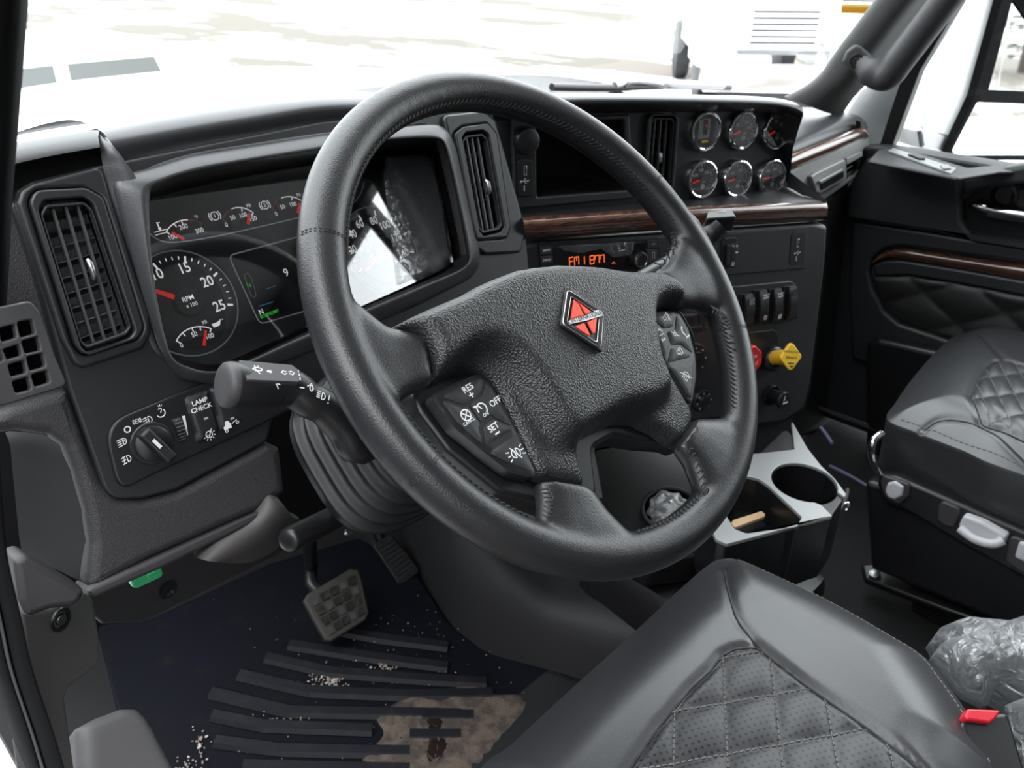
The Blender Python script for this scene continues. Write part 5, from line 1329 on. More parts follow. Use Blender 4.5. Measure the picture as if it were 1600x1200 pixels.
# door window frame and glass
plate('window_divider', Pl(Vector((1.945, .4, .52)), n=Vector((-1, 0, 0))), [[(1372, 232), (1408, 121), (1446, 61), (1478, 0), (1500, -60), (1540, -60), (1503, 0), (1437, 111), (1394, 228)]], .03, PL_BLACK, d1, .003)
me_ = link('window_1', mesh([(1.962, .86, .70), (1.962, -.34, .70), (1.962, -.34, 1.72), (1.962, .30, 1.72)], [(0, 1, 2, 3)]), GLASS); me_['kind'] = 'structure'
plate('wall_right_post', DX.off(-.02), [[L_(-.335, 0), L_(-.335, 1.86), L_(-.37, 1.86), L_(-.37, 0)]], .06, PL_GREY2, None, .004, raw=True)['kind'] = 'structure'
plate('wall_right_header', DX.off(-.02), [[L_(.62, 1.70), L_(.62, 1.9), L_(-.42, 1.9), L_(-.42, 1.70)]], .06, PL_GREY2, None, .004, raw=True)['kind'] = 'structure'
# outer white corner of the body seen between pillar and divider
plate('body_corner', Pl(Vector((1.985, .4, .52)), n=Vector((-1, 0, 0))), [[(1322, 175), (1345, 140), (1412, 100), (1412, 125), (1376, 236), (1345, 236)]], .02, PAINTW, d1, .003, r=.006)
# right pillar
lr = [(1218, 149), (1252, 132), (1277, 110), (1300, 76), (1359, -2), (1430, -95), (1540, -230), (1680, -400)]; rr_ = [(1322, 185), (1345, 150), (1372, 122), (1402, 75), (1462, 0), (1530, -95), (1640, -230), (1790, -400)]
a_ = [at_x(*p, 1.80) for p in spl(lr, 20)]; b_ = [at_x(*p, 1.90) for p in spl(rr_, 20)]
m_ = [p.lerp(q, .45)+Vector((-.045, -.05, .0)) for p, q in zip(a_, b_)]
m1 = [p.lerp(q, .12)+Vector((-.020, -.030, 0)) for p, q in zip(a_, b_)]
tr = loft('trim_1', [[p+Vector((.06, .0, -.01)) for p in a_], a_, m1, m_, b_, [p+Vector((.06, .05, 0)) for p in b_]], PL_SOFT2, None, sub=2); tr['kind'] = 'structure'
gh_ = thing('grab_handle', 'dark grey grab handle bolted to the right windscreen pillar', 'handle', at_x(1337, 95, 1.80))
HX = 1.77
tube('bar', spl([at_x(1340, 92, HX+.015), at_x(1356, 108, HX), at_x(1376, 119, HX), at_x(1390, 116, HX-.004), at_x(1408, 92, HX-.008), at_x(1440, 50, HX-.010), at_x(1478, 0, HX-.012), at_x(1560, -110, HX-.012), at_x(1650, -230, HX-.006), at_x(1668, -262, HX+.03)], 40), [.022]*5+[.028]*35, PL_GREY2, gh_, 20)
K = Pl(at_x(1337, 95, HX-.012), n=(EYE-at_x(1337, 95, HX)).normalized())
plate('foot', K, [[(1316, 96), (1322, 80), (1336, 69), (1346, 72), (1372, 100), (1392, 120), (1380, 134), (1362, 130), (1330, 112)]], .03, PL_GREY2, gh_, .006, r=.010, res=3)
lathe('bolt_recess', [(.014, 0), (.0135, .004), (.011, .0045), (.010, .001), (0, .001)], K.at(1338, 95), K.n, PL_BLACK, gh_, 28)
lathe('bolt', [(.0075, 0), (.0075, .004), (.004, .0045), (.0035, .002), (0, .002)], K.at(1338, 95), K.n, PL_BLACK, gh_, 6)
# ------------------------------------------------------------------ outside mirror
MP = Pl(Vector((2.42, .80, 1.0)), -30, 2)
mi = thing('side_mirror', 'white outside mirror with tall black frame holding two glasses, beyond the passenger window', 'mirror', MP.at(1520, 150))
plate('housing', MP.off(.02), [[(1502, -120), (1470, 90), (1446, 165), (1437, 208), (1440, 230), (1482, 245), (1760, 245), (1760, -120)]], .16, PAINTW, mi, .02, r=.03, res=4)
plate('housing_foot', MP.off(.024), [[(1436, 206), (1440, 199), (1500, 214), (1486, 246), (1440, 232)]], .10, STEEL, mi, .01, r=.01)
plate('frame', MP.off(.045), [[(1580, -120), (1564, 0), (1522, 150), (1480, 240), (1486, 250), (1720, 252), (1760, -120)], [(1594, -120), (1580, 0), (1542, 143), (1700, 150), (1720, -120)], [(1530, 160), (1522, 164), (1489, 236), (1494, 243), (1690, 243), (1700, 166)]], .03, SEALM, mi, .004, r=[.01, 0, .008])
MIRR = mat('mirror glass', (.9, .9, .9), .02, metal=1)
plate('upper_glass', MP.off(.040), [[(1588, -130), (1574, 0), (1538, 147), (1705, 155), (1730, -130)]], .003, MIRR, mi, .0005)
plate('lower_glass', MP.off(.040), [[(1528, 157), (1485, 240), (1492, 247), (1695, 247), (1706, 160)]], .003, MIRR, mi, .0005)
plate('glass_seam', MP.off(.0405), [[(1600, -125), (1555, 148), (1559, 148), (1606, -125)]], .001, CHROME, mi, .0003)
# ------------------------------------------------------------------ windscreen, left pillar and door seal
w = link('window_2', mesh([(.13, 1.30, .86), (1.93, 1.30, .86), (1.90, .66, 1.80), (.16, .66, 1.80)], [(0, 1, 2, 3)]), GLASS); w['kind'] = 'structure'
pe = spl([(46, -120), (40, -40), (36, 20), (26, 150), (20, 230), (12, 330), (8, 430), (2, 520)], 20)
pr = [at_x(*p, .13) for p in pe]; po = [at_x(p.x-30, p.y, .115) for p in pe]; pq = [at_x(p.x-150, p.y, .112) for p in pe]
def up_(x): return [Vector((x, .13, 1.74)), Vector((x, .24, 1.42))]
pr = up_(.13)+pr; po = up_(.115)+po; pq = [q+Vector((0, -.07, 0)) for q in up_(.112)]+pq
lp_ = loft('trim_2', [[p+Vector((.012, .03, 0)) for p in pr], pr, po, pq], SEALM, None, smooth=True, sub=1, thick=0); lp_['kind'] = 'structure'
se = spl([(8, 690), (14, 790), (21, 875), (42, 970), (60, 1054), (94, 1156), (124, 1260)], 24)
def strip(dx0, dx1, x0, x1, m, nm, z=0):
    a = [at_x(p.x+dx0, p.y, x0) for p in se]; b = [at_x(p.x+dx1, p.y, x1) for p in se]
    mm = [q.lerp(r, .5)+Vector((-.002, 0, 0)) for q, r in zip(a, b)]
    o = loft(nm, [[q+Vector((0, .03, 0)) for q in a], a, mm, b, [q+Vector((0, .03, 0)) for q in b]], m, None, sub=1); o['kind'] = 'structure'
strip(0, -34, .058, .054, SEALM, 'trim_3'); strip(-34, -40, .054, .053, PL_GREY3, 'trim_4'); strip(-40, -66, .053, .050, SEALM, 'trim_5')
# ------------------------------------------------------------------ lower column cover, kick panel, floor mat, pedals
KP_ = Pl(R(.18, .78, -.75), 28, 0)
kick = thing('kick_panel', 'pale grey kick panel with one screw below the left end of the dash', 'kick panel', KP_.at(110, 1000))
plate('panel', KP_, [[(30, 955), (80, 950), (133, 925), (148, 935), (157, 987), (159, 1030), (147, 1048), (108, 1076), (104, 1090), (121, 1215), (60, 1215), (44, 1100)]], .03, PL_GREY, kick, .006, r=.006, res=3)
c = KP_.off(.001).at(94, 968); lathe('screw_cup', [(.0125, 0), (.0120, .002), (.009, .001), (.0085, -.002), (0, -.002)], c, KP_.n, PL_BLACK, kick, 28); lathe('screw', [(.0060, 0), (.0055, .003), (0, .0036)], c, KP_.n, STEEL, kick, 16)
plate('lower_corner', FP.off(.004), [[(22, 876), (42, 868), (88, 895), (134, 923), (128, 938), (116, 948), (78, 953), (42, 967), (30, 940)]], .05, LIP_P, DASH, .006, r=.006, res=3)
# grey cover beneath the column
CC = Pl(R(.42, .68, -.52), 8, -12)
rows = [[(300, 868), (326, 836), (380, 800), (408, 760), (424, 764)], [(312, 874), (345, 850), (395, 815), (425, 782), (440, 786)], [(340, 880), (372, 870), (408, 848), (440, 818), (462, 812)], [(378, 880), (400, 876), (424, 864), (444, 846), (460, 822)]]
loft('column_under_cover', [[CC.off([-.03, .0, .012, -.02][i]).at(*p) for p in spl(r_, 14)] for i, r_ in enumerate(rows)], COVER_P, DASH, sub=1)
# inner lower panel and green clip
IP = Pl(R(.3, .86, -.62), 10, -10)
plate('lower_inner_panel', IP, [[(120, 940), (240, 872), (400, 800), (470, 810), (470, 850), (240, 965), (222, 973), (160, 976)]], .02, PL_GREY3, DASH, .004, r=.006)
c = IP.off(.002).at(262, 920); lathe('inner_screw', [(.012, 0), (.012, .004), (.008, .005), (.006, .001), (0, .001)], c, IP.n, PL_BLACK, DASH, 24)
GC = Pl(R(.27, .75, -.58), 5, -20)
gc = thing('green_connector', 'bright green plastic plug hanging under the dash', 'plug', GC.at(230, 904))
plate('body', GC, [[(204, 906), (208, 901), (246, 886), (253, 888), (256, 898), (252, 903), (214, 921), (208, 919)]], .025, GREENC, gc, .003, r=.002, res=3)
plate('latch', GC.off(.004), [[(230, 899), (244, 893), (246, 899), (233, 905)]], .005, GREENC, gc, .001, r=.001)
# footrest block
FR = Pl(R(.24, .70, -.98), n=Vector((.25, -.55, .8)))
fr = thing('footrest', 'grey textured footrest block at the left edge of the floor', 'footrest', FR.at(190, 1160))
def gridb(x, y, d): return -.0012*np.clip(1-np.abs((x % .03)-.015)/.0012, 0, 1)-.0012*np.clip(1-np.abs((y % .03)-.015)/.0012, 0, 1)
pillow('block', FR, [(117, 1140), (147, 1124), (187, 1109), (213, 1109), (229, 1126), (290, 1240), (120, 1240)], .018, .02, .006, PL_GREY, fr, gridb, .14)
# rubber mat with chevron ribs
MT = Pl(R(.5, .8, -1.105), n=Vector((0, -.13, .99)))
mo = thing('floor_mat', 'blue-black rubber floor mat with chevron ribs and dried mud', 'floor mat', MT.o)
ml = [MT.px(*p) for p in ((150, 975), (235, 966), (420, 880), (560, 840), (640, 880), (705, 978), (760, 1018), (880, 1050))]
ml += [L for L in [MT.px(1000, 1150), MT.px(900, 1330), MT.px(350, 1330), MT.px(240, 1230), MT.px(180, 1100)]]
plate('mat', MT, [ml], .012, MATMUD, mo, .004, r=.012, raw=True)
ribs = [[(528, 985), (600, 998), (700, 1010)], [(452, 1007), (560, 1024), (700, 1042)], [(416, 1027), (516, 1050), (680, 1062), (760, 1066)], [(374, 1054), (486, 1080), (630, 1086), (770, 1084)], [(330, 1082), (455, 1112), (610, 1114), (720, 1116)], [(332, 1117), (415, 1134), (582, 1140)], [(336, 1158), (440, 1171), (582, 1174), (640, 1174)], [(380, 1196), (520, 1200), (640, 1202)], [(660, 1118), (740, 1118)], [(640, 1148), (720, 1148)], [(600, 1225), (700, 1228)]]
for rb in ribs:
    P = [MT.off(.002).at(*p) for p in rb]; bm = bmesh.new(); wd_ = .0125
    L, Q = [], []
    for i in range(len(P)):
        t = (P[min(i+1, len(P)-1)]-P[max(i-1, 0)]).normalized(); s = t.cross(MT.n).normalized()
        L.append((P[i]-s*wd_, P[i]-s*wd_*.55+MT.n*.006, P[i]+s*wd_*.55+MT.n*.006, P[i]+s*wd_))
    R2 = [[bm.verts.new(v) for v in r] for r in L]
    for a, b in zip(R2, R2[1:]):
        for k in range(3): bm.faces.new((a[k], a[k+1], b[k+1], b[k]))
    bm.faces.new(R2[0][::-1]); bm.faces.new(R2[-1]); bmesh.ops.recalc_face_normals(bm, faces=bm.faces)
    link('rib', from_bm(bm), RIBM, mo)
# salt and dirt grains on the mat
bm = bmesh.new()
def grain(u, v, s):
    s *= .62; p = MT.off(.003).at(u, v); m = Matrix.Translation(p) @ Matrix.Rotation(random.random()*6, 4, 'Z') @ Matrix.Diagonal((s*(.6+random.random()), s*(.6+random.random()), s*.6, 1))
    bmesh.ops.create_icosphere(bm, subdivisions=1, radius=1, matrix=m)
for (cu, cv, su, sv, n, s) in ((515, 1062, 14, 8, 130, .0022), (602, 1042, 9, 6, 70, .002), (440, 1128, 26, 9, 90, .0018), (312, 1168, 6, 14, 30, .0026), (660, 980, 60, 30, 70, .0013), (700, 1080, 90, 40, 110, .0015), (560, 1172, 90, 6, 70, .0014), (285, 1195, 12, 8, 20, .002), (430, 1040, 60, 50, 24, .001)):
    for _ in range(n): grain(random.gauss(cu, su), random.gauss(cv, sv), s*(.5+random.random()))
tag(link('salt_grains', from_bm(bm), SALT, mo), kind='stuff')
def mudh(x, y, d): return .0016*np.abs(np.sin(x*130+2*np.sin(y*90)))*np.clip(d/.01, 0, 1)
md_ = [MT.px(*p) for p in spl([(566, 1190), (600, 1150), (588, 1120), (622, 1098), (650, 1084), (690, 1096), (704, 1078), (742, 1072), (770, 1086), (812, 1088), (822, 1110), (800, 1140), (780, 1165), (750, 1210), (700, 1240), (600, 1240)], 60, True)]
pillow('dried_mud', MT.off(.0022), md_, .003, .012, .006, MUD, mo, mudh, .002, raw=True)
we = [MT.px(*p) for p in spl([(664, 1130), (680, 1118), (694, 1128), (692, 1150), (704, 1168), (690, 1190), (672, 1196), (660, 1180), (668, 1160)], 30, True)]
pillow('wet_patch', MT.off(.0052), we, .0015, .004, .005, WET, mo, None, .001, raw=True)
for c in ((630, 1106), (612, 1135), (620, 1160), (606, 1182), (735, 1160)):
    x, y = MT.px(*c); pillow('wet_patch', MT.off(.0046), [(x-.012, y-.003), (x+.012, y-.003), (x+.013, y+.003), (x-.010, y+.004)], .001, .003, .003, WET, mo, None, .001, raw=True)
# pedals
BK = Pl(R(.62, 1.02, -.98), n=Vector((-.12, -.62, .78)))
bp = thing('brake_pedal', 'worn black brake pedal with studded pad, dirt and glints on it', 'pedal', BK.at(525, 945))
plate('pad', BK, [[(474, 938), (480, 928), (548, 888), (560, 890), (566, 905), (577, 958), (572, 968), (518, 1002), (508, 1000), (490, 968)]], .018, PADM, bp, .004, r=.004, res=3)
A, B, C_, D_ = [Vector(BK.px(*p)) for p in ((482, 936), (556, 896), (572, 960), (514, 996))]
for i in range(5):
    for j in range(4):
        f = lambda s, t: A.lerp(B, s).lerp(D_.lerp(C_, s), t)
        q = [f((i+.10)/5, (j+.10)/4), f((i+.90)/5, (j+.10)/4), f((i+.90)/5, (j+.90)/4), f((i+.10)/5, (j+.90)/4)]
        bm = bmesh.new(); b0 = [bm.verts.new(BK.W(p.x, p.y, 0)) for p in q]; cq = sum(q, Vector((0, 0)))/4; t0 = [bm.verts.new(BK.W(*(p.lerp(cq, .15)), .004)) for p in q]
        for k in range(4): bm.faces.new((b0[k], b0[(k+1) % 4], t0[(k+1) % 4], t0[k]))
        bm.faces.new(t0); bmesh.ops.recalc_face_normals(bm, faces=bm.faces); link('stud', from_bm(bm), STUD if (i+j*2) % 3 else WETB, bp)
tube('arm', spl([BK.off(-.02).at(520, 935), BK.off(-.03).at(488, 915), BK.off(-.02).at(486, 880), at_y(482, 835, .98)], 12), .012, PL_BLACK, bp, 12)
AC = Pl(R(.76, 1.06, -1.0), n=Vector((-.15, -.75, .65)))
ap = thing('accelerator_pedal', 'black ribbed accelerator pedal right of the brake', 'pedal', AC.at(620, 885))
plate('pad', AC, [[(582, 852), (612, 834), (656, 888), (654, 896), (630, 913), (622, 912)]], .015, RUBBER, ap, .003, r=.004)
A, B, C_, D_ = [Vector(AC.px(*p)) for p in ((588, 852), (611, 838), (651, 889), (627, 907))]
for k in range(9):
    f = (k+.5)/9; p, q = A.lerp(D_, f), B.lerp(C_, f); bm = bmesh.new(); bar_bm(bm, AC.W(p.x, p.y, .001), AC.W(q.x, q.y, .001), AC.n, .0040, .004); link('ridge', from_bm(bm), PL_DARK, ap)
tube('arm', [AC.off(-.02).at(600, 855), at_y(575, 800, 1.10)], .010, PL_BLACK, ap, 10)
# engine cover beside the footwell
bt_ = spl([(560, 800), (610, 850), (655, 905), (703, 976), (760, 1018), (870, 1050), (1000, 1090)], 30)
g0 = [at_z(*p, .012) for p in bt_]
ec = thing('engine_cover', 'dark grey rounded engine cover beside the footwell', 'cover', g0[12])
hf = [1-.66*max(0, min(1, (i-9)/14)) for i in range(30)]
g1 = [p+Vector((.012, .004, .20*k)) for p, k in zip(g0, hf)]; g2 = [p+Vector((.028, .006, .34*k)) for p, k in zip(g0, hf)]; g3 = [p+Vector((.08, .03, .365*k)) for p, k in zip(g0, hf)]; g4 = [p+Vector((.26, .12, .34*k)) for p, k in zip(g0, hf)]
loft('shell', [g0, g1, g2, g3, g4], PL_GREY3, ec, sub=1)
# ------------------------------------------------------------------ seats
def quilt_local(pl, o, a, b):
    """diamond lattice from three pixel crossings; returns f(x, y) -> (s, t)"""
    O, A, B = [Vector(pl.px(*p)) for p in (o, a, b)]; M2 = np.linalg.inv(np.array([[(A-O).x, (B-O).x], [(A-O).y, (B-O).y]]))
    return (lambda x, y: (M2[0, 0]*(x-O.x)+M2[0, 1]*(y-O.y), M2[1, 0]*(x-O.x)+M2[1, 1]*(y-O.y))), O, A-O, B-O
def seat_driver():
    DS = Pl(R(.45, .1, -.655), n=Vector((0, .06, 1)))
    t = thing('driver_seat', 'black leather driver seat cushion with diamond-quilted perforated middle', 'seat', R(.45, 0, -1.1))
    ol = [DS.px(*p) for p in ((745, 1215), (800, 1165), (880, 1090), (980, 1000), (1060, 925), (1100, 890), (1125, 876), (1160, 880), (1220, 906), (1300, 944), (1390, 995), (1445, 1030), (1478, 1070), (1520, 1130), (1560, 1205), (1600, 1300))]
    x1, y1 = ol[-1]
    def L3(x, y): p = DS.off(0); k = Vector((x, y, 0))-DS.o; k = Vector((x, y, DS.o.z - (DS.n.x*(x-DS.o.x)+DS.n.y*(y-DS.o.y))/DS.n.z))-DS.o; return (k.dot(DS.ax), k.dot(DS.ay))
    ol = ol+[L3(.70, -.25), L3(.66, -.36), L3(.22, -.36), L3(.19, -.25), L3(.20, .22), L3(.23, .31)]
    ol = [tuple(p) for p in spl(ol, 160, True)]
    DQ = DS.off(.043); seamR = [DQ.px(*p) for p in spl([(1133, 876), (1138, 920), (1150, 965), (1170, 993), (1190, 1012), (1250, 1060), (1350, 1130), (1445, 1200), (1600, 1320)], 50)]
    insert = [(975, 1215), (1030, 1135), (1080, 1075), (1112, 1045), (1128, 1024), (1148, 1014), (1186, 1010), (1250, 1060), (1350, 1130), (1445, 1200), (1700, 1400), (900, 1400), (930, 1280)]
    insL = [DQ.px(*p) for p in insert]
    fq, O, A, B = quilt_local(DQ, (1210, 1085), (1286, 1072), (1219, 1163))
    def linedist(x, y, pts):
        P = np.stack([x, y], 1); d = np.full(len(P), 9.)
        for a, b in zip(pts, pts[1:]):
            a = np.array(a); b = np.array(b); ab = b-a; tt = np.clip(((P-a)@ab)/(ab@ab), 0, 1); d = np.minimum(d, np.linalg.norm(P-(a+tt[:, None]*ab), axis=1))
        return d
    def ex(x, y, d):
        P = np.stack([x, y], 1); ins = inside(P, insL); di = seg_dist(P, insL)
        s, q = fq(x, y)
        dia = np.abs(np.sin(math.pi*s))*np.abs(np.sin(math.pi*q))
        z = np.where(ins, -.004*np.clip(di/.012, 0, 1)+.0055*np.power(dia, .4)*np.clip(di/.01, 0, 1), .002*np.clip(di/.05, 0, 1))
        z = z-.0035*np.exp(-(di/.0045)**2)
        z = z-.0035*np.exp(-(linedist(x, y, seamR)/.0045)**2)
        return z
    me = pillow_me(DS, ol, .045, .085, .0045, ex, .0, True)
    # perforated middle takes its own material
    o = link('cushion', me, SEATSKIN, t, True); me.materials.append(SEATPERF)
    for p in me.polygons:
        c = p.center-DS.o; q = np.array([[c.dot(DS.ax), c.dot(DS.ay)]])
        if inside(q, insL)[0] and seg_dist(q, insL)[0] > .002: p.material_index = 1
    plate('cushion_side', DS.off(.002), [ol], .13, SEATSKIN, t, .01, raw=True, res=2)
    hgt = {}
    bv = None
    from mathutils.bvhtree import BVHTree
    bm = bmesh.new(); bm.from_mesh(me); bv = BVHTree.FromBMesh(bm)
    def up(x, y, dz=.0006):
        p = DS.W(x, y, .2); h = bv.ray_cast(p, -DS.n); return (h[0]+DS.n*dz) if h[0] is not None else None
    sb = bmesh.new(); n = 0
    for k in range(-3, 6):
        for fam in (0, 1):
            P = []
            for i in range(0, 241):
                f = -4+8*i/240; v = O+(A*k+B*f if fam == 0 else A*f+B*k)
                if inside(np.array([[v.x, v.y]]), insL)[0] and False or (inside(np.array([[v.x, v.y]]), insL)[0] and True): P.append((v.x, v.y))
            if len(P) > 3:
                W = [up(*p) for p in P]; W = [w for w in W if w is not None and (w-EYE).dot(C_D) > .3]
                if len(W) > 3: stitches_bm(sb, W, .0042, .0016, .00065, DS.n*.0004)
    tag(link('quilt_stitching', from_bm(sb), THREAD, t), kind='stuff')
    sb = bmesh.new()
    edge = [up(*(Vector(p)*.985 + Vector(ol[0])*0)) for p in [DS.px(*q) for q in spl([(1150, 886), (1220, 912), (1300, 952), (1385, 1000), (1438, 1034), (1470, 1074), (1510, 1134), (1548, 1203)], 80)]]
    stitches_bm(sb, [e for e in edge if e is not None], .004, .002, .0006, DS.n*.0003)
    tag(link('edge_stitching', from_bm(sb), THREAD, t), kind='stuff')
    sb = bmesh.new(); W = [up(*p, .0002) for p in seamR]; tube_bm(sb, [w for w in W if w is not None], .0014, 6)
    W = [up(*p, .0002) for p in resample(insL, 300, True)]; W = [w for w in W if w is not None and (w-EYE).dot(C_D) > .35]; tube_bm(sb, W, .0013, 6); link('seam_piping', from_bm(sb), THREADK, t)
    bxo('seat_base', (.24, -.33, .16), (.62, .24, .38), PL_BLACK, t, bev=.03); bxo('seat_riser', (.28, -.30, 0), (.58, .18, .18), PL_BLACK, t, bev=.02)
    # backrest, out of frame behind: it shades and is reflected
    bk = Pl(Vector((.45, -.34, .80)), n=Vector((0, 1, .25)))
    pillow('backrest', bk, [(-.24, -.28), (.24, -.28), (.25, .2), (.2, .45), (-.2, .45), (-.25, .2)], .06, .08, .03, SEATSKIN, t, None, .05, r=.06, raw=True)
def seat_pass():
    PS = Pl(R(1.58, .2, -.735), n=Vector((0, .06, 1)))
    t = thing('passenger_seat', 'black leather passenger seat with quilted middle and white switches on its side', 'seat', R(1.58, .1, -1.1))
    px = [(1383, 655), (1376, 672), (1400, 632), (1427, 590), (1470, 542), (1493, 524), (1540, 518), (1620, 535), (1740, 590), (1840, 690), (1840, 860)]
    o0 = [PS.px(*p) for p in ((1386, 655), (1400, 628), (1427, 590), (1470, 542), (1500, 522), (1545, 520), (1600, 528))]
    def L3(x, y): k = Vector((x, y, PS.o.z-(PS.n.y*(y-PS.o.y))/PS.n.z))-PS.o; return (k.dot(PS.ax), k.dot(PS.ay))
    ol = o0+[L3(1.86, .2), L3(1.86, -.2), L3(1.32, -.2)]+[PS.px(1600, 742), PS.px(1500, 702), PS.px(1430, 675)]
    ol = [tuple(p) for p in spl(ol, 140, True)]
    PQ = PS.off(.042); ins = [PQ.px(*p) for p in ((1516, 620), (1524, 600), (1540, 575), (1555, 566), (1572, 565), (1640, 585), (1700, 640), (1660, 700), (1600, 678), (1536, 652))]
    fq, O, A, B = quilt_local(PQ, (1560, 620), (1585, 617), (1575, 652))
    seam = [PQ.px(*p) for p in spl([(1428, 655), (1450, 642), (1482, 640), (1540, 656), (1600, 690), (1680, 735)], 24)]
    seam2 = [PQ.px(*p) for p in spl([(1530, 518), (1550, 545), (1572, 565)], 12)]
    def ex(x, y, d):
        P = np.stack([x, y], 1); i = inside(P, ins); di = seg_dist(P, ins); s, q = fq(x, y); dia = np.abs(np.sin(math.pi*s))*np.abs(np.sin(math.pi*q))
        z = np.where(i, -.003*np.clip(di/.012, 0, 1)+.0065*np.power(dia, .4)*np.clip(di/.01, 0, 1), 0)-.004*np.exp(-(di/.006)**2)
        for sm in (seam, seam2):
            dd = np.full(len(P), 9.)
            for a, b in zip(sm, sm[1:]):
                a = np.array(a); b = np.array(b); ab = b-a; tt = np.clip(((P-a)@ab)/(ab@ab), 0, 1); dd = np.minimum(dd, np.linalg.norm(P-(a+tt[:, None]*ab), axis=1))
            z = z-.004*np.exp(-(dd/.006)**2)
        return z
    me = pillow_me(PS, ol, .045, .10, .0048, ex, 0, True); link('cushion', me, SEATSKIN, t, True)
    from mathutils.bvhtree import BVHTree
    bm = bmesh.new(); bm.from_mesh(me); bv = BVHTree.FromBMesh(bm)
    def up(x, y, dz=.0004):
        h = bv.ray_cast(PS.W(x, y, .2), -PS.n); return (h[0]+PS.n*dz) if h[0] is not None else None
    sb = bmesh.new()
    for ln in (resample(ins, 160, True), seam, seam2):
        W = [w for w in (up(p[0], p[1]) for p in ln) if w is not None]
        if len(W) > 3: tube_bm(sb, W, .0013, 6)
    link('seam_piping', from_bm(sb), THREADK, t)
    sb = bmesh.new()
    for k in range(-6, 9):
        for fam in (0, 1):
            P = [O+(A*k+B*(-7+16*i/200) if fam == 0 else A*(-7+16*i/200)+B*k) for i in range(201)]
            W = [up(v.x, v.y) for v in P if inside(np.array([[v.x, v.y]]), ins)[0]]; W = [w for w in W if w is not None]
            if len(W) > 4: stitches_bm(sb, W, .0045, .002, .0007, PS.n*.0003)
    tag(link('quilt_stitching', from_bm(sb), THREAD, t), kind='stuff')
    plate('cushion_side', PS.off(.004), [ol], .125, SEATSKIN, t, .012, raw=True, res=3)
    cen_ = Vector(PS.px(1560, 610)); sb = bmesh.new(); e = [up(*(Vector(PS.px(*p)).lerp(cen_, .04)), .0006) for p in spl([(1400, 664), (1440, 678), (1500, 702), (1600, 742)], 60)]; e = [q for q in e if q is not None]
    stitches_bm(sb, e, .006, .003, .0010); tag(link('edge_stitching', from_bm(sb), THREAD, t), kind='stuff')
    # side trim with switches
    SS = Pl(Vector((1.30, .1, .30)), n=Vector((-1, 0, .12)))
    plate('side_trim', SS.off(-.004), [[(1370, 756), (1374, 742), (1400, 745), (1600, 830), (1760, 900), (1760, 960), (1600, 905), (1500, 850), (1418, 800), (1380, 785)]], .03, PL_BLACK, t, .006, r=.006)
    for q in ([(1374, 752), (1380, 743), (1422, 757), (1420, 776), (1404, 789), (1382, 778)], [(1466, 790), (1472, 783), (1502, 796), (1490, 826), (1474, 822), (1464, 812)], [(1576, 842), (1582, 838), (1700, 880), (1690, 920), (1600, 898), (1568, 876)]):
        plate('switch_bezel', SS.off(.002), [q], .012, PL_GREY2, t, .003, r=.008)
    plate('under_frame', SS.off(-.03), [[(1350, 750), (1600, 820), (1760, 880), (1760, 1080), (1600, 990), (1360, 890)]], .05, PL_BLACK, t, .01, r=.01)
    for k, (pts, nm, th) in enumerate((([(1382, 768), (1386, 755), (1398, 752), (1412, 761), (1409, 776), (1397, 782), (1386, 778)], 'seat_switch', .012), ([(1497, 822), (1505, 805), (1535, 816), (1574, 838), (1568, 852), (1550, 855), (1518, 846)], 'seat_lever', .03), ([(1584, 872), (1592, 845), (1650, 868), (1640, 898)], 'seat_switch', .012))):
        plate(nm, SS.off(.006 if k != 1 else .012), [pts], th, SWITCHW, t, .005, r=.006, res=3)
    tube('lever_lip', spl([SS.off(.014).at(1500, 826), SS.off(.020).at(1522, 842), SS.off(.020).at(1550, 850), SS.off(.014).at(1568, 844)], 10), .0075, SWITCHW, t, 10)
    tube('front_handle', spl([SS.off(.0).at(1378, 678), SS.off(.02).at(1364, 690), SS.off(.02).at(1363, 715), SS.off(.0).at(1374, 738)], 10), .007, CHROME, t, 10)
    # pedestal and floor rails
    bxo('seat_riser', (1.36, -.25, .0), (1.80, .30, .20), PL_BLACK, t, bev=.02)
    fl = Pl(Vector((1.3, .3, .03)), n=Vector((-.35, 0, 1)))
    plate('floor_rail', Pl(Vector((1.32, .2, .055)), n=Vector((-.5, .05, 1))), [[(1345, 880), (1375, 878), (1480, 915), (1640, 985), (1640, 1010), (1480, 955), (1350, 905)]], .02, PL_BLACK, t, .006, r=.006)
    lathe('rail_bolt', [(.012, 0), (.012, .005), (.008, .007), (0, .007)], at_z(1366, 897, .062), Vector((-.3, 0, 1)), STEEL, t, 6)
    bk = Pl(Vector((1.58, -.22, .78)), n=Vector((0, 1, .25)))
    pillow('backrest', bk, [(-.25, -.28), (.25, -.28), (.26, .2), (.2, .5), (-.2, .5), (-.26, .2)], .06, .08, .03, SEATSKIN, t, None, .05, r=.06, raw=True)
SEATPERF = mat('perforated leather', (.028, .028, .031), .42)
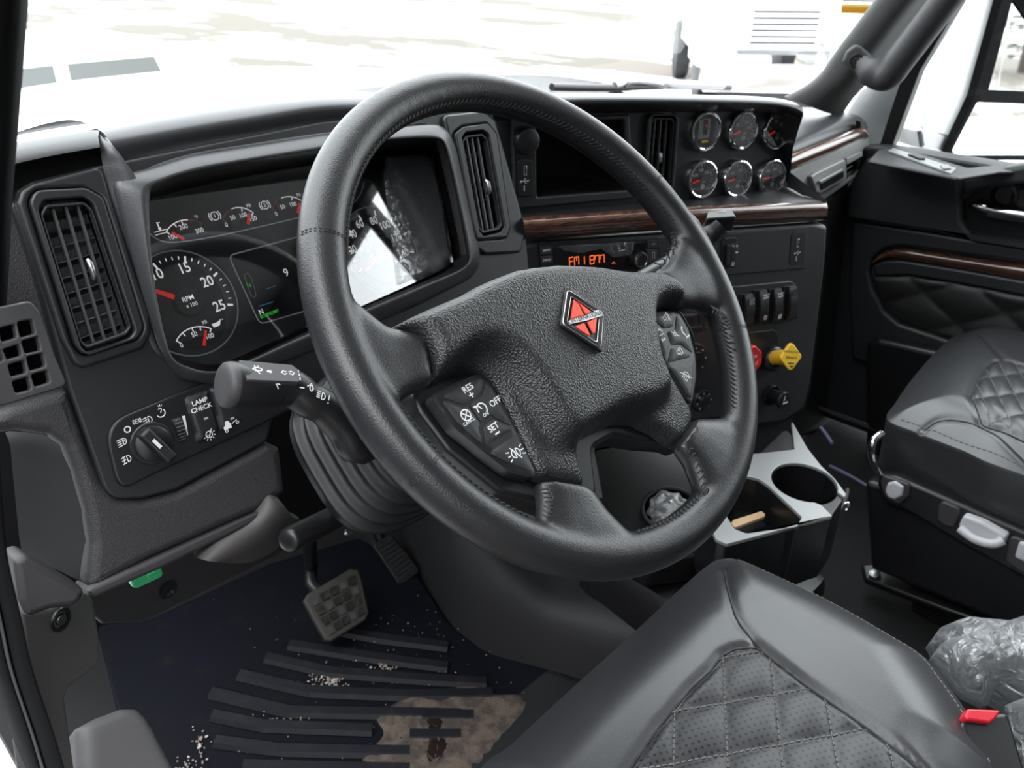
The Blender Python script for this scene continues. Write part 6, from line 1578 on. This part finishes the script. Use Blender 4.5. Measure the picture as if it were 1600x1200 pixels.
def _perf():
    m = SEATPERF; n, l = m.node_tree.nodes, m.node_tree.links; p = n['Principled BSDF']
    tc = n.new('ShaderNodeTexCoord'); mp = n.new('ShaderNodeMapping'); mp.inputs['Rotation'].default_value = (0, 0, .5); mp.inputs['Scale'].default_value = (165, 165, 0)
    l.new(tc.outputs['Object'], mp.inputs[0]); vo = n.new('ShaderNodeTexVoronoi'); vo.inputs['Randomness'].default_value = 0; vo.inputs['Scale'].default_value = 1; vo.voronoi_dimensions = '2D'
    l.new(mp.outputs[0], vo.inputs['Vector']); r = n.new('ShaderNodeValToRGB'); r.color_ramp.elements[0].position = .20; r.color_ramp.elements[1].position = .24
    r.color_ramp.elements[0].color = (.002, .002, .002, 1); r.color_ramp.elements[1].color = (.028, .028, .031, 1); l.new(vo.outputs['Distance'], r.inputs[0]); l.new(r.outputs[0], p.inputs['Base Color'])
    b = n.new('ShaderNodeBump'); b.inputs['Strength'].default_value = .6; b.inputs['Distance'].default_value = .001; l.new(r.outputs[0], b.inputs['Height']); l.new(b.outputs[0], p.inputs['Normal'])
_perf()
SWITCHW = mat('pale switch plastic', (.50, .50, .52), .4)
seat_driver(); seat_pass()
# belt buckle beside the driver seat
BU = Pl(R(.76, .02, -.64), n=Vector((-.1, -.35, .9)))
bu = thing('belt_buckle', 'black seat belt buckle with red release button beside the driver seat', 'buckle', BU.at(1550, 1150))
plate('body', BU, [[(1500, 1130), (1512, 1118), (1562, 1112), (1574, 1112), (1582, 1130), (1620, 1260), (1560, 1290)]], .028, PL_BLACK, bu, .005, r=.006, res=3)
plate('release_button', BU.off(.005), [[(1508, 1118), (1513, 1107), (1566, 1109), (1557, 1122), (1548, 1129), (1512, 1124)]], .012, REDB, bu, .002, r=.002)
# ------------------------------------------------------------------ console with cup holders
def console():
    TP = Pl(R(1.0, .42, -.72), n=Vector((0, 0, 1)))
    t = thing('console', 'black centre console with satin grey top, cup holder and open tray', 'console', TP.at(1200, 800)-Vector((0, 0, .3)))
    outl = [(1236, 655), (1243, 664), (1262, 700), (1283, 727), (1305, 748), (1321, 771), (1320, 777), (1309, 773)]
    # cup ring opens at its right side
    cup = [tuple(Vector((1257, 754))+Vector((math.cos(a)*52, math.sin(a)*30+math.cos(a)*9))) for a in [math.radians(x) for x in range(22, 308, 11)]]
    top = outl+cup[::-1][0:0]
    full = [(1236, 655), (1262, 700), (1283, 727), (1305, 748), (1321, 771), (1320, 778), (1301, 806), (1136, 850), (1128, 842), (1165, 780), (1150, 752), (1100, 720), (1188, 708), (1241, 702)]
    hole1 = [tuple(Vector((1257, 753))+Vector((math.cos(math.radians(x))*51, math.sin(math.radians(x))*30+math.cos(math.radians(x))*10))) for x in range(0, 360, 12)]
    hole2 = [(1150, 740), (1184, 747), (1200, 758), (1253, 808), (1244, 822), (1166, 833), (1148, 826), (1128, 795)]
    notch = [(1309, 773), (1294, 780), (1284, 792), (1301, 805)]
    full = [(1236, 655), (1262, 700), (1283, 727), (1305, 748), (1321, 771), (1320, 777), (1309, 773), (1296, 776), (1283, 790), (1301, 806), (1136, 850), (1128, 842), (1168, 778), (1140, 740), (1100, 720), (1188, 708), (1241, 702)]
    plate('top_plate', TP, [full, [p for p in hole1], hole2], .006, PL_SATIN, t, .0015, r=[.004, 0, .008]) if False else None
    # outer edge merged with the cup mouth where the ring is cut away
    ring = [tuple(Vector((1257, 754))+Vector((math.cos(math.radians(x))*52, math.sin(math.radians(x))*29+math.cos(math.radians(x))*10))) for x in range(20, -296, -11)]
    full = [(1236, 655), (1262, 700), (1283, 727), (1305, 748), (1322, 771), (1321, 777)]+ring[1:]+[(1284, 789), (1301, 806), (1136, 850), (1118, 842), (1095, 790), (1095, 714), (1188, 708), (1241, 702)]
    plate('top_plate', TP, [full, hole2], .006, PL_SATIN, t, .0012, r=[.002, .008])
    body = [(1228, 664), (1262, 703), (1283, 730), (1305, 750), (1319, 776), (1298, 806), (1136, 849), (1120, 842), (1098, 792), (1098, 716), (1188, 702)]
    bl = [TP.px(*p) for p in body]
    link('body', plate2(TP.off(-.004), [rp(bl, .01), [TP.px(*p) for p in hole1], rp([TP.px(*p) for p in hole2], .008)], .11, .003), PL_BLACK, t, 40)
    recess('cup_well', TP.off(-.01), hole1, .09, PL_BLACK, t); recess('tray_well', TP.off(-.01), hole2, .055, PL_BLACK, t, r=.008)
    side = [TP.off(-.100).at(*p) for p in spl([(1136, 849), (1200, 832), (1298, 806), (1317, 790), (1324, 770)], 20)]
    sd = [p-Vector((0, 0, .028)) for p in side]
    tube('lower_rim', spl([TP.off(-.115).at(*p) for p in ((1110, 860), (1136, 850), (1200, 834), (1290, 808), (1312, 796), (1322, 776), (1324, 765))], 24), .004, PL_GREY2, t, 8)
    lathe('chrome_button', [(.007, 0), (.007, .003), (0, .004)], TP.off(-.045).at(1322, 790), Vector((.7, -.7, 0)), CHROME, t, 20)
    # neck up to the dash and lower tray with a second cup holder
    bxs = [(1190, 650), (1243, 640), (1246, 690), (1196, 700)]
    plate('neck', SP.off(-.02), [[(1150, 640), (1240, 630), (1243, 705), (1150, 715)]], .08, PL_DARK, t, .006, r=.006)
    LT = Pl(R(.95, .5, -.84), n=Vector((0, 0, 1)))
    c2 = [tuple(Vector((1046, 795))+Vector((math.cos(math.radians(x))*42, math.sin(math.radians(x))*32))) for x in range(0, 360, 12)]
    plate('lower_tray', LT, [[(905, 690), (1000, 680), (1180, 690), (1160, 800), (1136, 862), (1010, 880), (905, 800)], c2], .05, PL_BLACK, t, .005, r=[.02, 0])
    tube('second_cup_rim', [LT.off(.003).at(*p) for p in c2+[c2[0]]], .0035, PL_DARK, t, 8)
    recess('second_cup_well', LT, c2, .07, PL_BLACK, t)
    bxo('pedestal', (.86, .36, 0), (1.10, .70, .22), PL_BLACK, t, bev=.03)
    st = thing('wood_strip', 'short pale wooden strip lying in the console tray', 'stick', TP.off(-.05).at(1168, 812))
    K = TP.off(-.040); plate('strip', K, [[(1141, 818), (1146, 812), (1190, 798), (1196, 803), (1194, 807), (1148, 824)]], .006, CORNER, st, .001)
    bo = thing('wrapped_bundle', 'clear crinkled plastic bundle stuffed in the cup holder under the wheel', 'plastic bag', LT.at(1050, 800))
    bm = bmesh.new(); c = LT.off(-.008).at(1047, 800); bmesh.ops.create_icosphere(bm, subdivisions=4, radius=1, matrix=Matrix.Translation(c))
    for v in bm.verts:
        d = (v.co-c).normalized(); r = .036+.005*abs(math.sin(d.x*4+d.y*3+1))-.005*abs(math.sin(d.y*5+d.z*4))+.0015*math.sin(d.z*9+d.x*7); v.co = c+Vector((d.x*r, d.y*r, d.z*r*.9))
    link('film', from_bm(bm), BUNDLE, bo, 25)
BUNDLE = film('crinkled film', .30, .25, .012)
console()
# clear plastic bag heaped on the floor between the seats
def bag():
    t = thing('plastic_bag', 'heap of crumpled clear plastic on the floor beside the passenger seat', 'plastic bag', at_z(1540, 1080, .1))
    def sheet(name, pl, out, h, sd, s=.0075):
        rg = np.random.default_rng(sd); K = [(rg.normal(0, 70, 2), rg.uniform(0, 6)) for _ in range(9)]
        def f(x, y, d):
            z = 0*x
            for (k, ph) in K: z = z+.011*(1-np.abs(np.sin(x*k[0]*.5+y*k[1]*.5+ph)))**2
            return z*np.clip(d/.03, 0, 1)
        pillow(name, pl, out, h, .08, s, FILM, t, f, .01, smooth=True)
    sheet('film', Pl(at_z(1520, 1060, .13), n=Vector((-.5, -.2, .85))), [(1448, 1010), (1470, 980), (1500, 968), (1560, 975), (1600, 962), (1700, 960), (1720, 1080), (1640, 1150), (1545, 1100), (1480, 1075)], .09, 1)
    sheet('film', Pl(at_z(1520, 1060, .16), n=Vector((-.6, -.1, .8))), [(1452, 1030), (1475, 1000), (1520, 985), (1570, 1000), (1560, 1060), (1540, 1110), (1500, 1090)], .07, 2, .008)
    sheet('film', Pl(at_z(1600, 1150, .16), n=Vector((-.3, -.3, .9))), [(1575, 1100), (1600, 1090), (1700, 1090), (1720, 1300), (1620, 1260), (1585, 1180)], .06, 3)
    sheet('film', Pl(at_z(1570, 1000, .18), n=Vector((-.7, -.3, .7))), [(1540, 1020), (1560, 985), (1620, 965), (1690, 980), (1680, 1060), (1600, 1050)], .05, 4, .008)
bag()
sc = thing('plastic_scrap', 'small scrap of clear film lying on the floor behind the console', 'plastic scrap', at_z(1270, 912, .01))
pillow('film', Pl(at_z(1268, 912, .04), n=Vector((-.5, -.4, .7))), [(1252, 906), (1262, 900), (1276, 908), (1284, 922), (1270, 920)], .02, .03, .006, FILM, sc, lambda x, y, d: .006*np.abs(np.sin(x*120+y*90)), .004, smooth=25)
# purple-grey cables on the floor by the passenger footwell
for k, (pp, lb) in enumerate((([(1282, 668), (1290, 678), (1300, 693)], 'short lilac cable standing by the passenger footwell'), ([(1296, 728), (1330, 745), (1362, 764)], 'lilac cable lying on the floor in front of the passenger seat'))):
    z = .06 if k else .20; c = thing('cable', lb, 'cable', at_z(*pp[1], z)); tube('sheath', [at_z(*p, z) for p in spl(pp, 8)], .0045 if k else .004, LILAC, c, 8)
LILAC
plate('door_sill_step', Pl(Vector((1.86, .5, .10)), n=Vector((-1, 0, .3))), [[(1262, 628), (1350, 660), (1380, 672), (1380, 678), (1350, 668), (1262, 634)]], .01, PL_GREY2, d1, .002)
# ------------------------------------------------------------------ outside
def ground_mat():
    m = mat('snow over sandy soil', (.86, .88, .90), .7); n, l = m.node_tree.nodes, m.node_tree.links; p = n['Principled BSDF']
    t = n.new('ShaderNodeTexCoord'); mp = n.new('ShaderNodeMapping'); mp.inputs['Scale'].default_value = (.22, .09, .1); mp.inputs['Rotation'].default_value = (0, 0, -.75)
    nz = n.new('ShaderNodeTexNoise'); nz.inputs['Scale'].default_value = 1.6; nz.inputs['Detail'].default_value = 9; nz.inputs['Roughness'].default_value = .62
    r = n.new('ShaderNodeValToRGB'); e = r.color_ramp.elements; e[0].position = .40; e[0].color = (.80, .82, .84, 1); e[1].position = .56; e[1].color = (.066, .053, .037, 1)
    l.new(t.outputs['Object'], mp.inputs[0]); l.new(mp.outputs[0], nz.inputs['Vector']); l.new(nz.outputs['Fac'], r.inputs[0]); l.new(r.outputs[0], p.inputs['Base Color'])
    return m
GZ = -1.25
g = link('ground', mesh([(-150, -150, GZ), (250, -150, GZ), (250, 250, GZ), (-150, 250, GZ)], [(0, 1, 2, 3)]), ground_mat()); g['kind'] = 'structure'
# own bonnet
hd = thing('bonnet', 'white bonnet of the truck itself, ahead of the windscreen', 'bonnet', Vector((1.03, 2.0, .5)))
rows = []
for y, w0, zc in ((1.52, .95, .84), (1.85, .90, .825), (2.2, .82, .80), (2.6, .74, .775), (2.85, .66, .73), (2.95, .60, .60), (2.97, .58, .2)):
    rows.append([Vector((1.03+w0*s, y-.25*max(0, abs(s)-.6), zc-.10*abs(s)**3-.5*max(0, abs(s)-.95)*4)) for s in np.linspace(-1.1, 1.1, 25)])
loft('skin', rows, PAINTW, hd, sub=1)
ck_ = bxo('cowl_panel', (.15, 1.37, .66), (1.93, 1.50, .745), PL_BLACK, hd, bev=.02)
# wiper at the foot of the windscreen
wi = thing('windscreen_wiper', 'windscreen wiper parked at the foot of the glass', 'wiper', at_y(1010, 133, 1.36))
tube('arm', spl([at_y(1130, 134, 1.36), at_y(1060, 131, 1.36), at_y(1000, 128, 1.37), at_y(960, 134, 1.37)], 12), .010, STEEL, wi, 8)
tube('blade', spl([at_y(862, 136, 1.37), at_y(950, 137, 1.37), at_y(1060, 134, 1.37), at_y(1140, 137, 1.37)], 12), .009, PL_BLACK, wi, 8)
tube('bridge', spl([at_y(975, 134, 1.365), at_y(985, 127, 1.36), at_y(1020, 129, 1.36), at_y(1040, 134, 1.365)], 10), .008, STEEL, wi, 8)
# parked trucks and pickups
def truck(c, rz, label, bodym, s=1.0, roof=None, name='truck', cat='truck'):
    t = thing(name, label, cat, c); ca, sa = math.cos(rz), math.sin(rz)
    def P(x, y, z): return Vector(c)+Vector((x*ca-y*sa, x*sa+y*ca, z))*s
    def bx(nm, lo, hi, m, bev=.03, top=None):
        bm = bmesh.new(); vs = []
        for i, x in enumerate((lo[0], hi[0])):
            for j, y in enumerate((lo[1], hi[1])):
                for k, z in enumerate((lo[2], hi[2])):
                    xx, yy = x, y
                    if k and top: xx = x+(top[0] if i == 0 else -top[1]); yy = y+(top[2] if j == 0 else -top[3])
                    vs.append(bm.verts.new(P(xx, yy, z)))
        for f in ((0, 1, 3, 2), (4, 6, 7, 5), (0, 4, 5, 1), (2, 3, 7, 6), (0, 2, 6, 4), (1, 5, 7, 3)): bm.faces.new([vs[i] for i in f])
        bmesh.ops.recalc_face_normals(bm, faces=bm.faces)
        if bev: bmesh.ops.bevel(bm, geom=bm.edges[:], offset=bev*s, segments=2, affect='EDGES')
        return link(nm, from_bm(bm), m, t, 40)
    # front faces local -y
    bx('bonnet', (-.85, 0, .95), (.85, 1.9, 1.75), bodym, .12, (.1, .1, .12, 0))
    bx('cab', (-1.05, 1.7, .7), (1.05, 3.6, 2.75), bodym, .08, (.08, .08, .5, 0))
    bx('windscreen', (-.92, 1.84, 1.72), (.92, 2.0, 2.6), DARKG, .01, (.06, .06, .42, -.4))
    bx('roof_cap', (-1.0, 2.4, 2.7), (1.0, 3.7, 3.3 if roof else 2.95), roof or bodym, .1, (.1, .1, .3, .1))
    gr_ = bx('grille', (-.50, -.03, 1.0), (.50, .06, 1.55), CHROME, .02)
    for k in range(6): bx('grille_bar', (-.45, -.05, 1.05+k*.08), (.45, -.02, 1.08+k*.08), PL_BLACK, 0)
    bx('bumper', (-1.1, -.15, .40), (1.1, .12, .78), CHROME, .06)
    bx('air_dam', (-.9, -.10, .20), (.9, .1, .42), PL_BLACK, .03)
    for sg in (-1, 1):
        bx('headlight', (sg*.72-.17, -.04, 1.0), (sg*.72+.17, .12, 1.28), HEADG, .05)
        bx('fender', (sg*.85-.28, .1, .55), (sg*.85+.28, 1.6, 1.25), bodym, .15)
        bx('mirror', (sg*1.30-.10, 1.75, 1.7), (sg*1.30+.10, 1.9, 2.3), PL_BLACK, .03)
        for y in (.75, 4.2):
            bm = bmesh.new(); lathe_bm(bm, [(0, -.15), (.30, -.15), (.50, -.12), (.52, 0), (.50, .12), (.30, .15), (0, .15)], P(sg*.95, y, .52), Vector((ca, sa, 0)), 28); link('wheel', from_bm(bm), RUBBER, t, 40)
    bx('chassis', (-.45, 3.5, .6), (.45, 6.5, .95), PL_BLACK, .02)
    return t
DARKG = mat('dark vehicle glass', (.03, .035, .04), .06); HEADG = mat('headlight glass', (.55, .57, .58), .1)
PAINTY = mat('yellow truck paint', (.88, .58, .10), .35)
at = at_z(1190, 128, GZ+.3)
truck(at_z(1205, 188, GZ), math.radians(-50), 'white conventional truck parked across the snowy yard, right of the windscreen', PAINTW)
p = at_z(1352, 15, GZ); truck(Vector((p.x*.58, p.y*.58, GZ)), math.radians(-62), 'yellow-topped truck parked behind the white one, by the right pillar', PAINTY, 1.1, PAINTY)
def pickup(c, rz, label):
    t = thing('parked_car', label, 'car', c); ca, sa = math.cos(rz), math.sin(rz)
    def P(x, y, z): return Vector(c)+Vector((x*ca-y*sa, x*sa+y*ca, z))
    prof = [(-2.6, .45), (-2.65, .95), (-1.2, 1.05), (-.55, 1.75), (1.0, 1.78), (1.25, 1.15), (2.6, 1.12), (2.65, .45)]
    rows = [[P(x, y, z) for x, z in prof] for y in (-.95, -.9, .9, .95)]
    rows[0] = [P(x, -.92, .42) for x, z in prof]; rows[-1] = [P(x, .92, .42) for x, z in prof]
    loft('body', rows, PAINTW, t, smooth=30)
    for sg in (-1, 1):
        for q in ([(-.95, 1.10), (-.48, 1.66), (.18, 1.68), (.18, 1.10)], [(.28, 1.10), (.28, 1.68), (.90, 1.68), (1.08, 1.12)]):
            bm = bmesh.new(); bm.faces.new([bm.verts.new(P(x, sg*(.915), z)) for x, z in q]); ex = bmesh.ops.extrude_face_region(bm, geom=bm.faces[:])
            for v in ex['geom']:
                if isinstance(v, bmesh.types.BMVert): v.co += P(0, sg*.012, 0)-P(0, 0, 0)
            bmesh.ops.recalc_face_normals(bm, faces=bm.faces); link('side_window', from_bm(bm), CARGL, t)
        for x in (-1.65, 1.65):
            bm = bmesh.new(); lathe_bm(bm, [(0, -.1), (.22, -.12), (.38, -.10), (.40, 0), (.38, .10), (.22, .12), (0, .1)], P(x, sg*.85, .40), P(0, 1, 0)-P(0, 0, 0), 24); link('wheel', from_bm(bm), RUBBER, t, 40)
    return t
pickup(Vector((2.0, 7.6, GZ-.1)), math.radians(-2), 'white car with windows coloured pale for haze, parked just beyond the bonnet')
# a box trailer added alongside the open door, out of view: it keeps the low sky off this side
bt0 = thing('added_box_trailer', 'unseen grey box trailer added beside the driver side to block low sky', 'trailer', Vector((-3.7, 1, GZ)))
bxo('box', (-5.0, -8, GZ+.9), (-2.5, 9, GZ+4.2), mat('trailer side', (.12, .12, .125), .5), bt0, bev=.03)
for yy in (-6.5, -5.3): lathe('wheel', [(0, -.14), (.3, -.14), (.5, -.12), (.52, 0), (.5, .12), (.3, .14), (0, .14)], (-2.75, yy, GZ+.52), (1, 0, 0), RUBBER, bt0, 28)
bxo('landing_leg', (-3.1, 6, GZ), (-2.9, 6.2, GZ+.9), STEEL, bt0, bev=.01)
# far tree line seen in the outside mirror and past the window
BARK = mat('bark', (.06, .045, .035), .9); NEEDL = mat('conifer needles', (.022, .035, .018), .8)
def conifer(c, h, label):
    t = thing('conifer', label, 'tree', c); tube('trunk', [Vector(c), Vector(c)+Vector((0, 0, h))], [h*.02, h*.004], BARK, t, 8)
    vs, fs = [], []
    for i in range(1400):
        f = random.random()**.8; z = h*(.08+.92*f); r = h*.20*(1-f)+.1; a = random.random()*6.283; rr = r*(.35+.65*random.random())
        p = Vector(c)+Vector((math.cos(a)*rr, math.sin(a)*rr, z-.25*rr)); d = Vector((math.cos(a), math.sin(a), -.3))*(.22+.2*random.random()); s = Vector((-math.sin(a), math.cos(a), 0))*.10
        b = len(vs); vs += [p-s, p+s, p+d]; fs.append((b, b+1, b+2))
    tag(link('needles', mesh(vs, fs), NEEDL, t), kind='stuff')
for i, (x, y, h) in enumerate(((10.6, -29, 9), (16.0, -31, 11), (5.5, -34, 8))):
    conifer((x, y, GZ), h, ['tall conifer behind the truck, nearest in the outside mirror', 'taller conifer behind the nearest one in the mirror', 'lower conifer at the edge of the yard behind'][i])
